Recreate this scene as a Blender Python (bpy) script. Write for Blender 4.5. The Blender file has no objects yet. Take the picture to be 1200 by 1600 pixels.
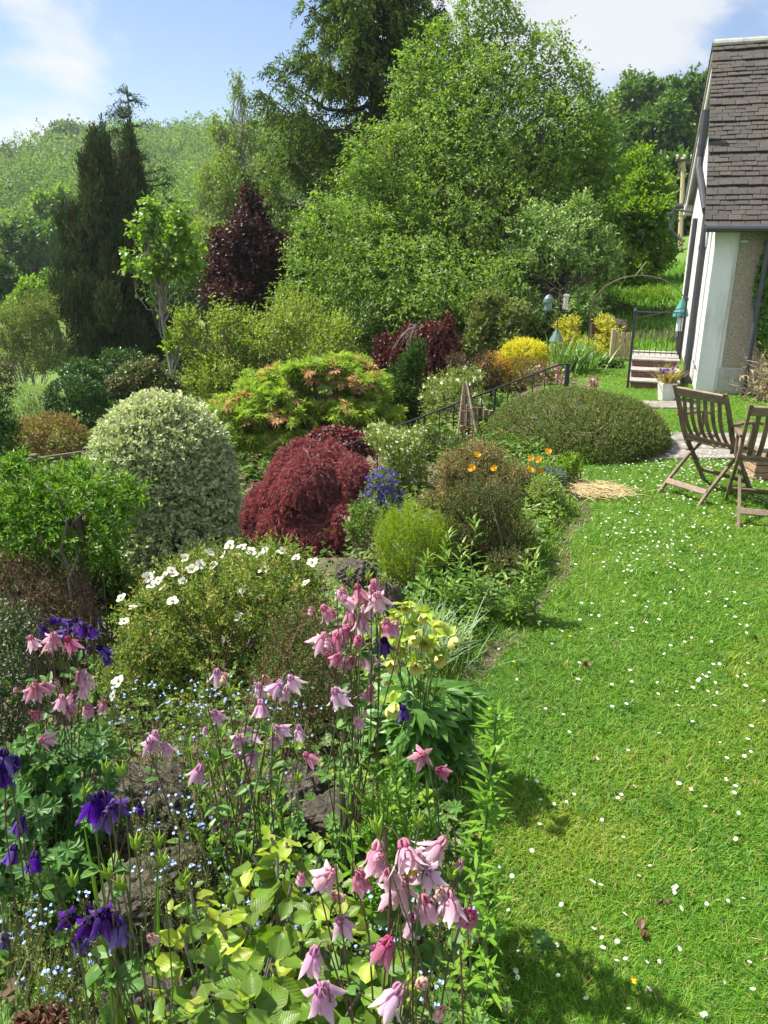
import bpy, math, random
import numpy as np
from mathutils import Vector, Matrix

# ------------------------------------------------------------------ camera, sky, sun, exposure
SC = bpy.context.scene
COL = SC.collection
PITCH = math.radians(19.5)
CAMH = 2.05
cam_d = bpy.data.cameras.new('camera')
cam = bpy.data.objects.new('camera', cam_d)
COL.objects.link(cam)
cam.location = (0, 0, CAMH)
cam.rotation_euler = (math.radians(90) - PITCH, 0, 0)
cam_d.sensor_fit = 'VERTICAL'
cam_d.sensor_height = 36
cam_d.lens = 18 * 1201 / 800
cam_d.clip_start = 0.05
cam_d.clip_end = 5000
SC.camera = cam

SUN_EL = math.radians(55)
SUN_DIR = Vector((-0.90, 0.43, 0)).normalized() * math.cos(SUN_EL) + Vector((0, 0, math.sin(SUN_EL)))
sd = bpy.data.lights.new('sun', 'SUN')
sd.energy = 4.2
sd.angle = math.radians(0.8)
sd.color = (1.0, 0.94, 0.83)
sun = bpy.data.objects.new('sun', sd)
COL.objects.link(sun)
sun.rotation_euler = SUN_DIR.to_track_quat('Z', 'Y').to_euler()

W = bpy.data.worlds.new('World')
SC.world = W
W.use_nodes = True
nt = W.node_tree
for n in list(nt.nodes):
    nt.nodes.remove(n)
def wn(t, **k):
    n = nt.nodes.new(t)
    for a, b in k.items():
        setattr(n, a, b)
    return n
def wl(a, b):
    nt.links.new(a, b)
def wmath(op, a, b=None, clamp=False):
    n = wn('ShaderNodeMath', operation=op, use_clamp=clamp)
    for i, v in enumerate((a, b)):
        if v is None:
            continue
        if isinstance(v, (int, float)):
            n.inputs[i].default_value = v
        else:
            wl(v, n.inputs[i])
    return n.outputs[0]
out = wn('ShaderNodeOutputWorld')
sky = wn('ShaderNodeTexSky', sky_type='NISHITA', sun_disc=False)
sky.sun_elevation = SUN_EL
sky.sun_rotation = math.atan2(SUN_DIR.x, SUN_DIR.y)
sky.air_density = 1.0
sky.dust_density = 0.6
sky.ozone_density = 1.2
bg_s = wn('ShaderNodeBackground')
bg_s.inputs[1].default_value = 0.05
skt = wn('ShaderNodeMix', data_type='RGBA', blend_type='MULTIPLY')
skt.inputs[0].default_value = 1.0
skt.inputs[7].default_value = (.70, .80, .97, 1)
wl(sky.outputs[0], skt.inputs[6]); wl(skt.outputs[2], bg_s.inputs[0])
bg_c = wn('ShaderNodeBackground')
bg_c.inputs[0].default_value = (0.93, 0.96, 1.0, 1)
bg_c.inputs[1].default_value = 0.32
tc = wn('ShaderNodeTexCoord')
sep = wn('ShaderNodeSeparateXYZ')
wl(tc.outputs['Generated'], sep.inputs[0])
mp = wn('ShaderNodeMapping')
mp.inputs['Scale'].default_value = (1.0, 1.0, 2.2)
wl(tc.outputs['Generated'], mp.inputs[0])
noi = wn('ShaderNodeTexNoise')
noi.inputs['Scale'].default_value = 4.6
noi.inputs['Detail'].default_value = 9
noi.inputs['Roughness'].default_value = 0.56
noi.inputs['Distortion'].default_value = 0.25
wl(mp.outputs[0], noi.inputs['Vector'])
def dir_of(px, py):
    v = Vector(((px - 600) / 1201, 1, 0))
    u = -(py - 800) / 1201
    d = Vector((v.x, math.cos(PITCH) + u * math.sin(PITCH), -math.sin(PITCH) + u * math.cos(PITCH)))
    return d.normalized()
bias = None
# cloud banks of this sky: (towards, width, strength)
for (px, py, k, s) in ((20, 200, 260, .36), (130, 25, 300, .24), (930, 130, 70, .30), (1080, 20, 90, .20), (430, 170, 500, .22), (720, 20, 120, .12),
                       (330, 120, 120, -.16), (250, 235, 200, .14), (95, 90, 1500, .14)):
    d = dir_of(px, py)
    vm = wn('ShaderNodeVectorMath', operation='DOT_PRODUCT')
    vm.inputs[1].default_value = d
    nrm = wn('ShaderNodeVectorMath', operation='NORMALIZE')
    wl(tc.outputs['Generated'], nrm.inputs[0])
    wl(nrm.outputs[0], vm.inputs[0])
    e = wmath('MULTIPLY', wmath('SUBTRACT', vm.outputs['Value'], 1.0), float(k))
    e = wmath('MULTIPLY', wmath('EXPONENT', e), float(s))
    bias = e if bias is None else wmath('ADD', bias, e)
dens = wmath('ADD', wmath('ADD', wmath('MULTIPLY', wmath('SUBTRACT', noi.outputs['Fac'], .5), 2.4), .38), bias)
mr = wn('ShaderNodeMapRange', interpolation_type='SMOOTHSTEP')
mr.inputs['From Min'].default_value = 0.48
mr.inputs['From Max'].default_value = 0.98
wl(dens, mr.inputs['Value'])
mx = wn('ShaderNodeMixShader')
# unseen bright cloud added overhead and behind the viewer, to fill front-facing shade
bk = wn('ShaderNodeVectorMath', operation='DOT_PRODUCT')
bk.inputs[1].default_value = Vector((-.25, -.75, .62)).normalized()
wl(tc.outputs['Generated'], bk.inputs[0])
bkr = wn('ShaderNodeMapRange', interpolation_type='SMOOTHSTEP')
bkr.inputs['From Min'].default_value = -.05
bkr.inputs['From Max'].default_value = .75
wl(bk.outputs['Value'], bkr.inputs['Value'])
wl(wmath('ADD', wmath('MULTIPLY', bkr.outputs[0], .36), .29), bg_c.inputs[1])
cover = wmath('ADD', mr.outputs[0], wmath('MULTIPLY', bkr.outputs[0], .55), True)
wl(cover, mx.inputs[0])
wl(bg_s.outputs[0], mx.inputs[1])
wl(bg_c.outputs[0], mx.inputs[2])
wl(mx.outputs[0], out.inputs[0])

SC.view_settings.view_transform = 'Standard'
SC.view_settings.look = 'None'
SC.view_settings.exposure = 1.6
SC.view_settings.gamma = 1.0
SC.render.engine = 'CYCLES'
SC.cycles.max_bounces = 7
SC.cycles.diffuse_bounces = 5
SC.cycles.glossy_bounces = 2
SC.cycles.transmission_bounces = 5
SC.cycles.volume_bounces = 0
SC.cycles.transparent_max_bounces = 6
SC.cycles.use_denoising = True
SC.cycles.sample_clamp_indirect = 6
SC.cycles.caustics_reflective = False
SC.cycles.caustics_refractive = False

# ------------------------------------------------------------------ helpers
rng = np.random.default_rng(11)
SP, CP = math.sin(PITCH), math.cos(PITCH)
F0 = 1201.0

def P(px, py, zc):
    """The place seen at photo pixel (px, py) at depth zc metres."""
    u = -(py - 800) / F0 * zc
    return np.array([(px - 600) / F0 * zc, zc * CP + u * SP, CAMH - zc * SP + u * CP])

def sm(a, b, t):
    t = np.clip((t - a) / (b - a), 0, 1)
    return t * t * (3 - 2 * t)

EDGE_Y = np.array([-8, 0, 1.5, 2.2, 2.63, 3.0, 3.35, 3.7, 4.5, 5.3, 5.7, 6.6, 7.5, 8.6, 9.6, 10.4, 12.0, 14, 18, 30])
EDGE_X = np.array([.5, .42, .34, .3, .24, .12, .3, .5, .95, 1.2, 1.42, 1.58, 1.5, 1.2, 2.0, 2.6, 3.0, 3.5, 4.2, 6])
TA = np.radians([-60, -35, -15, 0, 15, 30, 60])
TR = np.array([0, 12, 20, 40, 80, 150, 300, 450, 1200.])
TZ = np.array([[-2.2, -2.2, -3.5, -5, -5.5, -3, 2, 4, 4],
               [-2.0, -2.0, -3.5, -4.6, -3.5, 0, 0, -4, -4],
               [-1.5, -1.6, -2.8, -4, -2, 6, 29, 39, 39],
               [-.6, -.7, -1.2, -1, 1, 7, 30, 42, 42],
               [0, 0, .25, 1.6, 5, 9, 22, 30, 30],
               [0, 0, .3, 2.6, 7, 12, 26, 34, 34],
               [0, 0, .3, 2.6, 7, 12, 26, 34, 34]])

def edge(y):
    return np.interp(y, EDGE_Y, EDGE_X)

def terr(x, y):
    x = np.asarray(x, float); y = np.asarray(y, float)
    d = edge(y) - x
    loc = np.where(d <= 0, 0, np.where(d < 3, -.24 * d, -.72 - .19 * (d - 3)))
    loc = np.maximum(loc, -2.6)
    r = np.hypot(x, y); a = np.arctan2(x, np.maximum(y, 1e-6))
    ai = np.clip(np.interp(a, TA, np.arange(len(TA))), 0, len(TA) - 1.001)
    ri = np.clip(np.interp(r, TR, np.arange(len(TR))), 0, len(TR) - 1.001)
    i = ai.astype(int); j = ri.astype(int); fa = ai - i; fr = ri - j
    fa = fa * fa * (3 - 2 * fa)
    far = (TZ[i, j] * (1 - fa) + TZ[i + 1, j] * fa) * (1 - fr) + (TZ[i, j + 1] * (1 - fa) + TZ[i + 1, j + 1] * fa) * fr
    far = far + 1.2 * np.sin(x * .031 + 1) * np.sin(y * .027) * sm(60, 150, r)
    w = sm(12.5, 19, r)
    return loc * (1 - w) + far * w

def nz(v):
    return v / np.maximum(np.linalg.norm(v, axis=-1, keepdims=True), 1e-9)

class MB:
    def __init__(s):
        s.V = []; s.F = {3: [], 4: []}; s.M = {3: [], 4: []}; s.n = 0; s.UV = []
    def add(s, V, Q=None, T=None, mi=0, uv=None):
        V = np.asarray(V, float).reshape(-1, 3)
        s.V.append(V)
        s.UV.append(np.zeros((len(V), 2)) if uv is None else np.asarray(uv, float).reshape(-1, 2))
        for k, f in ((4, Q), (3, T)):
            if f is not None and len(f):
                f = np.asarray(f, np.int64).reshape(-1, k)
                s.F[k].append(f + s.n)
                s.M[k].append(np.broadcast_to(np.asarray(mi), (len(f),)) if np.ndim(mi) else np.full(len(f), mi))
        s.n += len(V)
    def tube(s, pts, rad, sides=6, mi=0, cap=True):
        pts = np.asarray(pts, float); n = len(pts)
        rad = np.broadcast_to(np.asarray(rad, float), (n,))
        t = np.gradient(pts, axis=0) if n > 2 else np.repeat((pts[-1:] - pts[:1]), n, 0)
        t = nz(t)
        ref = np.array([0, 0, 1.]) if abs(t[0, 2]) < .8 else np.array([1., 0, 0])
        A = nz(np.cross(t, ref)); B = np.cross(t, A)
        an = np.linspace(0, 2 * np.pi, sides, endpoint=False)
        V = pts[:, None] + rad[:, None, None] * (A[:, None] * np.cos(an)[None, :, None] + B[:, None] * np.sin(an)[None, :, None])
        i = np.arange(n - 1)[:, None] * sides; k = np.arange(sides)[None]; k2 = (k + 1) % sides
        Q = np.stack([i + k, i + k2, i + sides + k2, i + sides + k], -1).reshape(-1, 4)
        V = V.reshape(-1, 3); T = None
        if cap:
            V = np.vstack([V, pts[:1], pts[-1:]])
            k = np.arange(sides); k2 = (k + 1) % sides
            T = np.vstack([np.stack([k2, k, np.full(sides, n * sides)], -1),
                           np.stack([(n - 1) * sides + k, (n - 1) * sides + k2, np.full(sides, n * sides + 1)], -1)])
        s.add(V, Q, T, mi)
    def box(s, c, size, ax=None, mi=0, bev=0.0, jit=0.0):
        """Box centred at c with half-axes along ax rows (3x3), chamfered by bev."""
        ax = np.eye(3) if ax is None else np.asarray(ax, float)
        h = np.asarray(size, float) / 2
        if bev <= 0:
            sg = np.array([[-1, -1, -1], [1, -1, -1], [1, 1, -1], [-1, 1, -1], [-1, -1, 1], [1, -1, 1], [1, 1, 1], [-1, 1, 1]], float)
            V = sg * h
            if jit: V = V + rng.normal(0, jit, V.shape)
            s.add(np.asarray(c) + V @ ax, [[0, 3, 2, 1], [4, 5, 6, 7], [0, 1, 5, 4], [1, 2, 6, 5], [2, 3, 7, 6], [3, 0, 4, 7]], mi=mi)
            return
        V = []; idx = {}
        for sx in (-1, 1):
            for sy in (-1, 1):
                for sz in (-1, 1):
                    for a in range(3):
                        p = np.array([sx, sy, sz]) * (h - bev)
                        p[a] = (sx, sy, sz)[a] * h[a]
                        idx[(sx, sy, sz, a)] = len(V); V.append(p)
        Q = []; T = []
        for a in range(3):
            b, c2 = (a + 1) % 3, (a + 2) % 3
            for sgn in (-1, 1):
                ring = []
                for (u, v) in ((-1, -1), (1, -1), (1, 1), (-1, 1)):
                    k = [0, 0, 0]; k[a] = sgn; k[b] = u; k[c2] = v
                    ring.append(idx[(*k, a)])
                Q.append(ring if sgn > 0 else ring[::-1])
            for u in (-1, 1):
                for v in (-1, 1):
                    k1 = [0, 0, 0]; k2 = [0, 0, 0]
                    k1[a] = -1; k2[a] = 1
                    for k in (k1, k2):
                        k[b] = u; k[c2] = v
                    q = [idx[(*k1, b)], idx[(*k2, b)], idx[(*k2, c2)], idx[(*k1, c2)]]
                    Q.append(q if u * v < 0 else q[::-1])
        for sx in (-1, 1):
            for sy in (-1, 1):
                for sz in (-1, 1):
                    t = [idx[(sx, sy, sz, a)] for a in range(3)]
                    T.append(t if sx * sy * sz > 0 else t[::-1])
        s.add(np.asarray(c) + np.array(V) @ ax, Q, T, mi)
    def build(s, name, mats, parent=None, smooth=False, uv=False):
        V = np.vstack(s.V)
        base = np.zeros(3)
        if parent is not None:
            p_ = parent
            while p_ is not None:
                base = base + np.array(p_.location); p_ = p_.parent
        me = bpy.data.meshes.new(name)
        me.vertices.add(len(V))
        me.vertices.foreach_set('co', (V - base).astype(np.float32).ravel())
        loops = []; starts = []; mis = []; off = 0
        for k in (3, 4):
            if s.F[k]:
                f = np.vstack(s.F[k]); loops.append(f.ravel())
                starts.append(off + np.arange(len(f)) * k); off += f.size
                mis.append(np.concatenate(s.M[k]))
        loops = np.concatenate(loops).astype(np.int32); starts = np.concatenate(starts).astype(np.int32); mis = np.concatenate(mis).astype(np.int32)
        me.loops.add(len(loops)); me.loops.foreach_set('vertex_index', loops)
        me.polygons.add(len(starts)); me.polygons.foreach_set('loop_start', starts)
        me.polygons.foreach_set('material_index', mis)
        me.polygons.foreach_set('use_smooth', np.full(len(starts), bool(smooth)))
        if uv:
            l = me.uv_layers.new(name='UVMap')
            l.data.foreach_set('uv', np.vstack(s.UV)[loops].astype(np.float32).ravel())
        me.update(calc_edges=True)
        for m in (mats if isinstance(mats, (list, tuple)) else [mats]):
            me.materials.append(m)
        o = bpy.data.objects.new(name, me)
        COL.objects.link(o)
        if parent is not None:
            o.parent = parent
        return o

import zlib
def reseed(text, k=0):
    global rng
    rng = np.random.default_rng(zlib.crc32(text.encode()) + k)

def thing(name, label, cat, loc, group=None):
    reseed(label)
    o = bpy.data.objects.new(name, None)
    o.empty_display_size = .1
    COL.objects.link(o)
    o.location = [float(v) for v in loc]
    o.matrix_world = Matrix.Translation(o.location)
    tag(o, label, cat, group)
    return o
def tag(o, label=None, cat=None, group=None, kind=None):
    if label: o['label'] = label
    if cat: o['category'] = cat
    if group: o['group'] = group
    if kind: o['kind'] = kind
    return o
def subpart(name, me, parent, mat=None):
    o = bpy.data.objects.new(name, me)
    COL.objects.link(o); o.parent = parent
    if mat is not None: o.matrix_local = mat
    return o

# ------------------------------------------------------------------ materials
def new_mat(name):
    m = bpy.data.materials.new(name); m.use_nodes = True
    t = m.node_tree
    for n in list(t.nodes): t.nodes.remove(n)
    o = t.nodes.new('ShaderNodeOutputMaterial')
    return m, t, o
def ramp(t, fac, cols):
    r = t.nodes.new('ShaderNodeValToRGB')
    e = r.color_ramp.elements
    while len(e) < len(cols): e.new(.5)
    for i, c in enumerate(cols):
        e[i].position = i / max(1, len(cols) - 1); e[i].color = (*c, 1)
    t.links.new(fac, r.inputs[0])
    return r.outputs[0]
def noise(t, scale, detail=4, rough=.55, coord='Object', vec=None, sc=None):
    n = t.nodes.new('ShaderNodeTexNoise')
    n.inputs['Scale'].default_value = scale; n.inputs['Detail'].default_value = detail; n.inputs['Roughness'].default_value = rough
    if vec is None:
        c = t.nodes.new('ShaderNodeTexCoord'); vec = c.outputs[coord]
    if sc is not None:
        mpn = t.nodes.new('ShaderNodeMapping'); mpn.inputs['Scale'].default_value = sc
        t.links.new(vec, mpn.inputs[0]); vec = mpn.outputs[0]
    t.links.new(vec, n.inputs['Vector'])
    return n.outputs['Fac']
def mixc(t, fac, a, b, mode='MIX'):
    m = t.nodes.new('ShaderNodeMix'); m.data_type = 'RGBA'; m.blend_type = mode
    for sck, v in ((m.inputs[0], fac), (m.inputs[6], a), (m.inputs[7], b)):
        if isinstance(v, (int, float)): sck.default_value = v
        elif isinstance(v, tuple): sck.default_value = (*v, 1)
        else: t.links.new(v, sck)
    return m.outputs[2]
def maprange(t, v, a, b, c=0, d=1):
    m = t.nodes.new('ShaderNodeMapRange')
    for i, x in enumerate((a, b, c, d)): m.inputs[1 + i].default_value = x
    t.links.new(v, m.inputs[0]); return m.outputs[0]
def leafmat(name, cols, trans=.35, rough=.5, tint=(1.3, 1.35, .55), patch=None, margin=None, midrib=None, spec=.3):
    """A leaf: each one takes its own tone from cols; light passes through it."""
    m, t, o = new_mat(name)
    g = t.nodes.new('ShaderNodeNewGeometry')
    def tone(c):   # fresh spring greens and strong reds; pale petals stay as given
        r_, g_, b_ = c
        if max(c) > .36: return c
        k = (1.28, 1.42, .85) if g_ >= r_ * .95 else (1.35, 1.2, 1.15)
        return tuple(min(.8, v * q) for v, q in zip(c, k))
    c = ramp(t, g.outputs['Random Per Island'], [tone(q) for q in cols])
    if patch:
        f = maprange(t, noise(t, patch[0], 2), .42, .62)
        c = mixc(t, f, c, patch[1])
    if margin or midrib:
        uvn = t.nodes.new('ShaderNodeUVMap'); sx = t.nodes.new('ShaderNodeSeparateXYZ')
        t.links.new(uvn.outputs[0], sx.inputs[0])
        a = t.nodes.new('ShaderNodeMath'); a.operation = 'SUBTRACT'; t.links.new(sx.outputs[0], a.inputs[0]); a.inputs[1].default_value = .5
        b = t.nodes.new('ShaderNodeMath'); b.operation = 'ABSOLUTE'; t.links.new(a.outputs[0], b.inputs[0])
        if margin:
            nn = noise(t, 90, 2)
            s2 = t.nodes.new('ShaderNodeMath'); s2.operation = 'MULTIPLY_ADD'
            t.links.new(nn, s2.inputs[0]); s2.inputs[1].default_value = .24; t.links.new(b.outputs[0], s2.inputs[2])
            c = mixc(t, maprange(t, s2.outputs[0], margin[0], margin[0] + .08), c, margin[1])
        if midrib:
            c = mixc(t, maprange(t, b.outputs[0], .02, .06, .45, 0), c, midrib)
            w = t.nodes.new('ShaderNodeMath'); w.operation = 'MULTIPLY_ADD'
            t.links.new(b.outputs[0], w.inputs[0]); w.inputs[1].default_value = -.9; t.links.new(sx.outputs[1], w.inputs[2])
            sn = t.nodes.new('ShaderNodeMath'); sn.operation = 'SINE'
            w2 = t.nodes.new('ShaderNodeMath'); w2.operation = 'MULTIPLY'; t.links.new(w.outputs[0], w2.inputs[0]); w2.inputs[1].default_value = 52
            t.links.new(w2.outputs[0], sn.inputs[0])
            vein = sn.outputs[0]
            c = mixc(t, maprange(t, vein, .55, 1, 0, .16), c, midrib)
    p = t.nodes.new('ShaderNodeBsdfPrincipled')
    p.inputs['Roughness'].default_value = rough
    p.inputs['Specular IOR Level'].default_value = spec
    t.links.new(c, p.inputs['Base Color'])
    if midrib:
        bm = t.nodes.new('ShaderNodeBump'); bm.inputs['Strength'].default_value = .12; bm.inputs['Distance'].default_value = .003
        t.links.new(vein, bm.inputs['Height']); t.links.new(bm.outputs[0], p.inputs['Normal'])
    if trans > 0:
        tr = t.nodes.new('ShaderNodeBsdfTranslucent')
        t.links.new(mixc(t, 1.0, c, tint, 'MULTIPLY'), tr.inputs[0])
        mxs = t.nodes.new('ShaderNodeMixShader'); mxs.inputs[0].default_value = trans
        t.links.new(p.outputs[0], mxs.inputs[1]); t.links.new(tr.outputs[0], mxs.inputs[2])
        t.links.new(mxs.outputs[0], o.inputs[0])
    else:
        t.links.new(p.outputs[0], o.inputs[0])
    return m
def solid(name, cols, scale=8, rough=.7, metal=0, bump=0, bscale=40, sc=None, spec=.5, detail=6):
    m, t, o = new_mat(name)
    c = ramp(t, maprange(t, noise(t, scale, detail, sc=sc), .3, .7), cols)
    p = t.nodes.new('ShaderNodeBsdfPrincipled')
    t.links.new(c, p.inputs['Base Color'])
    p.inputs['Roughness'].default_value = rough; p.inputs['Metallic'].default_value = metal; p.inputs['Specular IOR Level'].default_value = spec
    if bump:
        b = t.nodes.new('ShaderNodeBump'); b.inputs['Strength'].default_value = bump; b.inputs['Distance'].default_value = .02
        t.links.new(noise(t, bscale, 6, .7, sc=sc), b.inputs['Height']); t.links.new(b.outputs[0], p.inputs['Normal'])
    t.links.new(p.outputs[0], o.inputs[0])
    return m
BARK = solid('bark', [(.05, .04, .03), (.13, .105, .08)], 14, .9, bump=.8, bscale=30, sc=(1, 1, .3))
BARKG = solid('grey bark', [(.13, .12, .1), (.26, .24, .2)], 14, .9, bump=.6, bscale=30, sc=(1, 1, .3))
TWIG = solid('twig', [(.07, .05, .035), (.14, .11, .08)], 20, .85)
GSTEM = solid('green stem', [(.07, .12, .03), (.11, .16, .05)], 20, .6)
RSTEM = solid('purple stem', [(.06, .035, .03), (.12, .07, .045)], 20, .6)

# ------------------------------------------------------------------ leaves and foliage
TM = {}
TM['dia'] = (np.array([(0, 0, 0), (.5, .42, .07), (0, 1, -.1), (-.5, .42, .07)], float), None, [(0, 1, 2), (0, 2, 3)])
TM['leaf'] = (np.array([(0, 0, 0), (.34, .18, .04), (.5, .47, .05), (.3, .78, -.02), (0, 1, -.14), (-.3, .78, -.02), (-.5, .47, .05), (-.34, .18, .04), (0, .4, -.01), (0, .75, -.05)], float),
              [(0, 1, 2, 8), (8, 2, 3, 9), (0, 8, 6, 7), (8, 9, 5, 6)], [(9, 3, 4), (9, 4, 5)])
TM['lance'] = (np.array([(0, 0, 0), (.42, .2, .02), (.5, .45, -.03), (.3, .75, -.14), (0, 1, -.28), (-.3, .75, -.14), (-.5, .45, -.03), (-.42, .2, .02)], float),
               [(0, 1, 7, 7)], None)
TM['lance'] = (TM['lance'][0], [(1, 2, 6, 7), (2, 3, 5, 6)], [(0, 1, 7), (3, 4, 5)])
TM['blade'] = (np.array([(-.5, 0, 0), (.5, 0, 0), (.42, .5, -.06), (-.42, .5, -.06), (0, 1, -.3)], float), [(0, 1, 2, 3)], [(3, 2, 4)])
TM['grass'] = (np.array([(-.5, 0, 0), (.5, 0, 0), (0, 1, -.25)], float), None, [(0, 1, 2)])
def _palm(nf, spread, w, ls):
    V = []; T = []
    for k in range(nf):
        a = math.radians(-spread + 2 * spread * k / (nf - 1)); l = ls[k]
        d = np.array([math.sin(a), math.cos(a)]); s = np.array([math.cos(a), -math.sin(a)])
        b = len(V)
        for (u, v, h) in ((0, 0, 0), (.5 * w, .5, .02), (0, 1, -.16), (-.5 * w, .5, .02)):
            q = d * v * l + s * u
            V.append((q[0], q[1], h * l))
        T += [(b, b + 1, b + 2), (b, b + 2, b + 3)]
    return (np.array(V, float), None, T)
TM['palm'] = _palm(7, 115, .2, [.55, .75, .92, 1, .92, .75, .55])
TM['thread'] = _palm(5, 62, .11, [.7, .95, 1.05, .95, .7])
TM['tri'] = _palm(3, 85, .75, [.8, 1, .8])
def _lobed(n=15, notch=.35):
    V = [(0, 0, 0)]; T = []
    for k in range(n):
        a = math.radians(-150 + 300 * k / (n - 1)); r = .52 * (1 - notch * (k % 2)) * (1 + .1 * math.cos(a))
        V.append((math.sin(a) * r, .5 + math.cos(a) * r - .12, .06 * (k % 2) + .04))
    for k in range(1, n): T.append((0, k + 1, k))
    V = np.array(V, float); V[0] = (0, .38, -.04)
    V = np.vstack([V, [(0, 0, -.04)]]); T += [(0, 1, n + 1), (0, n + 1, n)]
    return (V, None, T)
TM['lobed'] = _lobed()
TM['round'] = (np.array([(0, 0, 0), (.35, .25, .04), (.52, .62, .05), (.3, .95, .0), (0, 1.0, -.03), (-.3, .95, 0), (-.52, .62, .05), (-.35, .25, .04)], float),
               [(0, 1, 2, 6), (2, 3, 5, 6)], [(0, 6, 7), (3, 4, 5)])

def leaves(mb, tm, C, T, N, L, Wd, mi=0):
    V0, Q, Tr = TM[tm]
    C = np.asarray(C, float); n = len(C)
    if n == 0: return
    T = nz(np.asarray(T, float)); N = np.asarray(N, float)
    S = nz(np.cross(T, N)); N2 = np.cross(S, T)
    L = np.broadcast_to(L, (n,)); Wd = np.broadcast_to(Wd, (n,))
    V = C[:, None] + T[:, None] * (V0[None, :, 1:2] * L[:, None, None]) + S[:, None] * (V0[None, :, 0:1] * Wd[:, None, None]) + N2[:, None] * (V0[None, :, 2:3] * L[:, None, None])
    k = len(V0); off = (np.arange(n) * k)[:, None, None]
    uv = np.broadcast_to(np.stack([V0[:, 0] + .5, V0[:, 1]], -1), (n, k, 2))
    q = None if Q is None else (np.array(Q)[None] + off).reshape(-1, 4)
    t = None if Tr is None else (np.array(Tr)[None] + off).reshape(-1, 3)
    b = mb.n; mb.V.append(V.reshape(-1, 3)); mb.UV.append(uv.reshape(-1, 2))
    for kk, f in ((4, q), (3, t)):
        if f is not None:
            mb.F[kk].append(f + b)
            rep = len(f) // n
            mb.M[kk].append(np.repeat(mi, rep) if np.ndim(mi) else np.full(len(f), mi))
    mb.n += n * k

def sprigs(mb, tm, P0, D, nl, tl, L, Wd, spread=.8, up=.2, droop=0., jit=.3, mi=0, lv=.35):
    P0 = np.asarray(P0, float); n = len(P0); D = nz(np.asarray(D, float))
    tl = np.broadcast_to(tl, (n,)) * rng.uniform(.7, 1.25, n)
    t = (np.arange(nl)[None] + rng.uniform(0, 1, (n, nl))) / nl
    pos = P0[:, None] + D[:, None] * (t * tl[:, None])[..., None]
    pos[..., 2] -= droop * t ** 2 * tl[:, None]
    ref = np.where(np.abs(D[:, 2:3]) < .9, np.array([[0, 0, 1.]]), np.array([[1., 0, 0]]))
    A = nz(np.cross(D, ref)); B = np.cross(D, A)
    ang = np.arange(nl)[None] * 2.4 + rng.uniform(0, 6.28, (n, 1)) + rng.normal(0, .3, (n, nl))
    outv = A[:, None] * np.cos(ang)[..., None] + B[:, None] * np.sin(ang)[..., None]
    T = D[:, None] * (.35 + .6 * t)[..., None] + outv * spread + np.array([0, 0, up]) + rng.normal(0, jit, (n, nl, 3))
    T[..., 2] -= droop * t * 1.2
    T = nz(T)
    Nn = D[:, None] * .5 + np.array([0, 0, .8]) + rng.normal(0, .45, (n, nl, 3))
    sc = rng.uniform(1 - lv, 1 + lv * .6, (n, nl)) * (1.05 - .25 * t)
    m = mi if np.ndim(mi) == 0 else np.repeat(mi, nl)
    leaves(mb, tm, pos.reshape(-1, 3), T.reshape(-1, 3), Nn.reshape(-1, 3), (L * sc).ravel(), (Wd * sc).ravel(), m)

def sph(n):
    v = rng.normal(size=(n, 3)); return nz(v)

def blob(lobes, n, shell=.72, keep_in=.12, top=None):
    """Points in the outer shell of a union of ellipsoids: rows (cx,cy,cz,rx,ry,rz)."""
    lobes = np.asarray(lobes, float); c = lobes[:, :3]; R = lobes[:, 3:]
    w = (R[:, 0] * R[:, 2] + R[:, 1] * R[:, 2] + R[:, 0] * R[:, 1]); w = w / w.sum()
    out_p = []; out_n = []; got = 0
    while got < n:
        m = int((n - got) * 1.8) + 50
        k = rng.choice(len(lobes), m, p=w); d = sph(m)
        if top is not None:
            d[:, 2] = np.where(d[:, 2] < top, np.abs(d[:, 2]), d[:, 2])
        r = shell + (1 - shell) * np.sqrt(rng.uniform(0, 1, m))
        p = c[k] + R[k] * d * r[:, None]
        q = np.linalg.norm((p[:, None] - c[None]) / R[None], axis=-1)
        q[np.arange(m), k] = 9
        ok = (q.min(1) > .82) | (rng.uniform(0, 1, m) < keep_in)
        out_p.append(p[ok]); out_n.append(nz(d / R[k])[ok]); got += int(ok.sum())
    return np.vstack(out_p)[:n], np.vstack(out_n)[:n]

def clumps(lobes, per, size, var=.35, flat=1.0):
    """Break each lobe into smaller clumps sitting on and in it."""
    res = []
    for L in np.asarray(lobes, float):
        d = sph(per); r = rng.uniform(.35, .85, per)
        c = L[:3] + L[3:] * d * r[:, None]
        s = size * rng.uniform(1 - var, 1 + var, per)
        base = L[3:].copy()
        res.append(np.hstack([c, s[:, None] * base[None] * np.array([1, 1, flat])]))
    return np.vstack(res)

def LB(zc, rows, depth=None):
    """Lobes from photo pixels: (px, py, rx, ry[, dz])."""
    o = []
    for r in rows:
        dz = r[4] if len(r) > 4 else 0
        z = zc + dz; s = z / F0
        c = P(r[0], r[1], z)
        o.append([*c, r[2] * s, (depth if depth else r[2] * s * .9), r[3] * s / CP])
    return np.array(o)

def curve(a, b, n=6, sag=0., wob=.05):
    a = np.asarray(a, float); b = np.asarray(b, float)
    t = np.linspace(0, 1, n)[:, None]
    p = a + (b - a) * t
    l = np.linalg.norm(b - a)
    p[:, 2] += sag * l * np.sin(t[:, 0] * np.pi)
    p[1:-1] += rng.normal(0, wob * l / n, (n - 2, 3))
    return p

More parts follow.
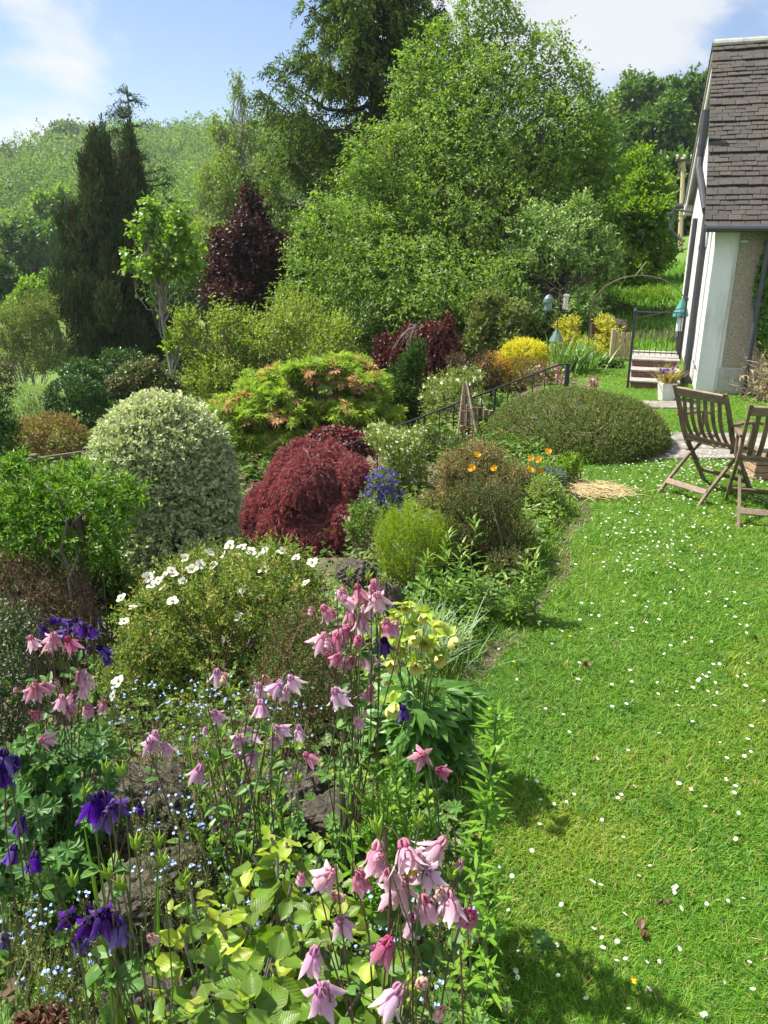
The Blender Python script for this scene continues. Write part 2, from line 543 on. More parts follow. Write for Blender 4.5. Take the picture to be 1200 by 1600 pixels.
def plant(name, label, cat, zc, rows, mat, n, nl=8, tl=.15, L=.04, Wd=.02, tm='dia', group=None, depth=None, clump=None, csize=.45,
          shell=.6, up=.4, out=1., spread=.8, lup=.2, droop=0., jit=.3, base=None, trunk=0., tmat=None, stems=14, srad=.006, tree=False,
          limbs=True, twigs=0, keep_in=.12, top=None, trunk_top=.85, mi=None, dj=.35, cflat=1.0, stemvis=True):
    lobes = LB(zc, rows, depth)
    if base is None:
        b = lobes[0, :3].copy()
    else:
        b = P(base[0], base[1] if len(base) > 1 else rows[0][1], zc)
    bx, by = b[0], b[1]
    bz = float(terr(bx, by))
    B = np.array([bx, by, bz])
    root = thing(name, label, cat, B, group)
    cl = lobes if not clump else np.vstack([clumps(lobes, clump, csize, flat=cflat)])
    pts, nor = blob(cl, n, shell, keep_in, top)
    ok = pts[:, 2] > terr(pts[:, 0], pts[:, 1]) + .01
    pts, nor = pts[ok], nor[ok]
    ctr = lobes[:, :3].mean(0)
    D = nz(nor * out + np.array([0, 0, up]) + rng.normal(0, dj, pts.shape))
    fm = MB()
    m = 0
    if mi is not None:
        m = rng.choice(len(mi), len(pts), p=mi)
    sprigs(fm, tm, pts - D * tl * .5, D, nl, tl, L, Wd, spread, lup, droop, jit, m)
    fm.build('crown' if tree else 'foliage', mat, root, uv=True)
    sb = MB()
    tmm = tmat or (BARK if tree else TWIG)
    if tree and trunk:
        topz = lobes[:, 2].max() + 0.3 * lobes[np.argmax(lobes[:, 2]), 5]
        tp = lobes[np.argmax(lobes[:, 2]), :3].copy(); tp[2] = bz + (topz - bz) * trunk_top / .85
        ax = curve(B - [0, 0, .15], tp, 9, 0, .12)
        ax[0] = B - [0, 0, .15]
        rr = trunk * np.linspace(1, .12, 9); rr[0] *= 1.35
        sb.tube(ax, rr, 9)
        tg = cl if len(cl) < 60 else cl[rng.choice(len(cl), 60, replace=False)]
        for c in tg:
            h = np.clip((c[2] - bz) / max(.1, (tp[2] - bz)) * .75 - .08, .12, .95)
            k = h * 8; i = int(k); st = ax[i] + (ax[min(i + 1, 8)] - ax[i]) * (k - i)
            q = curve(st, c[:3], 6, -.04, .25)
            r0 = trunk * (1 - .85 * h) * .45
            sb.tube(q, np.linspace(r0, r0 * .2, 6), 5, cap=False)
            near = np.argsort(np.linalg.norm(pts - c[:3], axis=1))[:60]
            for e in rng.choice(near, min(5, len(near)), replace=False):
                sb.tube(curve(q[rng.integers(2, 6)], pts[e], 4, .02, .2), np.linspace(r0 * .3, r0 * .08, 4), 3, cap=False)
    else:
        idx = rng.choice(len(pts), min(stems, len(pts)), replace=False)
        for e in idx:
            s0 = B + np.array([rng.normal(0, .06), rng.normal(0, .06), -.02])
            q = curve(s0, pts[e], 5, .06, .2)
            sb.tube(q, np.linspace(srad, srad * .4, 5), 4, cap=False)
    if sb.n:
        sb.build('trunk' if tree else 'stems', tmm, root, smooth=True)
    if twigs:
        tb = MB()
        idx = rng.choice(len(pts), twigs, replace=False)
        for e in idx:
            d = D[e] * tl * 1.5
            tb.tube(curve(pts[e] - d * .8, pts[e] + d * .5, 4, 0, .2), np.linspace(srad * .5, srad * .2, 4), 3, cap=False)
        tb.build('twigs', tmm, root)
    root['_n'] = 0
    del root['_n']
    return root, pts, nor
# hydrangea leaf: broad, toothed, quilted
def _hyd():
    n = 7; V = []; F = []
    wp = [.06, .34, .48, .5, .42, .24, .0]; 
    for i in range(n):
        v = i / (n - 1)
        for j, u in enumerate((-1, -.5, 0, .5, 1)):
            tooth = (1.06 if i % 2 else .95)
            V.append((u * wp[i] * (tooth if abs(u) == 1 else 1), v, -.26 * v * v + .15 * abs(u) * (1 - .5 * v) + (.03 * math.sin(i * 2.1 + 1) if abs(u) == 1 else 0) + .010 * (1 if (i + j) % 2 else -1)))
    F = [(i * 5 + j, i * 5 + j + 1, (i + 1) * 5 + j + 1, (i + 1) * 5 + j) for i in range(n - 1) for j in range(4)]
    return (np.array(V, float), F, None)
TM['hyd'] = _hyd()
# ------------------------------------------------------------------ ground, lawn, path, hills
def ground_mat():
    m, t, o = new_mat('soil and meadow')
    g = t.nodes.new('ShaderNodeNewGeometry')
    soil = ramp(t, maprange(t, noise(t, 6, 8, .65), .3, .7), [(.035, .024, .016), (.10, .072, .05), (.16, .13, .10)])
    mead = ramp(t, maprange(t, noise(t, .05, 6, .6), .35, .65), [(.075, .13, .022), (.12, .19, .035)])
    ln = t.nodes.new('ShaderNodeVectorMath'); ln.operation = 'LENGTH'; t.links.new(g.outputs['Position'], ln.inputs[0])
    c = mixc(t, maprange(t, ln.outputs['Value'], 13, 20), soil, mead)
    p = t.nodes.new('ShaderNodeBsdfPrincipled'); p.inputs['Roughness'].default_value = .95; p.inputs['Specular IOR Level'].default_value = .2
    t.links.new(c, p.inputs['Base Color'])
    b = t.nodes.new('ShaderNodeBump'); b.inputs['Strength'].default_value = .7; b.inputs['Distance'].default_value = .03
    t.links.new(noise(t, 22, 8, .7), b.inputs['Height']); t.links.new(b.outputs[0], p.inputs['Normal'])
    t.links.new(p.outputs[0], o.inputs[0]); return m
NR, NA = 170, 420
rr_ = np.concatenate([[0.02], np.geomspace(.35, 1250, NR - 1)])
aa_ = np.linspace(-np.pi, np.pi, NA, endpoint=False)
RR, AA = np.meshgrid(rr_, aa_, indexing='ij')
GX, GY = RR * np.sin(AA), RR * np.cos(AA)
GZ = terr(GX, GY)
dd = edge(GY) - GX
GZ += np.where((RR < 14) & (dd > .06), .03 * np.sin(GX * 9.1 + 1) * np.sin(GY * 7.7) + .02 * np.sin(GX * 23) * np.sin(GY * 19 + 2), 0) * sm(14, 11, RR) * sm(.06, .4, dd)
mb = MB()
i = np.arange(NR - 1)[:, None] * NA; k = np.arange(NA)[None]; k2 = (k + 1) % NA
mb.add(np.stack([GX, GY, GZ], -1).reshape(-1, 3), np.stack([i + k, i + NA + k, i + NA + k2, i + k2], -1).reshape(-1, 4))
GROUND = mb.build('ground', ground_mat(), smooth=True); tag(GROUND, kind='structure')

def lawn_mat():
    m, t, o = new_mat('lawn turf')
    a = ramp(t, maprange(t, noise(t, 2.2, 6, .6), .3, .7), [(.06, .13, .014), (.095, .18, .018), (.13, .215, .028)])
    f = maprange(t, noise(t, 160, 3, .7), .35, .65)
    c = mixc(t, f, a, (.06, .13, .01))
    f2 = maprange(t, noise(t, 1.1, 5, .7), .58, .75, 0, .5)
    c = mixc(t, f2, c, (.17, .17, .05))
    p = t.nodes.new('ShaderNodeBsdfPrincipled'); p.inputs['Roughness'].default_value = .9; p.inputs['Specular IOR Level'].default_value = .2
    t.links.new(c, p.inputs['Base Color'])
    b = t.nodes.new('ShaderNodeBump'); b.inputs['Strength'].default_value = 1; b.inputs['Distance'].default_value = .02
    t.links.new(noise(t, 120, 4, .7), b.inputs['Height']); t.links.new(b.outputs[0], p.inputs['Normal'])
    t.links.new(p.outputs[0], o.inputs[0]); return m
ys = np.linspace(-4, 19, 116); us = np.linspace(0, 1, 60)
YY, UU = np.meshgrid(ys, us, indexing='ij')
XX = edge(YY) + .03 * np.sin(YY * 7) + .02 * np.sin(YY * 17) + UU * 16
ZZ = terr(XX, YY) + .006 + .03 * sm(11.5, 13, np.hypot(XX, YY))
ZZ[:, 0] -= .03
mb = MB()
ii = (np.arange(115)[:, None] * 60 + np.arange(59)[None]).ravel()
mb.add(np.stack([XX, YY, ZZ], -1).reshape(-1, 3), np.stack([ii, ii + 1, ii + 61, ii + 60], -1))
tag(mb.build('lawn', lawn_mat(), smooth=True), kind='structure')

# paving across the lawn, from the mound to the right edge
STONE = solid('paving stone', [(.11, .10, .085), (.19, .175, .15), (.26, .24, .215)], 9, .85, bump=.5, bscale=50)
mb = MB()
for (cx, cy, nx, ny, lx, ly) in ((4.35, 7.85, 6, 3, .62, .36), (3.55, 9.95, 2, 1, .5, .45)):
    for a in range(nx):
        for b in range(ny):
            s = (lx - rng.uniform(.015, .04), ly - rng.uniform(.015, .04), .05)
            an = rng.normal(0, .03); ca, sa = math.cos(an), math.sin(an)
            mb.box((cx + (a - nx / 2 + .5 + .5 * (b % 2)) * lx, cy + (b - ny / 2 + .5) * ly, .001 + rng.uniform(0, .006)), s, [[ca, sa, 0], [-sa, ca, 0], [0, 0, 1]], bev=.008)
tag(mb.build('stone_path', STONE), kind='structure')
def on_path(x, y):
    return ((np.abs(x - 4.5) < 2.05) & (np.abs(y - 7.85) < .56)) | ((np.abs(x - 3.65) < .62) & (np.abs(y - 9.95) < .24))

# grass: blades over the whole lawn, denser where it is near
GR = [leafmat('grass blade', [(.038, .104, .010), (.068, .162, .014), (.105, .208, .022), (.175, .262, .05)], .42, .5, (1.2, 1.25, .45), spec=.25),
      leafmat('dry grass', [(.24, .22, .09), (.32, .28, .14)], .3, .6),
      leafmat('clover', [(.04, .10, .02), (.07, .15, .03)], .35, .5),
      leafmat('yellowing grass', [(.12, .17, .02), (.18, .22, .035), (.22, .24, .06)], .4, .5, spec=.2),
      leafmat('deep grass', [(.028, .085, .014), (.05, .12, .022), (.08, .16, .035)], .4, .45, spec=.3)]
def grass_pts(n, y0, y1, wid=lambda y: .62 * y + 1.3, pw=2.0):
    u = rng.uniform(0, 1, n)
    y = 1 / (1 / y0 - u * (1 / y0 - 1 / y1)) if pw == 2 else y0 + (y1 - y0) * u
    e = edge(y)
    x = e + .0 + rng.uniform(0, 1, n) * np.maximum(.6, wid(y) - e)
    return x, y
reseed('grass', 3)
mb = MB()
x, y = grass_pts(330000, 1.0, 15.5)
ok = ~on_path(x, y); x, y = x[ok], y[ok]
n = len(x); sc = np.maximum(1, y / 2.6)
tuft = (np.sin(x * 5.3 + 2 * np.sin(y * 3.1)) * np.sin(y * 4.7 + x * 1.7) + 1) * .5
h = rng.uniform(.016, .036, n) * (.7 + .7 * tuft) * (1 + .12 * (sc - 1))
az = rng.uniform(0, 6.28, n); ln = rng.uniform(.25, 1.5, n)
T = np.stack([np.cos(az) * ln, np.sin(az) * ln, np.ones(n)], -1)
N = np.stack([-np.cos(az), -np.sin(az), np.full(n, .6)], -1) + rng.normal(0, .3, (n, 3))
L = h * np.sqrt(1 + ln ** 2)
zz = terr(x, y) + .004 + .03 * sm(11.5, 13, np.hypot(x, y))
C = np.stack([x, y, zz], -1)
pa = np.sin(x * 1.9 + 2.1 * np.sin(y * 1.3)) + np.sin(y * 2.6 + 1.4 * np.sin(x * 2.2) + 1) + .6 * np.sin(x * 6.1 + y * 4.3) * np.sin(y * 7 - x * 2) + rng.normal(0, .75, n)
mi = np.where(pa > 1.9, 3, np.where(pa < -1.7, 4, 0)); mi = np.where(rng.uniform(0, 1, n) < .04, 1, mi)
h = h * np.where(pa > 1.6, .7, 1)
near = y < 3.6
leaves(mb, 'blade', C[near], T[near], N[near], L[near], rng.uniform(.0022, .0042, near.sum()), mi[near])
f = ~near
leaves(mb, 'grass', C[f], T[f], N[f], L[f], rng.uniform(.0028, .0048, f.sum()) * sc[f] * 1.0, mi[f])
# coarse tufts
tx, ty = grass_pts(520, 1.0, 9); k = 26
x = np.repeat(tx, k) + rng.normal(0, .018, 520 * k); y = np.repeat(ty, k) + rng.normal(0, .018, 520 * k); n = len(x); az = rng.uniform(0, 6.28, n); ln = rng.uniform(.2, 1.1, n)
T = np.stack([np.cos(az) * ln, np.sin(az) * ln, np.ones(n)], -1)
leaves(mb, 'blade', np.stack([x, y, terr(x, y)], -1), T, np.stack([-np.cos(az), -np.sin(az), np.full(n, .6)], -1), rng.uniform(.04, .085, n), rng.uniform(.003, .005, n) * np.maximum(1, y / 3), np.repeat(rng.choice([0, 4, 3], 520, p=[.5, .35, .15]), k))
# clover and little broad leaves in the turf
x, y = grass_pts(14000, 1.0, 8)
pt = (np.sin(x * 2.3 + 1.5 * np.sin(y * 2.1)) * np.sin(y * 2.7 + x) > .1); x, y = x[pt], y[pt]; n = len(x)
C = np.stack([x, y, terr(x, y) + rng.uniform(.012, .03, n)], -1)
T = np.hstack([rng.normal(0, 1, (n, 2)), rng.uniform(-.1, .5, (n, 1))])
leaves(mb, 'tri', C, T, np.array([0, 0, 1]) + rng.normal(0, .2, (n, 3)), rng.uniform(.008, .016, n), rng.uniform(.008, .016, n), 2)
# longer ragged grass where the lawn meets the bed
yb = rng.uniform(1.0, 9, 16000); xb = edge(yb) + rng.normal(-.02, .05, 16000)
n = len(yb); az = rng.uniform(0, 6.28, n); ln = rng.uniform(.1, .8, n)
T = np.stack([np.cos(az) * ln, np.sin(az) * ln, np.ones(n)], -1)
leaves(mb, 'blade', np.stack([xb, yb, terr(xb, yb)], -1), T, np.stack([-np.cos(az), -np.sin(az), np.full(n, .6)], -1), rng.uniform(.03, .09, n), rng.uniform(.003, .005, n) * np.maximum(1, yb / 3), np.where(rng.uniform(0, 1, n) < .1, 1, 0))
# rough grass on the bank behind the gate and beside the house
x = rng.uniform(1.5, 11, 26000); y = rng.uniform(14.5, 30, 26000); n = len(x); az = rng.uniform(0, 6.28, n); ln = rng.uniform(.1, .8, n)
T = np.stack([np.cos(az) * ln, np.sin(az) * ln, np.ones(n)], -1)
leaves(mb, 'grass', np.stack([x, y, terr(x, y)], -1), T, np.stack([-np.cos(az), -np.sin(az), np.full(n, .6)], -1), rng.uniform(.1, .3, n), rng.uniform(.03, .05, n), 0)
tag(mb.build('grass', GR), kind='stuff')

# ------------------------------------------------------------------ far wooded hills (one mass) 
HW = [leafmat('hill leaf light', [(.075, .14, .024), (.115, .185, .038), (.16, .225, .055)], .35, .6),
      leafmat('hill leaf mid', [(.045, .092, .022), (.08, .135, .034)], .3, .6),
      leafmat('hill leaf dark', [(.026, .05, .02), (.045, .08, .026)], .25, .6),
      leafmat('hill leaf olive', [(.095, .125, .045), (.14, .16, .065)], .3, .6),
      leafmat('hill twig grey', [(.13, .11, .095), (.19, .165, .14)], .1, .8)]
reseed('woods', 1)
mb = MB()
NC = 5000
az = np.radians(rng.uniform(-36, 36, NC)); r = 100 * (480 / 100) ** rng.uniform(0, 1, NC) ** .8
r = np.where(az > math.radians(8), 75 * (440 / 75) ** rng.uniform(0, 1, NC), r)
r = np.where((az < math.radians(8)) & (r < 135), r + 60 * rng.uniform(0, 3, NC), r)
hid = (az > math.radians(-6)) & (az < math.radians(14)) & (rng.uniform(0, 1, NC) < .75)
az, r = az[~hid], r[~hid]; NC = len(az)
cx, cy = r * np.sin(az), r * np.cos(az); cz = terr(cx, cy)
for a in range(NC):
    R = rng.uniform(2.4, 5.6) * (.72 if r[a] < 180 else 1); H = R * rng.uniform(.9, 1.4)
    q = rng.uniform()
    pz = math.sin(cx[a] * .028 + 1.3) * math.sin(cy[a] * .021 + .5)
    mi = 2 if q < .09 + .2 * (pz > .4) else (1 if q < .30 - .1 * pz else (3 if q < .46 else (4 if q < .52 else 0)))
    if az[a] > math.radians(9): mi = 2 if q < .36 else (1 if q < .80 else (4 if q < .88 else 3))
    nsp = 44 if r[a] > 200 else 60
    d = sph(nsp); d[:, 2] = np.abs(d[:, 2]) * 1.1 - .3
    p = np.array([cx[a], cy[a], cz[a] + H * .9 + rng.uniform(0, 2.5)]) + d * np.array([R, R, H]) * rng.uniform(.78, 1.06, (nsp, 1))
    ls = (.85 if r[a] > 200 else .5) * (.6 if mi == 4 else 1)
    sprigs(mb, 'dia', p, nz(d + [0, 0, .4]), 4, 1.0, ls * rng.uniform(.8, 1.2), ls * (.25 if mi == 4 else .62), .9, .2, .1, .4, mi)
tag(mb.build('hillside_woods', HW), kind='stuff')

# ------------------------------------------------------------------ air
hz = MB()
hz.box((0, 650, 60), (3000, 2700, 150))
m, t, o = new_mat('thin air')
v = t.nodes.new('ShaderNodeVolumePrincipled')
v.inputs['Color'].default_value = (.80, .88, 1, 1); v.inputs['Density'].default_value = .00032; v.inputs['Anisotropy'].default_value = .2
t.links.new(v.outputs[0], o.inputs['Volume'])
HAZE_ON = True
if HAZE_ON:
    tag(hz.build('haze', m), kind='stuff')
# ------------------------------------------------------------------ the cottage at the right
C0 = np.array([4.43, 10.9, 0.])
TH = math.radians(17)
fv = np.array([math.cos(TH), -math.sin(TH), 0]); gv = np.array([math.sin(TH), math.cos(TH), 0]); zv = np.array([0, 0, 1.])
HAX = np.array([fv, gv, zv])
def HP(f, g, z): return C0 + fv * f + gv * g + zv * z
HL, HG, EF, EB, RZ, RG = 7.0, 5.4, 2.36, 2.8, 4.86, 2.75
house = thing('cottage', 'white gabled cottage with roughcast front and dark tiled roof beside the lawn', 'house', HP(0, 0, 0))
WHITE = solid('white painted render', [(.40, .40, .37), (.57, .57, .555), (.60, .60, .585)], 3, .8, bump=.5, bscale=60, sc=(1.5, 1.5, .35))
CREAM = solid('cream painted board', [(.42, .41, .38), (.54, .53, .50)], 4, .6)
ROUGH = solid('roughcast pebble dash', [(.16, .135, .10), (.31, .265, .205), (.48, .42, .34)], 70, .95, bump=1, bscale=55, detail=8)
PLINTH = solid('bare plinth', [(.28, .27, .245), (.42, .41, .38)], 12, .9, bump=.5)
TILE = None
def tile_mat():
    m, t, o = new_mat('clay roof tile')
    g = t.nodes.new('ShaderNodeNewGeometry')
    c = ramp(t, g.outputs['Random Per Island'], [(.036, .031, .027), (.05, .042, .036), (.068, .056, .047), (.043, .041, .038), (.058, .047, .039)])
    c = mixc(t, maprange(t, noise(t, 30, 6, .7), .4, .75, 0, .7), c, (.018, .017, .015))
    c = mixc(t, maprange(t, noise(t, 9, 7, .8), .66, .74, 0, .8), c, (.42, .41, .36))
    c = mixc(t, maprange(t, noise(t, 3, 6, .75), .54, .68, 0, .6), c, (.055, .055, .025))
    p = t.nodes.new('ShaderNodeBsdfPrincipled'); p.inputs['Roughness'].default_value = .9
    t.links.new(c, p.inputs['Base Color'])
    b = t.nodes.new('ShaderNodeBump'); b.inputs['Strength'].default_value = .5; b.inputs['Distance'].default_value = .01
    t.links.new(noise(t, 60, 5, .7), b.inputs['Height']); t.links.new(b.outputs[0], p.inputs['Normal'])
    t.links.new(p.outputs[0], o.inputs[0]); return m
TILE = tile_mat()
PIPE = solid('dark plastic pipe', [(.035, .037, .045), (.06, .062, .072)], 6, .45)
def prism(mb, poly, dirv, th, mi=0):
    """poly: (n,3) ring; extruded by dirv*th."""
    a = np.asarray(poly, float); b = a + np.asarray(dirv) * th; n = len(a)
    V = np.vstack([a, b, a.mean(0), b.mean(0)])
    Q = [[i, (i + 1) % n, n + (i + 1) % n, n + i] for i in range(n)]
    T = [[(i + 1) % n, i, 2 * n] for i in range(n)] + [[n + i, n + (i + 1) % n, 2 * n + 1] for i in range(n)]
    mb.add(V, Q, T, mi)
# gable wall (faces left), front wall (roughcast), white corner band, plinth
mb = MB(); prism(mb, [HP(0, .0, -.3), HP(0, HG, -.3), HP(0, HG, EB), HP(0, RG, RZ - .1), HP(0, 0, EF)], fv, .3); mb.build('gable_wall', WHITE, house)
mb = MB(); mb.box(HP((.302 + HL) / 2, .15, (EF - .3) / 2), (HL - .302, .3, EF + .3), HAX); mb.build('front_wall', ROUGH, house)
mb = MB()
prism(mb, [HP(.0, -.03, -.3), HP(.23, -.03, -.3), HP(.27, -.03, EF - .002), HP(.0, -.03, EF - .002)], gv, .028)
mb.build('corner_band', solid('white paint shade tint', [(.44, .45, .43), (.60, .615, .61), (.64, .65, .645)], 4, .8, bump=.5, bscale=60, sc=(1.5, 1.5, .35)), house)  # white paint; faint blue grey of the shaded face put into the colour
mb = MB(); mb.box(HP(.285 + 3.2, -.015, .06), (6.4, .03, .62), HAX, bev=.006); mb.build('plinth', PLINTH, house)
mb = MB(); mb.box(HP(HL / 2, HG - .15, (EB - .3) / 2), (HL - .62, .3, EB + .3), HAX); mb.build('rear_wall', WHITE, house)
mb = MB(); mb.box(HP(HL - .15, RG, (EF - .3) / 2), (.3, HG - .62, EF + .3), HAX); mb.build('end_wall', WHITE, house)
# roof: boards, then courses of tiles on both slopes
ov = .16
roof = None
def slope(e0, eg, side):
    """returns origin at eave, up-slope unit, normal, length"""
    a = HP(0, eg, e0); b = HP(0, RG, RZ); u = nz((b - a)); nn = nz(np.cross(fv, u)) * 1
    if nn[2] < 0: nn = -nn
    return a, u, nn, np.linalg.norm(b - a)
mb = MB()
for (e0, eg, side) in ((EF, -.22, 1), (EB - .12, HG + .22, -1)):
    if side > 0: e0 = EF - .17
    a, u, nn, ln = slope(e0, eg, side)
    prism(mb, [a - fv * ov, a + fv * (HL + ov), a + fv * (HL + ov) + u * ln, a - fv * ov + u * ln], nn, .03)
roof = mb.build('roof', CREAM, house)
for (e0, eg, side) in ((EF - .17, -.22, 1), (EB - .12, HG + .22, -1)):
    mb = MB()
    a, u, nn, ln = slope(e0, eg, side)
    nrow = 42 if side > 0 else 32; st = ln / nrow; tw = .17
    for r_ in range(nrow):
        x0 = -ov - .02 - (.5 * tw if r_ % 2 else 0); wv = rng.normal(0, .006)
        while x0 < HL + ov:
            w = tw * rng.uniform(.86, 1.12)
            xa = max(x0, -ov - .02)
            if x0 + w - xa > .04:
                c = a + fv * ((xa + x0 + w) / 2 + .0) + u * (r_ * st + st * .55) + nn * (.05 + rng.uniform(-.004, .006))
                tilt = -.125 + rng.normal(0, .03)
                uu = u * math.cos(tilt) + nn * math.sin(tilt); n2 = nz(np.cross(fv, uu)); n2 = n2 if n2[2] > 0 else -n2
                rl = rng.normal(0, .022); f2 = fv * math.cos(rl) + uu * math.sin(rl); u2 = np.cross(n2, f2)
                mb.box(c - uu * rng.uniform(0, .012) + nn * wv, (x0 + w - xa - .006, st * 1.25, .022), [f2, u2, n2], bev=.004)
            x0 += w
    mb.build('tile_courses', TILE, roof)
mb = MB()
for q in range(18):
    c0 = -ov + q * .42
    an = np.linspace(-.2, math.pi + .2, 9); R = .12
    arc = [HP(0, RG + math.cos(x) * R, RZ - .0 + math.sin(x) * R * .8) for x in an]
    V = np.vstack([np.array(arc) + fv * c0, np.array(arc) + fv * (c0 + .415)])
    V2 = V * 1; V2 = np.vstack([np.array([HP(0, RG + math.cos(x) * (R - .02), RZ + math.sin(x) * (R - .02) * .8) for x in an]) + fv * s_ for s_ in (c0, c0 + .415)])
    mb.add(np.vstack([V, V2]), [[i, i + 1, 9 + i + 1, 9 + i] for i in range(8)] + [[i, 18 + i, 18 + i + 1, i + 1] for i in range(8)] + [[9 + i, 9 + i + 1, 27 + i + 1, 27 + i] for i in range(8)] + [[18 + i, 27 + i, 27 + i + 1, 18 + i + 1] for i in range(8)])
mb.build('ridge_tiles', solid('ridge mortar', [(.22, .22, .19), (.36, .36, .32)], 8, .9, bump=.3), roof)
# white bargeboards under the verge, with boxed ends
mb = MB()
for (e0, eg, sg) in ((EF - .17, -.2, 1), (EB - .12, HG + .2, -1)):
    a = HP(-ov + .03, eg, e0 - .03); b = HP(-ov + .03, RG, RZ - .03)
    dn = zv * .2
    prism(mb, [a, b, b - dn, a - dn], fv, .025 if sg > 0 else .026)
mb.box(HP(-.075, HG + .1, EB - .2), (.16, .26, .2), HAX, bev=.01)
mb.build('bargeboard', CREAM, house)
mb = MB()
mb.tube([HP(-ov, -.29, EF - .17), HP(HL + ov, -.29, EF - .19)], .05, 10)
mb.build('front_gutter', PIPE, house)
mb = MB(); mb.tube([HP(-ov - .15, HG + .27, EB - .12), HP(HL + ov, HG + .27, EB - .12)], .05, 8); mb.build('rear_gutter', PIPE, house)
def bands(mb, pts, zs):
    for p in pts: mb.tube([p - zv * .03, p + zv * .03], .056, 10)
mb = MB()
pg = .62
mb.tube([HP(-.1, pg, -.1), HP(-.1, pg, 1.3), HP(-.1, pg, EF + .02), HP(-.13, pg - .02, EF + .1), HP(-.26, pg + .3, 3.0), HP(-.26, pg + .36, 3.15), HP(-.26, pg + .36, 3.75)], .05, 10)
bands(mb, [HP(-.1, pg, .4), HP(-.1, pg, 1.95), HP(-.26, pg + .36, 3.3)], None)
mb.build('gable_drainpipe', PIPE, house)
mb = MB()
mb.tube([HP(.60, -.19, -.1), HP(.62, -.19, 1.3), HP(.63, -.19, 2.0), HP(.63, -.24, 2.17)], .034, 10)
bands(mb, [HP(.62, -.19, 1.25)], None)
mb.build('front_drainpipe', PIPE, house)
for nm_, pp_, rd_, mt_ in (('wall_pipe', [HP(-.03, .28, .15), HP(-.03, .28, 2.2)], .012, WHITE), ('wall_cable', [HP(-.03, .04, .33), HP(-.03, .6, .36)], .008, PIPE),
                           ('wall_pipe', [HP(-.05, 1.3, .2), HP(-.05, 1.3, 2.9)], .02, WHITE), ('rear_drainpipe', [HP(-.06, 3.4, -.1), HP(-.06, 3.4, 2.4)], .045, PIPE)):
    mb = MB(); mb.tube(pp_, rd_, 8); mb.build(nm_, mt_, house)
mb = MB()
for q in range(9):
    mb.box(HP(.1 + q * .75, -.235, EF - .2), (.02, .1, .03), HAX); 
gb_ = mb.build('gutter_bracket', PIPE, house)
mb = MB()
mb.tube([HP(0, HG - .25, 2.55), HP(-.35, HG - .2, 2.6)], .02, 6); mb.tube([HP(-.35, HG - .2, 2.62), HP(-.38, HG - .2, 2.25), HP(-.2, HG - .2, 2.05)], .03, 6)
mb.box(HP(-.42, HG - .2, 2.52), (.1, .1, .06), HAX, bev=.01)
mb.build('lamp_bracket', PIPE, house)
mb = MB(); mb.box(HP(.36, -.02, 2.03), (.09, .05, .03), HAX, bev=.006); mb.build('cable_clip', solid('pale blue plastic', [(.35, .45, .52), (.45, .55, .6)], 8, .5), house)

# ivy on the roughcast, dry shrub at its foot
IVY = leafmat('ivy leaf', [(.025, .06, .015), (.05, .11, .02), (.09, .17, .03)], .3, .4)
root = thing('ivy', 'green climbing ivy on the roughcast wall of the cottage', 'climber', HP(1.1, -.05, 0))
n = 2600; f_ = .58 + np.abs(rng.normal(0, .5, n)) ; z_ = rng.uniform(.35, 2.1, n)
lim = .56 + .22 * np.sin(z_ * 7) * .3 + np.where(z_ < 1.2, (1.2 - z_) * .5, 0); f_ = np.maximum(f_, lim + rng.uniform(0, .1, n))
C = C0 + fv * f_[:, None] - gv * rng.uniform(.03, .14, n)[:, None] + zv * z_[:, None]
mb = MB(); leaves(mb, 'tri', C, -zv + rng.normal(0, .6, (n, 3)), -gv + rng.normal(0, .35, (n, 3)), rng.uniform(.05, .09, n), rng.uniform(.045, .08, n))
mb.build('foliage', IVY, root)
mb = MB()
for q in range(9): mb.tube(curve(HP(1.0 + .2 * q, -.04, -.05), HP(.85 + .25 * q, -.03, 2.0), 8, 0, .2), np.linspace(.012, .004, 8), 5)
mb.build('stems', TWIG, root)
DRY = solid('dry pale stems', [(.26, .20, .12), (.42, .35, .24)], 20, .9)
root = thing('dry_shrub', 'dry straw coloured shrub at the foot of the cottage wall', 'shrub', HP(1.0, -.4, 0))
mb = MB()
for q in range(190):
    a0 = HP(1.0 + rng.normal(0, .14), -.4 + rng.normal(0, .1), 0); an = rng.uniform(0, 6.28); l = rng.uniform(.35, .75)
    e = a0 + np.array([math.cos(an) * l * .55, math.sin(an) * l * .45, l * rng.uniform(.5, 1.0)])
    mb.tube(curve(a0, e, 6, .12, .35), np.linspace(.007, .003, 6), 4, cap=False)
mb.build('stems', DRY, root)
n = 500; C = HP(1.0, -.4, .3) + rng.normal(0, 1, (n, 3)) * [.24, .18, .17]
mb = MB(); leaves(mb, 'lance', C, rng.normal(0, 1, (n, 3)), rng.normal(0, 1, (n, 3)), .09, .016); mb.build('foliage', leafmat('dry leaf', [(.2, .15, .08), (.36, .29, .17), (.12, .13, .04)], .2, .8), root)

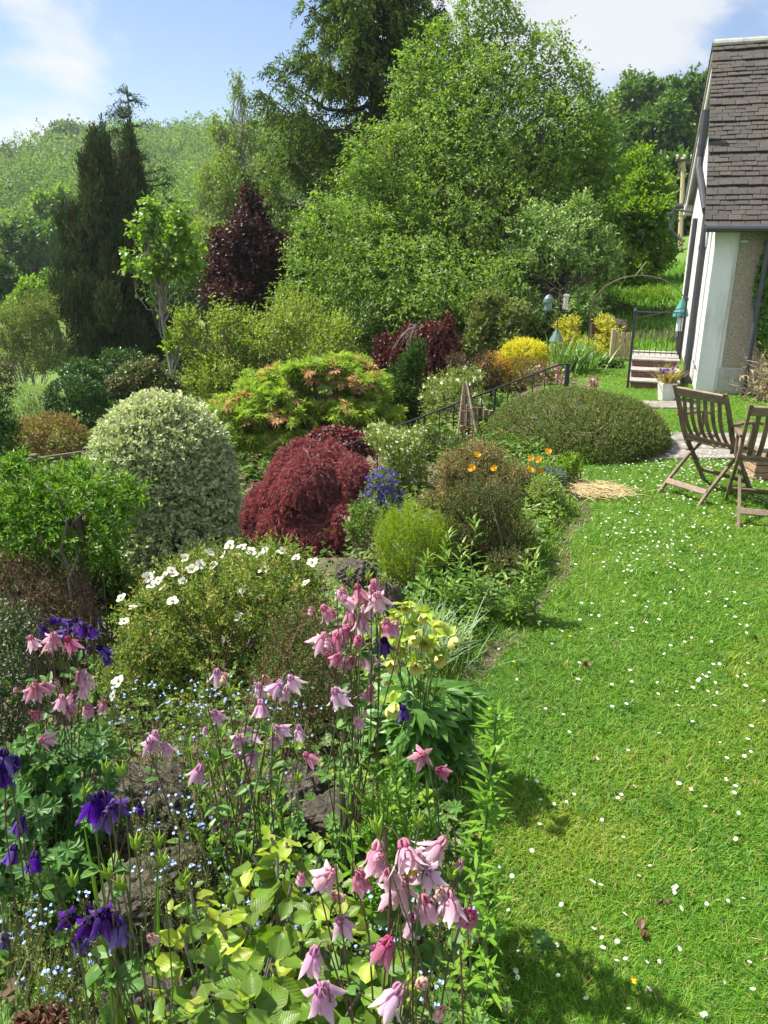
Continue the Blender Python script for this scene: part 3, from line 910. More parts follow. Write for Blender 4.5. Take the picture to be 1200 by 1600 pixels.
# ------------------------------------------------------------------ brick steps, gate, arch, picket gate, planter
BRICK = solid('red brick', [(.10, .045, .03), (.20, .085, .055), (.26, .13, .09)], 25, .9, bump=.5)
SLAB = solid('worn step slab', [(.16, .15, .13), (.33, .31, .28)], 10, .9, bump=.4)
IRON = solid('black iron', [(.012, .014, .016), (.03, .032, .035)], 20, .5)
SX = HP(-.56, .09, 0)
steps = thing('garden_steps', 'three brick garden steps with stone treads by the white gable', 'steps', SX)
for q in range(3):
    mb = MB()
    hh = .117
    for c_ in range(2):
        for b_ in range(4):
            for d_ in (0,):
                w = .66 / 4
                mb.box(SX + fv * (-.33 + (b_ + .5) * w) + gv * (q * .29 + .5) + zv * (q * hh + .022 + c_ * .043), (w - .010, .98, .035), HAX, bev=.004)
    mb.box(SX + gv * (q * .29 + .51) + zv * (q * hh + .04), (.64, .96, .08), HAX, mi=1)
    r = mb.build('riser', [BRICK, PLINTH], steps)
    mb = MB(); mb.box(SX + gv * (q * .29 + .49) + zv * (q * hh + .1), (.72, 1.02, .032), HAX, bev=.008, jit=0); mb.build('tread', SLAB, steps)
gate = thing('iron_gate', 'black iron gate with tall posts at the top of the brick steps', 'gate', SX + fv * .1)
for (f_, g_, z0, z1, rad, nm) in ((-.36, -.06, 0, 1.08, .019, 'post'), (.36, .8, .34, 1.2, .014, 'post')):
    mb = MB(); b_ = SX + fv * f_ + gv * g_
    mb.tube([b_ + zv * z0, b_ + zv * z1], rad, 8); mb.tube([b_ + zv * z1, b_ + zv * (z1 + .03), b_ + zv * (z1 + .07)], [rad * 1.5, rad * 1.6, .004], 8)
    mb.build(nm, IRON, gate)
mb = MB()
for q in range(9):
    b_ = SX + fv * (-.32 + q * .08) + gv * .8
    mb.tube([b_ + zv * .38, b_ + zv * 1.02], .005, 5)
for z_ in (.42, 1.02): mb.tube([SX + fv * -.36 + gv * .8 + zv * z_, SX + fv * .36 + gv * .8 + zv * z_], .010, 5)
mb.tube([SX + fv * -.36 + gv * -.06 + zv * 1.0, SX + fv * .36 + gv * .8 + zv * 1.1], .007, 5)
mb.build('bars', IRON, gate)
RUST = solid('rusty iron', [(.06, .04, .028), (.12, .08, .05)], 30, .8)
arch = thing('garden_arch', 'rusty iron hoop arch standing over the steps', 'arch', SX + gv * 1.6 - fv * .3)
mb = MB()
ax_ = SX + gv * 1.9 - fv * .3; ph = np.linspace(0, math.pi, 17)
for dg in (0, .22):
    mb.tube([ax_ + fv * -.75 + gv * dg + zv * .1] + [ax_ + fv * (-.75 * math.cos(x)) + gv * dg + zv * (.95 + .55 * math.sin(x)) for x in ph] + [ax_ + fv * .75 + gv * dg + zv * .1], .0065, 6)
for x in ph[1::3]: mb.tube([ax_ + fv * (-.75 * math.cos(x)) + zv * (.95 + .55 * math.sin(x)), ax_ + fv * (-.75 * math.cos(x)) + gv * .22 + zv * (.95 + .55 * math.sin(x))], .007, 5)
mb.build('hoop', RUST, arch)
mb = MB(); mb.tube([ax_ + zv * 1.5 - fv * .1, ax_ + zv * 1.72 + fv * .05], .006, 5); mb.build('twig', DRY, arch)
WOODP = solid('pale weathered wood', [(.26, .20, .11), (.42, .34, .20)], 12, .85, sc=(6, 6, .8))
WOODB = solid('brown weathered wood', [(.06, .034, .022), (.11, .066, .045)], 12, .85, sc=(6, 6, .8))
pk = P(973, 558, 13.6)
pk[2] = terr(pk[0], pk[1])
pg_ = thing('picket_gate', 'small pale wooden picket gate with a diagonal brace', 'gate', pk)
mb = MB()
for q in range(4): mb.box(pk + [-.12 + q * .085, .0, .27], (.06, .02, .46 + .02 * (q % 2)), bev=.005)
mb.build('pickets', WOODP, pg_)
mb = MB(); mb.tube([pk + [-.13, -.022, .1], pk + [.14, -.022, .42]], .018, 4); mb.box(pk + [0, .021, .42], (.32, .02, .05)); mb.box(pk + [0, .021, .12], (.32, .02, .05)); mb.build('brace', WOODP, pg_)
mb = MB(); mb.box(pk + [-.2, 0, .27], (.075, .075, .6), bev=.008); mb.build('post', WOODP, pg_)
fk = P(950, 545, 14.6); fk[2] = terr(fk[0], fk[1])
fp = thing('fence_panel', 'low red brown fence panel beside the picket gate', 'fence', fk)
mb = MB()
for q in range(5): mb.box(fk + [0, .0 + .004 * (q % 2), .06 + q * .088], (.62, .02, .08), bev=.004)
mb.build('boards', WOODB, fp)
mb = MB(); mb.box(fk + [-.33, .01, .25], (.05, .05, .56), bev=.006); mb.build('post', WOODB, fp)

# blue green garden lantern hood by the gable, white planter with dry grass
TEAL = solid('teal painted metal', [(.03, .17, .155), (.06, .24, .22)], 12, .5)
tp = HP(-.24, 1.25, .42)
tl_ = thing('bird_feeder', 'teal cone topped bird feeder beside the white gable wall', 'bird feeder', tp)
mb = MB(); mb.tube([tp, tp + zv * .78], .012, 6); mb.build('pole', IRON, tl_)
mb = MB(); mb.tube([tp + zv * .52, tp + zv * .56, tp + zv * .80], [.12, .115, .012], 12); mb.build('hood', TEAL, tl_)
mb = MB(); mb.tube([tp + zv * .3, tp + zv * .5], .05, 8); mb.build('seed_tube', solid('clear plastic', [(.4, .5, .55), (.6, .65, .65)], 12, .3), tl_)
pl = P(1042, 612, 10.4); pl[2] = 0
plt_ = thing('stone_planter', 'small white stone planter at the corner of the cottage', 'planter', pl)
mb = MB()
mb.tube([pl + zv * 0, pl + zv * .05, pl + zv * .2, pl + zv * .24], [.11, .115, .135, .14], 8); mb.build('pot', solid('chalky stone', [(.5, .5, .46), (.68, .67, .62)], 12, .9, bump=.3), plt_)
gp = thing('ornamental_grass', 'tuft of yellowing grass with violet flowers growing in the white planter', 'plant', pl + zv * .22)
mb = MB(); n = 260; az = rng.uniform(0, 6.28, n); ln = rng.uniform(.1, .9, n)
leaves(mb, 'lance', pl + zv * .2 + rng.normal(0, .05, (n, 3)) * [1, 1, .1], np.stack([np.cos(az) * ln, np.sin(az) * ln, np.ones(n)], -1), np.stack([-np.cos(az), -np.sin(az), np.full(n, .5)], -1), rng.uniform(.15, .34, n), .012)
mb.build('foliage', leafmat('yellow grass', [(.16, .17, .04), (.30, .25, .10), (.38, .30, .16)], .35, .6), gp)
VIO = leafmat('violet petal', [(.10, .05, .38), (.22, .12, .55)], .35, .5, (1.1, 1, 1.1))
for (px, py) in ((1034, 580), (1042, 581), (1052, 579)):
    mb = MB(); c = P(px, py, 10.3); d = sph(14); leaves(mb, 'round', c + d * .006, d, sph(14), .045, .035); mb.build('flower', VIO, gp)

# utility pole on the bank
up_ = P(1065, 372, 33.0); uz = float(terr(up_[0], up_[1]))
po = thing('utility_pole', 'wooden utility pole with a short crossarm on the bank behind the cottage', 'utility pole', (up_[0], up_[1], uz))
top_ = P(1072, 245, 33.0)
mb = MB(); mb.tube([np.array([up_[0], up_[1], uz - .2]), np.array([top_[0] - .1, top_[1], top_[2]])], [.12, .09], 8); mb.build('post', WOODP, po)
mb = MB(); tpp = np.array([top_[0] - .1, top_[1], top_[2]])
mb.box(tpp - [0, .1, .15], (.7, .09, .1)); mb.build('crossarm', WOODB, po)
for dx in (-.3, 0, .3):
    mb = MB(); mb.tube([tpp + [dx, -.1, -.1], tpp + [dx, -.1, .03], tpp + [dx, -.1, .08]], [.03, .055, .03], 6); mb.build('insulator', WHITE, po)
mb = MB(); mb.tube([tpp, tpp + [-.55, -.3, -1.9]], .02, 4); mb.tube([tpp + [-.55, -.3, -1.9], tpp + [-.6, -.3, -2.1]], .06, 6); mb.build('stay_wire', IRON, po)
# ------------------------------------------------------------------ trees
M_CYP = [leafmat('cypress dark', [(.014, .03, .012), (.026, .048, .018), (.04, .062, .022)], .1, .7),
         leafmat('cypress brown', [(.05, .042, .02), (.075, .06, .028)], .1, .8)]
M_SPR = [leafmat('spruce dark', [(.022, .042, .012), (.04, .07, .018)], .15, .6),
         leafmat('spruce light', [(.07, .11, .018), (.11, .15, .03)], .25, .6)]
M_CED = [leafmat('cedar blue green', [(.028, .05, .035), (.05, .08, .055)], .1, .6)]
M_BIR = leafmat('birch leaf', [(.09, .13, .03), (.13, .17, .045), (.16, .19, .06)], .4, .5)
M_COP = leafmat('copper leaf', [(.015, .009, .010), (.03, .015, .015), (.052, .024, .022)], .25, .5, (1.6, .7, .6))
M_CHE = leafmat('cherry leaf', [(.05, .095, .02), (.09, .145, .032), (.13, .185, .05), (.19, .24, .095)], .45, .5)
M_SLE = leafmat('poplar leaf', [(.10, .17, .025), (.15, .22, .04), (.08, .14, .03)], .45, .35)
M_WHI = leafmat('whitebeam leaf', [(.07, .14, .035), (.12, .19, .06), (.21, .27, .13), (.32, .37, .24)], .3, .45)
M_BRI = leafmat('bright leaf', [(.085, .145, .015), (.125, .19, .022), (.16, .22, .035)], .45, .45)
M_DKT = leafmat('dark oak leaf', [(.032, .066, .016), (.055, .10, .022), (.08, .13, .03)], .3, .5)
M_MID = leafmat('mid oak leaf', [(.05, .10, .018), (.085, .15, .026)], .3, .5)
M_WIL = leafmat('willow leaf', [(.085, .105, .06), (.12, .145, .085), (.17, .19, .125)], .35, .45)

plant('cypress_tree', 'tall dark columnar cypress with a brown tinge left of the slender tree', 'tree', 22,
      [(160, 530, 84, 120), (158, 410, 70, 105), (160, 305, 44, 80), (157, 240, 20, 46), (115, 450, 32, 70), (195, 370, 34, 90), (165, 600, 80, 60)], M_CYP, 11000, nl=7, tl=.40, L=.16, Wd=.045,
      group=None, up=1.6, out=.7, spread=.35, lup=.7, droop=0, jit=.3, base=(165, 560), trunk=.2, tree=True, clump=46, csize=.2, mi=[.82, .18], shell=.4, dj=.5, cflat=1.2)
plant('cypress_tree', 'narrow dark cypress close behind the taller brown tinged one', 'tree', 24,
      [(228, 510, 58, 130), (215, 395, 42, 110), (208, 300, 27, 75), (203, 235, 12, 44)], M_CYP, 5600, nl=7, tl=.40, L=.16, Wd=.045,
      up=1.6, out=.7, spread=.35, lup=.7, base=(215, 560), trunk=.16, tree=True, clump=36, csize=.22, mi=[.9, .1], shell=.4, dj=.5, cflat=1.2)

def conifer(name, label, zc, px, ytop, ybase, prof, mats, nwh, nper, sprig, L, Wd, trunk, hang=.3, lift=.1, light=.35, dens=9., droop=.45):
    """prof: list of (height fraction from base, branch length in metres)."""
    b = P(px, ybase, zc); bx, by = b[0], b[1]; bz = float(terr(bx, by))
    tz = P(px, ytop, zc)[2]
    root = thing(name, label, 'tree', (bx, by, bz))
    H = tz - bz
    tb = MB(); tb.tube([[bx, by, bz - .2], [bx, by, bz + H * .5], [bx, by, tz - .2]], [trunk, trunk * .6, .03], 9)
    Ps = []; Ds = []; Ms = []
    hf = [p[0] for p in prof]; lf = [p[1] for p in prof]
    for w in range(nwh):
        f = .06 + .93 * (w / nwh) ** .95
        for q in range(nper):
            az = rng.uniform(0, 6.28); l = np.interp(f, hf, lf) * rng.uniform(.62, 1.12)
            if l < .15: continue
            z0 = bz + f * H + rng.normal(0, .12)
            d = np.array([math.cos(az), math.sin(az), 0])
            t = np.linspace(0, 1, 7)
            path = np.array([bx, by, z0]) + d * (t * l)[:, None] + np.stack([0 * t, 0 * t, l * (-.30 * np.sin(t * 2.2) * (1 - lift) + lift * 1.1 * t ** 2)], -1)
            path += rng.normal(0, .03 * l, path.shape) * t[:, None]
            tb.tube(path, np.linspace(.035 + .012 * l, .008, 7), 4, cap=False)
            ns = int(dens * l) + 3
            tt = np.clip(rng.beta(1.7, 1.0, ns), .12, 1)
            for a in tt:
                i = min(int(a * 6), 5); p0 = path[i] + (path[i + 1] - path[i]) * (a * 6 - i)
                sd_ = np.array([-d[1], d[0], 0]) * rng.normal(0, 1)
                dd_ = d * .75 + sd_ * .7 + np.array([0, 0, -hang + rng.normal(0, .2)])
                Ps.append(p0); Ds.append(dd_)
                Ms.append(1 if (rng.uniform() < light * (.4 + a)) and len(mats) > 1 else 0)
    fm = MB()
    sprigs(fm, 'dia', np.array(Ps), np.array(Ds), 12, sprig, L, Wd, .6, .1, droop, .28, np.array(Ms))
    fm.build('crown', mats, root, uv=False)
    tb.build('trunk', BARK, root, smooth=True)
    return root
conifer('spruce_tree', 'very tall layered dark green spruce rising behind the broad cherry', 25, 588, -45, 560,
        [(0, 3.6), (.2, 4.2), (.38, 4.1), (.52, 3.7), (.66, 2.9), (.75, 2.5), (.82, 2.3), (.93, 1.7), (1, .3)], M_SPR, 31, 7, .46, .16, .055, .3, hang=.42, lift=.3, light=.5, dens=24, droop=.4)
conifer('cedar_tree', 'thin blue green cedar spire with sparse open branches behind the cypresses', 30, 240, 150, 560,
        [(0, 2.4), (.3, 2.2), (.6, 1.5), (.8, .95), (.93, .45), (1, .15)], M_CED, 30, 4, .4, .14, .04, .16, hang=.0, lift=.35, dens=6)

plant('birch_tree', 'airy pale green birch with drooping twigs against the hill', 'tree', 36,
      [(352, 380, 62, 80), (372, 290, 66, 90), (345, 200, 26, 38), (400, 215, 26, 40), (374, 150, 15, 42), (330, 300, 30, 50), (420, 300, 28, 60)], M_BIR, 2300, nl=9, tl=.9, L=.15, Wd=.09,
      up=-.25, out=.5, spread=.6, lup=-.2, droop=.5, base=(375, 520), trunk=.2, tmat=BARKG, tree=True, clump=14, csize=.3, shell=.3)
plant('copper_beech_tree', 'dark purple leaved copper beech in front of the birch', 'tree', 20,
      [(392, 400, 58, 55), (360, 420, 40, 45), (395, 335, 22, 40), (430, 415, 40, 50), (395, 450, 75, 40)], M_COP, 2300, nl=8, tl=.4, L=.12, Wd=.09,
      up=.2, base=(395, 520), trunk=.14, tree=True, clump=16, csize=.36)
plant('cherry_tree', 'broad light green cherry tree filling the middle of the garden', 'tree', 18.5,
      [(752, 85, 62, 88), (828, 125, 60, 82), (680, 150, 62, 80), (760, 240, 150, 110), (895, 215, 40, 80), (615, 285, 85, 80), (700, 370, 180, 110), (865, 330, 80, 100),
       (885, 185, 58, 70), (930, 285, 42, 66), (820, 255, 90, 80), (905, 375, 58, 62), (930, 210, 24, 36), (555, 400, 90, 80, -1.0), (700, 460, 170, 75, -1.5), (510, 440, 70, 70, -1.2), (840, 420, 90, 70), (925, 270, 35, 60), (590, 470, 90, 60, -1.5)],
      M_CHE, 13000, nl=9, tl=.5, L=.105, Wd=.058, tm='dia', up=.45, out=.8, spread=.75, lup=-.1, droop=.3, base=(740, 560), trunk=.26, tree=True, clump=20, csize=.5, shell=.3, jit=.4, dj=.45)
plant('slender_tree', 'slender young tree with sparse large pale green leaves beside the cypress', 'tree', 14.5,
      [(250, 345, 42, 40), (222, 395, 28, 50), (285, 370, 30, 70), (262, 440, 45, 60), (232, 330, 18, 30), (275, 500, 30, 60)], M_SLE, 420, nl=7, tl=.4, L=.12, Wd=.085, tm='leaf',
      up=.5, spread=.9, lup=-.3, droop=.2, base=(275, 600), trunk=.055, tmat=BARKG, tree=True, shell=.35, clump=5, csize=.35)
plant('whitebeam_tree', 'silvery green whitebeam with clusters of pale blossom beside the cherry', 'tree', 16.5,
      [(905, 340, 42, 36), (862, 400, 76, 66), (800, 430, 44, 40), (880, 475, 80, 55), (930, 400, 40, 50), (815, 490, 60, 40)], M_WHI, 3100, nl=8, tl=.3, L=.10, Wd=.055,
      up=.4, base=(870, 560), trunk=.11, tree=True, clump=14, csize=.34, shell=.5)
plant('maple_tree', 'vivid yellow green tree between the whitebeam and the utility pole', 'tree', 24,
      [(1000, 285, 45, 58), (975, 345, 70, 60), (1010, 390, 48, 60), (950, 420, 60, 50), (1025, 320, 28, 50)], M_BRI, 3000, nl=8, tl=.4, L=.15, Wd=.11,
      up=.3, base=(990, 500), trunk=.16, tree=True, clump=14, csize=.33)
for k, (lab, zc, rows, mat, bx) in enumerate((
        ('tall dark green tree on the hilltop touching the cottage roof', 62, [(1075, 165, 42, 50), (1100, 200, 40, 60), (1060, 220, 40, 50)], M_DKT, 1080),
        ('dark rounded tree on the right hillside below the skyline', 56, [(1030, 215, 50, 50), (1000, 240, 45, 45), (1050, 260, 45, 55)], M_DKT, 1030),
        ('olive tinged tree on the hilltop with thin feathery top', 68, [(985, 165, 38, 45), (960, 190, 40, 45), (1020, 160, 35, 40)], M_MID, 985),
        ('mid green tree on the right hillside directly behind the cherry', 50, [(930, 260, 50, 60), (950, 300, 50, 50)], M_MID, 940),
        ('dark shaded tree behind the vivid yellow green maple', 40, [(1060, 290, 40, 40), (1080, 350, 50, 50), (1040, 330, 40, 50)], M_DKT, 1065))):
    plant('hill_tree', lab, 'tree', zc, rows, mat, 1300, nl=8, tl=1.0, L=.42, Wd=.30, up=.3, base=(bx, 420), trunk=.3, tree=True, clump=14, csize=.36, group='trees on the right hillside')
for k, (lab, zc, rows, mat, bx) in enumerate((
        ('dark green round oak at the left edge of the valley meadow', 62, [(35, 395, 42, 42), (15, 415, 30, 40), (62, 415, 26, 38)], M_DKT, 35),
        ('bright green spreading tree on the slope above the dark oak', 90, [(72, 335, 36, 22), (100, 325, 26, 24)], M_BRI, 78),
        ('dark clump topped tree near the left skyline of the hill', 210, [(16, 252, 26, 20), (30, 268, 18, 16)], M_DKT, 18),
        ('mid green tree on the slope beside the tall cypress', 80, [(75, 385, 30, 28), (100, 395, 24, 30)], M_MID, 85),
        ('dark green tree in front of the meadow at the far left edge', 46, [(15, 455, 34, 34), (-15, 440, 40, 40)], M_DKT, 10),
        ('mid green bushy tree in front of the meadow beside the cypress', 42, [(80, 460, 36, 36), (60, 480, 30, 24)], M_MID, 75),
        ('small light green tree between the two dark trees at the left edge', 40, [(45, 470, 26, 24), (30, 490, 24, 18)], M_BRI, 42),
        ('mid green tree between the copper beech and the spruce', 38, [(470, 420, 50, 60), (440, 380, 40, 40), (500, 390, 40, 50)], M_MID, 470),
        ('mid green tree behind the slender pale tree', 40, [(320, 430, 50, 50), (290, 460, 40, 40), (350, 470, 50, 40)], M_MID, 320),
        ('broad mid green tree on the hill crest left of the cypress tip', 240, [(122, 212, 30, 14), (95, 224, 24, 14)], M_MID, 115))):
    plant('valley_tree', lab, 'tree', zc, rows, mat, 1000, nl=8, tl=zc * .014, L=zc * .0062, Wd=zc * .0045, up=.3, base=(bx, 420), trunk=.3, tree=True, clump=12, csize=.36, group='trees across the valley')
# pale valley pole at the left
vp = P(45, 462, 58); vz = float(terr(vp[0], vp[1]))
pv = thing('utility_pole', 'thin distant utility pole in the meadow left of the cypress', 'utility pole', (vp[0], vp[1], vz))
mb = MB(); mb.tube([[vp[0], vp[1], vz - .2], [vp[0], vp[1], P(45, 433, 58)[2]]], .1, 6); mb.build('post', WOODP, pv)
mb = MB(); mb.box([vp[0], vp[1] - .12, P(45, 436, 58)[2]], (1.0, .1, .1)); mb.build('crossarm', WOODP, pv)

plant('willow_shrub', 'feathery silvery green willow at the left edge of the garden', 'shrub', 18,
      [(42, 500, 44, 44), (60, 545, 40, 60), (20, 560, 40, 60), (85, 510, 22, 40)], M_WIL, 1500, nl=9, tl=.5, L=.09, Wd=.022,
      up=.9, spread=.5, base=(50, 600), trunk=.06, tmat=BARKG, tree=False, clump=10, csize=.35, stems=26, srad=.02, shell=.4)
# ------------------------------------------------------------------ shrubs of the far and middle beds
M_HAZ = leafmat('hazel leaf', [(.10, .14, .02), (.15, .19, .03), (.20, .23, .05)], .4, .5)
M_LAU = leafmat('laurel leaf', [(.035, .07, .018), (.06, .10, .025), (.10, .13, .04)], .25, .35)
M_BOX = leafmat('box leaf', [(.022, .06, .018), (.045, .095, .025), (.07, .13, .035)], .25, .35)
M_BXD = leafmat('dark box leaf', [(.016, .045, .014), (.032, .07, .02), (.055, .10, .03)], .2, .4)
M_SIL = leafmat('silver leaf', [(.13, .19, .10), (.20, .26, .15), (.26, .32, .20)], .3, .5)
M_ORG = leafmat('bronze leaf', [(.09, .10, .03), (.14, .12, .035), (.20, .12, .05)], .3, .5)
M_PIE = leafmat('pieris leaf', [(.03, .06, .018), (.055, .085, .025), (.16, .09, .055)], .3, .4)
M_YEL = leafmat('golden leaf', [(.44, .42, .015), (.54, .50, .02), (.62, .56, .03)], .3, .5)
M_AZA = leafmat('yellow azalea', [(.40, .37, .02), (.50, .44, .04), (.16, .19, .03), (.52, .44, .12)], .35, .5)
M_BER = leafmat('berberis leaf', [(.035, .022, .018), (.06, .035, .025), (.05, .055, .022)], .3, .45)
M_RBR = leafmat('red green leaf', [(.06, .09, .02), (.10, .10, .025), (.16, .05, .025), (.10, .14, .03)], .3, .45)
M_OYE = leafmat('orange yellow leaf', [(.30, .24, .02), (.34, .17, .03), (.20, .20, .03)], .35, .5)
M_LIL = leafmat('lilac leaf', [(.075, .10, .03), (.11, .135, .045), (.15, .15, .065)], .3, .45)
M_LIF = leafmat('lilac blossom', [(.30, .22, .26), (.40, .30, .34)], .3, .6)
M_OLE = leafmat('olearia leaf', [(.09, .12, .04), (.14, .17, .06), (.18, .2, .09)], .3, .5)
M_BLO = leafmat('white blossom', [(.70, .70, .60), (.80, .80, .74)], .3, .6)
M_DCY = leafmat('dark frond', [(.014, .042, .008), (.03, .07, .012), (.065, .11, .02)], .15, .5)
M_WEE = leafmat('weeping copper leaf', [(.028, .011, .011), (.052, .018, .016), (.09, .032, .024)], .3, .4, (1.6, .7, .5))
M_GRN = leafmat('bed leaf', [(.05, .11, .022), (.09, .16, .03), (.14, .20, .05)], .35, .45)
M_HEG = leafmat('grey heather', [(.10, .09, .09), (.15, .13, .13), (.09, .10, .06)], .2, .7)
PALEB = solid('pale weeping bark', [(.17, .125, .11), (.27, .21, .185)], 14, .9)

def blossom(root, pts, nor, n, mat, L, tm='round', num=5, name='blossom', off=.02, sel=None):
    mb = MB()
    k = np.arange(len(pts)) if sel is None else np.where(sel)[0]
    k = rng.choice(k, min(n, len(k)), replace=False)
    for j in range(num):
        d = sph(len(k)) * .8 + nor[k] * .7
        leaves(mb, tm, pts[k] + nor[k] * off + rng.normal(0, L * .3, (len(k), 3)), d, nor[k] + rng.normal(0, .4, (len(k), 3)), L, L * .9)
    tag(mb.build(name, mat, root, uv=True), kind='stuff')

plant('hazel_shrub', 'large yellow green twiggy shrub in front of the copper beech', 'shrub', 14,
      [(335, 530, 62, 66), (440, 515, 105, 56), (330, 590, 52, 50), (430, 580, 115, 60), (520, 530, 42, 52)], M_HAZ, 3000, nl=8, tl=.35, L=.062, Wd=.045,
      up=.9, base=(400, 640), stems=110, srad=.013, clump=13, csize=.33, shell=.25, twigs=420, tmat=TWIG)
plant('pieris_shrub', 'dark pieris shrub with reddish leaf tips below the cypress', 'shrub', 13,
      [(222, 590, 42, 34), (250, 605, 30, 30), (200, 600, 30, 28)], M_PIE, 620, nl=9, tl=.12, L=.08, Wd=.026, tm='lance', up=.4, base=(225, 630), clump=8, csize=.4)
r_, p_, n_ = plant('clipped_ball_shrub', 'clipped dark green ball shrub behind the variegated dome', 'shrub', 12,
      [(120, 630, 48, 40)], M_BXD, 2200, nl=8, tl=.07, L=.034, Wd=.022, base=(120, 670), shell=.85)
plant('laurel_hedge', 'dark shaded evergreen shrubs below the cypresses behind the clipped ball', 'shrub', 17,
      [(125, 600, 55, 36), (190, 585, 50, 40), (265, 600, 50, 34), (300, 560, 34, 50)], M_BXD, 1500, nl=8, tl=.2, L=.09, Wd=.045, base=(190, 620), clump=8, csize=.42)
plant('silver_ball_shrub', 'rounded silvery shrub left of the dark green clipped ball', 'shrub', 12.5,
      [(52, 632, 42, 30), (35, 645, 30, 24)], M_SIL, 800, nl=8, tl=.12, L=.045, Wd=.016, base=(50, 670), shell=.7)
plant('bronze_shrub', 'low spreading shrub with bronze tinged leaves below the silvery ball', 'shrub', 10.5,
      [(75, 682, 58, 32), (40, 690, 40, 28), (110, 690, 32, 25)], M_ORG, 1000, nl=8, tl=.12, L=.05, Wd=.022, base=(75, 715), shell=.6)
plant('laurel_shrub', 'dark glossy green shrub cut off by the left edge', 'shrub', 9,
      [(0, 690, 32, 48), (-50, 650, 60, 70)], M_BOX, 900, nl=8, tl=.15, L=.06, Wd=.03, base=(-15, 730), shell=.6)
plant('dark_berberis_shrub', 'dark red brown shrub behind the laurel at the left edge', 'shrub', 11,
      [(-5, 600, 26, 40), (-50, 590, 40, 50)], M_BER, 600, nl=8, tl=.15, L=.05, Wd=.025, base=(-10, 660), shell=.6)
plant('filler_shrub', 'mid green leafy shrub between the clipped ball and the pieris', 'shrub', 13.5,
      [(185, 655, 26, 24), (262, 640, 45, 40)], M_LAU, 900, nl=8, tl=.15, L=.06, Wd=.026, base=(170, 660), shell=.5, clump=6, csize=.45)

r_, p_, n_ = plant('weeping_beech_tree', 'dark red weeping copper beech with pale arching branches', 'tree', 13,
      [(652, 535, 58, 34), (610, 560, 38, 34), (693, 545, 30, 40), (640, 575, 60, 35)], M_WEE, 1500, nl=9, tl=.34, L=.065, Wd=.045,
      up=-.9, out=.5, spread=.5, lup=-.5, droop=.6, base=(650, 610), trunk=.05, tmat=PALEB, tree=True, shell=.5, top=-.3, clump=9, csize=.36, cflat=1.3)
wb = MB(); top_ = P(655, 515, 12.9)
for q in range(22):
    an = rng.uniform(-2.9, .3); rx = rng.uniform(.35, .8)
    e = top_ + np.array([math.cos(an) * rx, math.sin(an) * rx * .8, -rng.uniform(.3, .7)])
    m_ = top_ + (e - top_) * .55 + [0, 0, rng.uniform(.15, .34)]
    t_ = np.linspace(0, 1, 8)[:, None]
    wb.tube((1 - t_) ** 2 * top_ + 2 * t_ * (1 - t_) * (m_ + [0, 0, .2]) + t_ ** 2 * e + rng.normal(0, .012, (8, 3)), np.linspace(.010, .003, 8), 4, cap=False)
wb.build('branches', PALEB, r_)
plant('leafy_ground_plant', 'low dark green plants at the foot of the twig obelisk', 'plant', 8.4, [(690, 700, 42, 24), (750, 695, 30, 14), (660, 690, 30, 26)], M_LAU, 420, nl=7, tl=.1, L=.05, Wd=.022, up=.6, base=(700, 720), shell=.3)
plant('dwarf_cypress_shrub', 'dark green dwarf cypress below the weeping copper beech', 'shrub', 11,
      [(642, 570, 26, 38), (628, 620, 44, 44), (652, 650, 44, 34)], M_DCY, 2000, nl=8, tl=.16, L=.055, Wd=.02, up=.7, spread=.5, base=(635, 660), shell=.5, clump=10, csize=.4)
r_, p_, n_ = plant('olearia_shrub', 'olive green shrub with flat white flower heads behind the railing', 'shrub', 10.3,
      [(715, 598, 40, 30), (692, 635, 45, 45), (735, 630, 30, 35), (680, 680, 40, 40)], M_OLE, 1000, nl=8, tl=.14, L=.05, Wd=.02, base=(700, 680), clump=8, csize=.4)
blossom(r_, p_, n_, 46, M_BLO, .032, num=9, sel=n_[:, 2] > 0)
r_, p_, n_ = plant('lilac_shrub', 'rounded lilac with fading pinkish blossom in front of the cherry', 'shrub', 15,
      [(770, 490, 46, 32), (768, 530, 48, 36), (745, 520, 30, 30), (795, 520, 28, 30)], M_LIL, 1500, nl=8, tl=.18, L=.07, Wd=.045, base=(770, 580), clump=10, csize=.38)
blossom(r_, p_, n_, 90, M_LIF, .035, num=9)
plant('berberis_shrub', 'dark maroon berberis right of the white flowered olearia', 'shrub', 12,
      [(738, 580, 40, 28), (720, 575, 30, 22), (755, 595, 28, 25)], M_BER, 900, nl=8, tl=.14, L=.035, Wd=.02, base=(735, 620), clump=8, csize=.4)
plant('orange_shrub', 'small yellow and orange leaved shrub left of the golden dome', 'shrub', 12.4,
      [(772, 575, 24, 22), (785, 590, 22, 22), (765, 598, 18, 18)], M_OYE, 600, nl=8, tl=.12, L=.04, Wd=.024, base=(775, 620))
plant('golden_shrub', 'bright golden yellow dome shaped shrub below the bird feeders', 'shrub', 13,
      [(820, 552, 36, 20), (802, 556, 20, 16), (838, 556, 18, 16)], M_YEL, 1500, nl=8, tl=.1, L=.03, Wd=.02, base=(820, 600), shell=.75)
plant('nandina_shrub', 'green and red leaved shrub directly below the golden dome', 'shrub', 12.4,
      [(822, 580, 40, 20), (805, 600, 34, 24), (842, 598, 30, 24), (820, 622, 36, 20)], M_RBR, 1000, nl=8, tl=.12, L=.04, Wd=.018, base=(820, 635))
plant('azalea_shrub', 'yellow flowering azalea to the right of the bird feeder pole', 'shrub', 14.4,
      [(900, 530, 38, 26), (942, 520, 30, 24), (922, 552, 44, 28), (882, 558, 26, 22)], M_AZA, 1500, nl=8, tl=.15, L=.06, Wd=.035, base=(915, 575), clump=7, csize=.42)
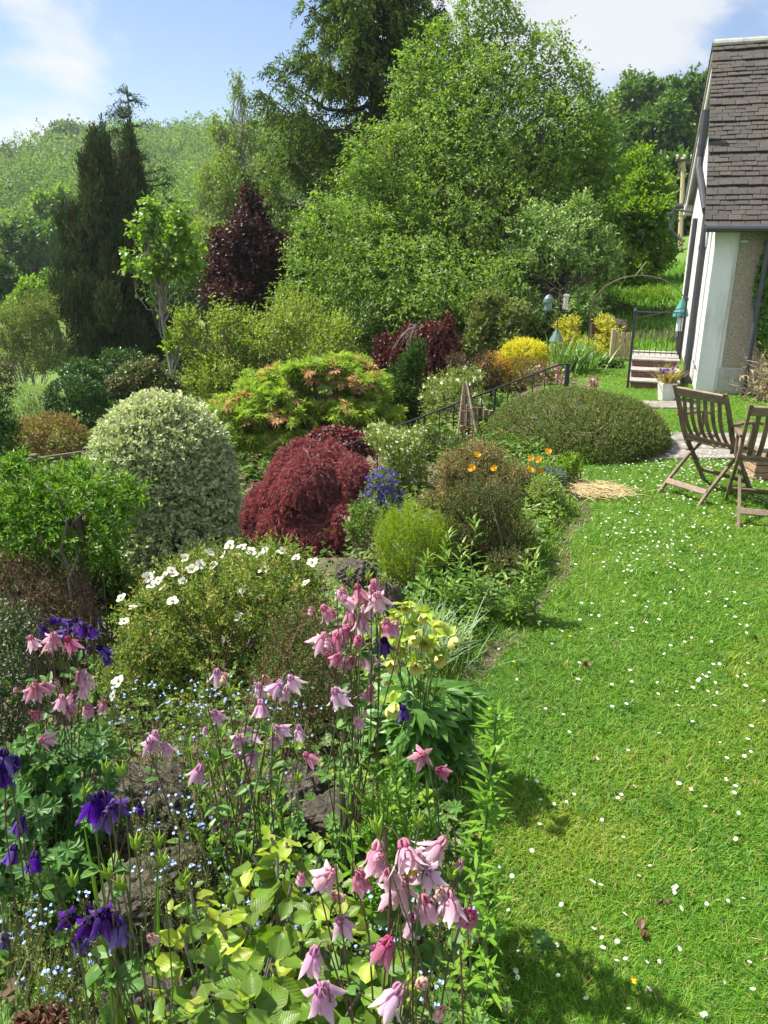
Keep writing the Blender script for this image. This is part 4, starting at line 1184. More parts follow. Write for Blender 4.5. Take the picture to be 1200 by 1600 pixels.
plant('heather_shrub', 'grey brown heather hedge on the bank behind the iron gate', 'shrub', 15.5,
      [(1030, 545, 30, 26), (1000, 545, 30, 24), (1060, 545, 30, 26)], M_HEG, 1000, nl=8, tl=.12, L=.045, Wd=.014, up=1, base=(1030, 565))
plant('bank_shrub', 'dark green ground shrub on the bank under the iron arch', 'shrub', 19,
      [(1000, 500, 60, 26), (1045, 510, 40, 24), (940, 490, 50, 26)], M_LAU, 1200, nl=8, tl=.25, L=.09, Wd=.05, base=(1000, 520), clump=8, csize=.4)
plant('bank_shrub', 'mid green shrub at the foot of the whitebeam behind the azalea', 'shrub', 17,
      [(870, 525, 40, 24), (905, 505, 40, 22), (850, 510, 30, 30)], M_GRN, 900, nl=8, tl=.22, L=.08, Wd=.045, base=(880, 545), clump=8, csize=.4)
plant('bank_shrub', 'dark leafy shrub in the shade under the cherry behind the weeping beech', 'shrub', 16,
      [(600, 515, 60, 40), (680, 500, 60, 36), (560, 550, 50, 50)], M_LAU, 1500, nl=8, tl=.25, L=.08, Wd=.045, base=(620, 570), clump=8, csize=.4)
plant('bank_shrub', 'light green tussock on the grassy bank behind the gate', 'shrub', 21,
      [(1020, 470, 30, 16), (985, 475, 26, 14)], M_BRI, 500, nl=8, tl=.3, L=.12, Wd=.03, up=1.2, base=(1010, 485))
def strap_clump(name, label, cat, base, n, h, w, mat, spreadr=.1, lean=(.05, .6), tm='lance', bend=True, group=None):
    root = thing(name, label, cat, base, group)
    mb = MB(); az = rng.uniform(0, 6.28, n); ln = rng.uniform(*lean, n)
    C = np.asarray(base) + rng.normal(0, spreadr, (n, 3)) * [1, 1, 0]
    leaves(mb, tm, C, np.stack([np.cos(az) * ln, np.sin(az) * ln, np.ones(n)], -1), np.stack([-np.cos(az), -np.sin(az), np.full(n, .5)], -1), h * rng.uniform(.6, 1.15, n), w)
    mb.build('foliage', mat, root, uv=True)
    return root
M_IRI = leafmat('iris leaf', [(.06, .12, .045), (.10, .17, .06), (.14, .21, .08)], .3, .45)
def onground(px, py, zc):
    p = P(px, py, zc); p[2] = terr(p[0], p[1]); return p
ir = strap_clump('iris_clump', 'clump of upright iris leaves with one pale blue flower near the feeder pole', 'plant', onground(892, 600, 12.6), 170, .62, .03, M_IRI, .17)
mb = MB(); c = P(916, 560, 12.6); d = sph(16); leaves(mb, 'round', c + d * .02, d, sph(16), .09, .07); mb.build('flower', leafmat('pale blue petal', [(.35, .42, .75), (.50, .56, .85)], .35, .5), ir)
plant('hosta_clump', 'dark green broad leaved clump on the lawn edge near the steps', 'plant', 13, [(947, 578, 24, 13)], M_LAU, 160, nl=7, tl=.1, L=.13, Wd=.05, tm='lance', up=.4, base=(947, 590))
M_PNK = leafmat('pink spire', [(.45, .14, .25), (.55, .25, .35), (.5, .3, .3)], .3, .5)
for (lab, px, py, zc, w, nn) in (('pink flower spires behind the end post of the railing', 868, 612, 11, .012, 4), ('dusty pink flower spikes at the lawn edge right of the railing', 935, 618, 10.7, .012, 3)):
    b_ = onground(px, py, zc); root = thing('flower_spire', lab, 'flower', b_)
    sb = MB(); fb = MB()
    for q in range(nn):
        e = b_ + np.array([rng.normal(0, .1), rng.normal(0, .06), .45 if nn == 4 else .28]); a = b_ + np.array([rng.normal(0, .05), 0, 0])
        sb.tube([a, e], .006, 4)
        t_ = rng.uniform(.45, 1, 26)[:, None]; leaves(fb, 'round', a + (e - a) * t_, sph(26) - [0, 0, .3], sph(26), .04, .03)
    sb.build('stems', GSTEM, root); fb.build('flowers', M_PNK, root, uv=True)
for k, (lab, px, py, rx, ry, mat, zc) in enumerate((
        ('pale green perennials behind the railing below the maroon berberis', 780, 640, 36, 24, M_GRN, 10.6), ('leafy light green perennials behind the middle of the railing', 830, 650, 30, 22, M_BRI, 10.3),
        ('yellow tinged perennials behind the end post of the railing', 905, 640, 34, 20, M_HAZ, 10.3), ('soft grey green perennials below the nandina', 860, 655, 26, 18, M_SIL, 9.9), ('fresh green perennials between the olearia and the log edging', 755, 655, 34, 26, M_GRN, 10.8),
        ('leafy perennials under the iris clump beside the lawn', 870, 620, 30, 18, M_GRN, 11.4))):
    plant('perennial_clump', lab, 'plant', zc, [(px, py, rx, ry)], mat, 240, nl=7, tl=.12, L=.06, Wd=.03, up=.7, base=(px, py + 20), shell=.3, group='perennials behind the railing')

# --- the mound, the domes, the maples
M_MND = [leafmat('heath leaf', [(.045, .074, .018), (.078, .108, .028), (.12, .145, .048)], .25, .55), leafmat('heath flower', [(.20, .18, .12), (.28, .25, .17)], .2, .7), leafmat('heath brown', [(.075, .05, .022), (.11, .07, .03)], .2, .7)]
mzc = 8.6
mroot = thing('mound_shrub', 'low wide clipped heath mound on the lawn beside the chairs', 'shrub', (2.12, 8.25, 0))
mlob = np.array([[2.09, 8.2, .0, .98, 1.1, .53], [2.48, 8.1, .06, .55, .85, .42], [2.1, 7.75, .0, .72, .62, .40]])
pts, nor = blob(mlob, 22000, .93, .01); ok = pts[:, 2] > .02; pts, nor = pts[ok], nor[ok]
D = nz(nor + rng.normal(0, .32, pts.shape) + [0, 0, .25])
mb = MB(); sprigs(mb, 'dia', pts - D * .045, D, 8, .052, .02, .011, .7, .2, 0, .35, rng.choice(3, len(pts), p=[.83, .04, .13]))
mb.build('foliage', M_MND, mroot, uv=True)
mb = MB()
for e in rng.choice(len(pts), 120, replace=False): mb.tube(curve([2.12 + rng.normal(0, .3), 8.25 + rng.normal(0, .3), -.02], pts[e] - nor[e] * .05, 4, .05, .2), [.012, .01, .007, .004], 4, cap=False)
mb.build('stems', TWIG, mroot)

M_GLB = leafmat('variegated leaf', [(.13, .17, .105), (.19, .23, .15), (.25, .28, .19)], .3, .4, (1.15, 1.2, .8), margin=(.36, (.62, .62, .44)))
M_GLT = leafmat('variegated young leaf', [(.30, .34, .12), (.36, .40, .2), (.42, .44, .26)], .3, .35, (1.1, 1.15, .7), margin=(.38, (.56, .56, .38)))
gl = LB(6.0, [(255, 775, 116, 150), (258, 735, 104, 112), (268, 850, 104, 95)], depth=.56)
gb = gl[0, :3]
groot = thing('variegated_dome_shrub', 'large clipped dome of cream edged variegated leaves', 'shrub', (gb[0], gb[1], float(terr(gb[0], gb[1]))))
pts, nor = blob(gl, 5600, .86, .03)
D = nz(nor + rng.normal(0, .4, pts.shape) + [0, 0, .35])
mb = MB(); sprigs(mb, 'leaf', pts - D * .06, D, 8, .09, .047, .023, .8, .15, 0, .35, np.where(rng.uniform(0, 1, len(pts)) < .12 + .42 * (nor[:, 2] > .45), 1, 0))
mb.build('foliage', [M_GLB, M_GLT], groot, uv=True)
mb = MB()
for e in rng.choice(len(pts), 60, replace=False): mb.tube(curve(np.array([gb[0], gb[1], terr(gb[0], gb[1])]) + rng.normal(0, .05, 3), pts[e], 5, .05, .2), [.02, .016, .012, .008, .004], 5, cap=False)
mb.build('stems', BARKG, groot)

def dissected(name, label, zc, rows, mat, n, nl, tl, L, Wd, base, tm='thread', droop=.9, up=-.15, depth=None, shell=.8, mi=None, stemc=40, clump=None, csize=.4, spread=.55, lup=-.35, keep=.05, cflat=.5):
    lob = LB(zc, rows, depth)
    b = onground(base[0], base[1], zc)
    root = thing(name, label, 'shrub', b)
    cl = lob if clump is None else np.vstack([clumps(lob, clump, csize, flat=cflat)])
    pts, nor = blob(cl, n, shell, keep, top=-.55)
    ok = pts[:, 2] > terr(pts[:, 0], pts[:, 1]); pts, nor = pts[ok], nor[ok]
    D = nz(nor * [1, 1, .35] + rng.normal(0, .35, pts.shape) + [0, 0, up])
    mb = MB(); sprigs(mb, tm, pts - D * tl * .4, D, nl, tl, L, Wd, spread, lup, droop, .3, 0 if mi is None else rng.choice(len(mi), len(pts), p=mi))
    mb.build('foliage', mat, root, uv=True)
    mb = MB()
    for e in rng.choice(len(pts), stemc, replace=False): mb.tube(curve(b + rng.normal(0, .04, 3), pts[e], 6, .15, .25), [.022, .018, .013, .01, .007, .004], 5, cap=False)
    mb.build('stems', TWIG, root, smooth=True)
    return root, pts, nor
M_RMP = leafmat('crimson maple leaf', [(.085, .032, .036), (.14, .055, .062), (.205, .095, .10), (.25, .15, .145)], .38, .42, (1.5, .75, .8))
dissected('red_maple_shrub', 'cascading crimson dissected maple dome in the middle bed', 7.0,
          [(480, 772, 82, 84), (425, 810, 46, 56), (540, 805, 44, 60), (475, 825, 104, 52), (478, 728, 58, 44), (520, 755, 50, 44)], M_RMP, 8200, 10, .14, .062, .055, (475, 865), depth=.5, droop=1.0, shell=.8, keep=.06, clump=11, csize=.5, cflat=.75)
M_DRM = leafmat('dull maroon leaf', [(.05, .015, .018), (.085, .025, .026), (.12, .04, .035)], .3, .5, (1.5, .8, .7))
dissected('maroon_maple_shrub', 'smaller maroon leaved shrub peeping out above the crimson dome', 8.2, [(520, 688, 44, 20), (548, 692, 30, 16)], M_DRM, 600, 8, .1, .05, .04, (520, 720), tm='dia')
M_YMP = [leafmat('golden green maple leaf', [(.16, .225, .045), (.235, .29, .08), (.12, .18, .04)], .5, .5), leafmat('apricot maple leaf', [(.42, .25, .13), (.52, .35, .20), (.40, .33, .14)], .45, .5, (1.2, 1, .6))]
dissected('golden_maple_shrub', 'yellow green cut leaf maple with apricot tips behind the crimson dome', 9.8,
          [(505, 578, 75, 18), (440, 605, 75, 20), (560, 602, 45, 24), (395, 640, 62, 24), (475, 645, 80, 26), (560, 640, 50, 26), (385, 685, 42, 24), (440, 690, 50, 22), (590, 650, 30, 26)],
          M_YMP, 1650, 8, .30, .12, .13, (470, 720), tm='palm', droop=.3, up=.45, depth=.5, shell=.3, mi=[.86, .14], clump=8, csize=.42, cflat=.55, stemc=70, spread=.8, lup=-.1)

M_WSH = leafmat('pale shrub leaf', [(.11, .15, .045), (.16, .20, .07), (.20, .23, .10)], .35, .5)
r_, p_, n_ = plant('white_flowered_shrub', 'rounded shrub dusted with cream blossom beside the crimson maple', 'shrub', 7.4,
      [(610, 690, 48, 32), (622, 735, 48, 52), (645, 700, 26, 30), (640, 780, 40, 40)], M_WSH, 1500, nl=8, tl=.1, L=.04, Wd=.013, tm='dia', up=.6, base=(620, 790), shell=.6, clump=8, csize=.42)
blossom(r_, p_, n_, 260, M_BLO, .016, num=6, sel=(n_[:, 2] > .15))
M_HBR = [leafmat('bronze heath leaf', [(.075, .08, .03), (.11, .105, .04), (.15, .13, .065)], .25, .6), leafmat('bronze heath bud', [(.24, .15, .10), (.30, .22, .13)], .2, .7)]
plant('heath_shrub', 'bronze green low heath left of the mound behind the poppies', 'shrub', 6.5,
      [(745, 728, 72, 34), (705, 745, 45, 42), (790, 745, 46, 30), (720, 790, 60, 40)], M_HBR, 2600, nl=8, tl=.08, L=.026, Wd=.011, up=.7, base=(745, 780), shell=.7, clump=10, csize=.36, mi=[.82, .18])
M_DHE = [leafmat('dark heath leaf', [(.038, .052, .02), (.06, .074, .026), (.09, .098, .038)], .2, .6), leafmat('brown heath bud', [(.13, .07, .04), (.10, .06, .04)], .2, .7)]
plant('dark_heath_shrub', 'dark brown green upright heath at the lawn edge', 'shrub', 5.1,
      [(760, 800, 78, 52), (800, 845, 48, 60), (712, 855, 62, 64), (765, 895, 84, 76), (790, 930, 52, 44)], M_DHE, 5200, nl=9, tl=.10, L=.022, Wd=.009, up=1.4, out=.7, spread=.55, base=(760, 960), shell=.5, clump=12, csize=.36, mi=[.8, .2], twigs=160)
M_FEA = leafmat('feathery leaf', [(.13, .19, .02), (.18, .24, .03), (.22, .24, .05)], .4, .5)
plant('feathery_shrub', 'bright yellow green feathery shrub left of the dark heath', 'shrub', 4.9,
      [(630, 830, 42, 40), (645, 870, 48, 46), (615, 860, 30, 40), (680, 850, 30, 40)], M_FEA, 900, nl=14, tl=.13, L=.026, Wd=.005, tm='dia', up=1.3, spread=.6, base=(640, 930), shell=.35)

# --- white rock rose
M_CIS = [leafmat('rock rose leaf', [(.042, .072, .016), (.10, .138, .028), (.19, .215, .06)], .35, .5), leafmat('rock rose bud', [(.24, .25, .08), (.27, .21, .10), (.22, .26, .07)], .3, .6)]
r_, p_, n_ = plant('rock_rose_shrub', 'wide olive green bush studded with white saucer flowers', 'shrub', 4.2,
      [(345, 940, 140, 86), (262, 985, 105, 88), (430, 918, 80, 62), (340, 1030, 135, 70), (215, 1040, 60, 60), (460, 960, 50, 50)], M_CIS, 3600, nl=9, tl=.10, L=.027, Wd=.012, tm='dia', up=.8, base=(330, 1100), shell=.62,
      clump=11, csize=.34, depth=.42, mi=[.84, .16], stems=50, srad=.007)
M_WPE = leafmat('white petal', [(.52, .52, .47), (.62, .62, .57)], .35, .5, (1, 1, .95))
M_STA = leafmat('yellow stamen', [(.55, .40, .03), (.65, .48, .05)], .1, .6)
def saucer():
    a = MB(); n = 5
    for q in range(n):
        an = q * 2 * math.pi / n + rng.normal(0, .08); d = np.array([[math.cos(an), math.sin(an), .28]])
        leaves(a, 'round', d * .05 + [[0, 0, .02 * q]], d + rng.normal(0, .12, (1, 3)), [[-math.cos(an) * .3, -math.sin(an) * .3, 1]], rng.uniform(.85, 1.05), .88)
    b = MB(); d = sph(26); d[:, 2] = np.abs(d[:, 2]) + .5; leaves(b, 'dia', np.tile([0, 0, .06], (26, 1)), d, sph(26), .40, .12)
    return a, b
a, b = saucer()
def mesh_of(mb, mat, nm, smooth=True):
    o = mb.build(nm, mat, None, smooth=smooth, uv=True); me = o.data; bpy.data.objects.remove(o); return me
ME_SAU, ME_STA = mesh_of(a, M_WPE, 'saucer_petals'), mesh_of(b, M_STA, 'saucer_stamens')
def set_flower(root, me1, me2, loc, nrm, size, names=('flower', 'stamens'), spin=None):
    n = Vector(nrm).normalized()
    M = Matrix.Translation(Vector(loc) - root.location) @ n.to_track_quat('Z', 'Y').to_matrix().to_4x4() @ Matrix.Rotation(rng.uniform(0, 6.28) if spin is None else spin, 4, 'Z') @ Matrix.Scale(size, 4)
    f = subpart(names[0], me1, root, M)
    if me2: subpart(names[1], me2, f, Matrix.Identity(4))
    return f
for (px, py) in ((360, 852), (378, 856), (415, 860), (327, 864), (350, 868), (407, 868), (430, 868), (418, 876), (313, 882), (335, 884), (412, 892), (290, 872), (268, 892), (258, 900), (285, 908), (255, 918), (237, 916),
                 (270, 940), (232, 902), (478, 912), (190, 935), (208, 950), (194, 972), (380, 922), (407, 933), (373, 965), (186, 1065), (178, 1087), (160, 1150), (440, 862), (463, 872), (488, 880), (272, 898), (300, 890), (392, 862), (248, 908), (182, 1072)):
    zc = 4.2 - .30 * min(1, max(0, (py - 850) / 130)) - (.25 if py > 1040 else 0)
    c = P(px, py, zc); 
    set_flower(r_, ME_SAU, ME_STA, c, (rng.normal(-.25, .35), -.35 + rng.normal(0, .3), .9), .031 * rng.uniform(.8, 1.15))

# --- left side: climber on a post, brown heap, fence rail
M_CLB = leafmat('climber leaf', [(.05, .115, .012), (.085, .165, .018), (.135, .215, .03)], .42, .45)
r_, p_, n_ = plant('wisteria', 'bright green climber trained over the post at the left', 'climber', 4.7,
      [(70, 760, 62, 32), (140, 785, 66, 40), (40, 820, 55, 55), (110, 830, 55, 40), (20, 770, 40, 40), (185, 795, 34, 34), (-30, 800, 50, 60), (130, 755, 40, 24), (165, 760, 30, 22), (95, 860, 40, 30), (40, 880, 40, 36), (165, 850, 26, 46), (200, 760, 22, 16), (20, 725, 30, 16), (130, 725, 26, 14)], M_CLB, 820, nl=13, tl=.2, L=.045, Wd=.017, tm='dia', up=.3, spread=.9, lup=.1, droop=.3,
      base=(115, 940), shell=.3, stems=26, srad=.006)
mb = MB(); g0 = onground(118, 950, 4.6); s_ = 4.6 / F0
for (pp, rr) in (([(120, 950), (118, 900), (95, 860), (105, 820), (90, 780), (70, 755)], .014), ([(116, 955), (108, 905), (122, 870), (112, 820), (140, 790)], .012), ([(150, 955), (120, 920), (100, 880), (60, 840), (20, 830)], .009)):
    q = [P(a_, b_, 4.55 + rng.normal(0, .05)) for (a_, b_) in pp]; q[0][2] = terr(q[0][0], q[0][1]) - .05
    mb.tube(q, np.linspace(rr, rr * .5, len(q)), 7)
mb.build('trunk', BARK, r_, smooth=True)
WOODM = solid('mossy brown wood', [(.06, .05, .03), (.12, .10, .06)], 12, .9)
g1 = onground(142, 950, 4.85); tpz = P(133, 772, 4.85)[2]
ps = thing('wooden_post', 'upright wooden post carrying the bright green climber', 'post', g1)
mb = MB(); mb.box([g1[0], g1[1], (g1[2] + tpz) / 2 - .05], (.04, .04, tpz - g1[2]), bev=.005); mb.build('post', WOODM, ps)
mb = MB(); mb.box([g1[0] - .35, g1[1] + .09, tpz - .14], (1.0, .03, .035), bev=.005); mb.build('crossbar', WOODM, ps)
DEAD = leafmat('dead brown twig', [(.075, .05, .032), (.13, .095, .065), (.19, .15, .11)], .1, .8)
plant('dead_heather_shrub', 'heap of dead brown heather under the climber at the left', 'shrub', 4.6,
      [(45, 930, 75, 50), (110, 950, 40, 34), (20, 900, 50, 40)], DEAD, 900, nl=9, tl=.14, L=.035, Wd=.007, up=.6, base=(50, 980), shell=.3, stems=60)
fr = thing('rail_fence', 'brown wooden rail fence behind the climber at the left', 'fence', onground(60, 735, 6.6))
mb = MB()
a_, b_ = P(-60, 735, 6.6), P(150, 706, 7.2)
mb.tube([a_, b_], .028, 6); mb.build('rail', WOODM, fr)
for t_ in (.1, .5, .92):
    q = a_ + (b_ - a_) * t_; mb = MB(); mb.box([q[0], q[1] + .04, (q[2] + terr(q[0], q[1])) / 2], (.07, .07, max(.2, q[2] - terr(q[0], q[1]) + .1)), bev=.006); mb.build('post', WOODM, fr)
M_COT = leafmat('tiny dark leaf', [(.02, .035, .018), (.035, .055, .025), (.05, .075, .035)], .2, .45)
r_, p_, n_ = plant('cotoneaster_shrub', 'dark small leaved shrub sprinkled with tiny white flowers at the left edge', 'shrub', 3.0,
      [(8, 1010, 40, 62), (-10, 1080, 50, 70), (20, 1120, 40, 50), (-40, 1000, 50, 60)], M_COT, 1100, nl=9, tl=.09, L=.016, Wd=.009, up=.3, base=(0, 1150), shell=.5, depth=.2)
blossom(r_, p_, n_, 260, M_BLO, .0055, num=4, off=.01)
M_SGR = leafmat('grey green leaf', [(.05, .075, .035), (.08, .11, .05), (.12, .15, .08)], .3, .5)
plant('low_heath_shrub', 'brown green wiry heath between the rock rose and the pink columbines', 'shrub', 3.4,
      [(465, 1010, 50, 50), (440, 1070, 60, 45), (500, 1060, 40, 50)], M_DHE, 1100, nl=9, tl=.1, L=.02, Wd=.007, up=1.1, spread=.6, base=(460, 1110), shell=.4, mi=[.75, .25], depth=.25)
plant('leafy_shrub', 'dark leafy plants in the gap between the climber and the rock rose', 'shrub', 5.1, [(165, 920, 44, 56), (120, 930, 40, 40), (215, 930, 36, 40)], M_LAU, 650, nl=8, tl=.12, L=.05, Wd=.022, base=(165, 950), shell=.3, clump=6, csize=.45)
plant('leafy_shrub', 'dense dark leaves filling the shade under the rock rose', 'shrub', 4.4,
      [(330, 1090, 140, 45), (180, 1110, 60, 45)], M_LAU, 500, nl=8, tl=.1, L=.045, Wd=.02, base=(300, 1120), shell=.3, depth=.3)
# ------------------------------------------------------------------ foreground border
def petal_mat(name, c0, c1, tip=None, trans=.5):
    """petal: deeper at the throat, paler to the tip (v along the petal), fine veins."""
    m, t, o = new_mat(name)
    u = t.nodes.new('ShaderNodeUVMap'); s = t.nodes.new('ShaderNodeSeparateXYZ'); t.links.new(u.outputs[0], s.inputs[0])
    r = t.nodes.new('ShaderNodeValToRGB'); e = r.color_ramp.elements
    e[0].color = (*c0, 1); e[1].color = (*c1, 1); e[1].position = .75
    if tip: q = e.new(1.0); q.color = (*tip, 1)
    t.links.new(s.outputs[1], r.inputs[0])
    w = t.nodes.new('ShaderNodeMath'); w.operation = 'MULTIPLY'; t.links.new(s.outputs[0], w.inputs[0]); w.inputs[1].default_value = 40
    sn = t.nodes.new('ShaderNodeMath'); sn.operation = 'SINE'; t.links.new(w.outputs[0], sn.inputs[0])
    c = mixc(t, maprange(t, sn.outputs[0], .2, 1, 0, .16), r.outputs[0], c0)
    oi = t.nodes.new('ShaderNodeObjectInfo')
    hs = t.nodes.new('ShaderNodeHueSaturation'); t.links.new(c, hs.inputs['Color'])
    t.links.new(maprange(t, oi.outputs['Random'], 0, 1, .75, 1.15), hs.inputs['Saturation']); t.links.new(maprange(t, oi.outputs['Random'], 0, 1, 1.12, .88), hs.inputs['Value'])
    p = t.nodes.new('ShaderNodeBsdfPrincipled'); p.inputs['Roughness'].default_value = .75; p.inputs['Specular IOR Level'].default_value = .1
    bp_ = t.nodes.new('ShaderNodeBump'); bp_.inputs['Strength'].default_value = .35; bp_.inputs['Distance'].default_value = .002; t.links.new(sn.outputs[0], bp_.inputs['Height']); t.links.new(bp_.outputs[0], p.inputs['Normal'])
    t.links.new(hs.outputs[0], p.inputs['Base Color'])
    tr = t.nodes.new('ShaderNodeBsdfTranslucent'); t.links.new(hs.outputs[0], tr.inputs[0])
    x = t.nodes.new('ShaderNodeMixShader'); x.inputs[0].default_value = trans
    t.links.new(p.outputs[0], x.inputs[1]); t.links.new(tr.outputs[0], x.inputs[2]); t.links.new(x.outputs[0], o.inputs[0])
    return m
def petal(mb, az, prof, wid, cup, mi=0, twist=0.):
    """prof: list of (r, z); wid: widths; cup: edge lift."""
    prof = np.array(prof, float); n = len(prof); ca, sa = math.cos(az), math.sin(az)
    us = (-.5, -.25, 0, .25, .5); V = []; uv = []
    tg = np.gradient(prof, axis=0)
    for i in range(n):
        r, z = prof[i]; nr = np.array([-tg[i, 1], tg[i, 0]]); nr = nr / (np.linalg.norm(nr) + 1e-9)
        for u in us:
            off = cup * (u * 2) ** 2 * wid[i]
            rr = r + nr[0] * off; zz = z + nr[1] * off; s = u * wid[i] + twist * i / n * wid[i]
            V.append((ca * rr - sa * s, sa * rr + ca * s, zz)); uv.append((u + .5, i / (n - 1)))
    Q = [[i * 5 + j, i * 5 + j + 1, (i + 1) * 5 + j + 1, (i + 1) * 5 + j] for i in range(n - 1) for j in range(4)]
    mb.add(V, Q, None, mi, uv)
def columbine_meshes(mat_s, mat_c, flare=1.0, double=False, closed=0.):
    cr = MB(); se = MB(); st = MB()
    def jz(pr, s=.025): return [(r + rng.normal(0, s), z + rng.normal(0, s)) for r, z in pr]
    for q in range(5):
        az = q * 2 * math.pi / 5 + rng.normal(0, .06)
        # bonnet petal, open below, with its hooked spur above
        petal(cr, az, jz([(.10, .02), (.17, -.10), (.235, -.28), (.29, -.46), (.35, -.60), (.40 * flare, -.68)], .01), [.12, .24, .33, .36, .30, .12], -.28)
        p = [(.12, .0), (.16, .10), (.155, .20), (.10, .27), (.03, .28), (.0, .23)]
        cr.tube([(math.cos(az) * r, math.sin(az) * r, z) for r, z in p], [.075, .065, .05, .04, .035, .03], 6)
        if double:
            petal(cr, az + .5, jz([(.08, .0), (.14, -.2), (.18, -.42), (.25, -.62)], .02), [.1, .22, .25, .06], -.2)
        a2 = az + math.pi / 5
        f = flare * rng.uniform(.85, 1.15)
        petal(se, a2, jz([(.07, .03), (.20, .0), (.31, -.16), (.38 * f, -.36), (.50 * f, -.56), (.66 * f, -.70 + .08 * rng.normal())], .015), [.07, .20, .31, .33, .21, .015], -.16, twist=rng.normal(0, .15))
    d = sph(24) * [.35, .35, 0] + [0, 0, -1]
    leaves(st, 'dia', np.tile([0, 0, -.25], (24, 1)), d, sph(24), .62, .035)
    nm = mat_s.name.replace(' ', '_')
    def fin(mb, mat, nm):
        o = mb.build(nm, mat, None, smooth=True, uv=True); me = o.data; bpy.data.objects.remove(o); return me
    return fin(cr, mat_c, 'columbine_corolla'), fin(se, mat_s, 'columbine_sepals'), fin(st, M_STA, 'columbine_stamens')
PK_S = petal_mat('pink sepal', (.62, .27, .42), (.74, .48, .59), (.78, .63, .67)); PK_C = petal_mat('pink corolla', (.62, .28, .38), (.74, .50, .57), (.80, .71, .70))
LK_S = petal_mat('lilac pink sepal', (.58, .30, .50), (.72, .52, .66), (.72, .66, .64)); LK_C = petal_mat('lilac pink corolla', (.56, .28, .46), (.70, .50, .62), (.76, .68, .70))
RP_S = petal_mat('rose sepal', (.50, .13, .25), (.64, .29, .41), (.70, .42, .50)); RP_C = petal_mat('rose corolla', (.52, .14, .25), (.64, .31, .41), (.72, .5, .54))
PU_S = petal_mat('purple sepal', (.05, .018, .17), (.12, .048, .34), (.17, .08, .42), .35); PU_C = petal_mat('purple corolla', (.04, .016, .14), (.09, .036, .28), (.14, .07, .34), .35)
DP_S = petal_mat('dark purple sepal', (.04, .014, .11), (.085, .028, .22), (.12, .045, .27), .35); DP_C = petal_mat('dark purple corolla', (.024, .009, .07), (.045, .016, .14), None, .3)
FD_S = petal_mat('faded sepal', (.50, .30, .22), (.60, .46, .34), (.5, .40, .25), .3); FD_C = petal_mat('faded corolla', (.55, .25, .22), (.62, .44, .36), None, .3)
SETS = {}
for nm, (a, b) in dict(pink=(PK_S, PK_C), lilac=(LK_S, LK_C), rose=(RP_S, RP_C), purple=(PU_S, PU_C), dark=(DP_S, DP_C)).items():
    SETS[nm] = [columbine_meshes(a, b, fl_, nm in ('dark',)) for fl_ in (.7, .85, .95, 1.05, 1.15, 1.3)]
    SETS[nm + ' bud'] = [columbine_meshes(a, b, .28, False)]
SETS['faded'] = [columbine_meshes(FD_S, FD_C, .5, False) for _ in range(2)]
M_COL = [leafmat('columbine leaf', [(.045, .10, .03), (.07, .14, .045), (.10, .17, .06)], .35, .5), leafmat('columbine leaf yellowish', [(.14, .20, .03), (.20, .25, .04)], .4, .5)]
M_POD = leafmat('green seed pod', [(.13, .20, .03), (.19, .25, .05)], .3, .5)
pod = MB()
for q in range(5):
    an = q * 2 * math.pi / 5; c, s = math.cos(an), math.sin(an)
    pod.tube([(c * .05, s * .05, -.1), (c * .16, s * .16, .12), (c * .2, s * .2, .4), (c * .30, s * .30, .62), (c * .40, s * .40, .82)], [.05, .13, .12, .05, .008], 6)
ME_POD = mesh_of(pod, M_POD, 'seed_pod')

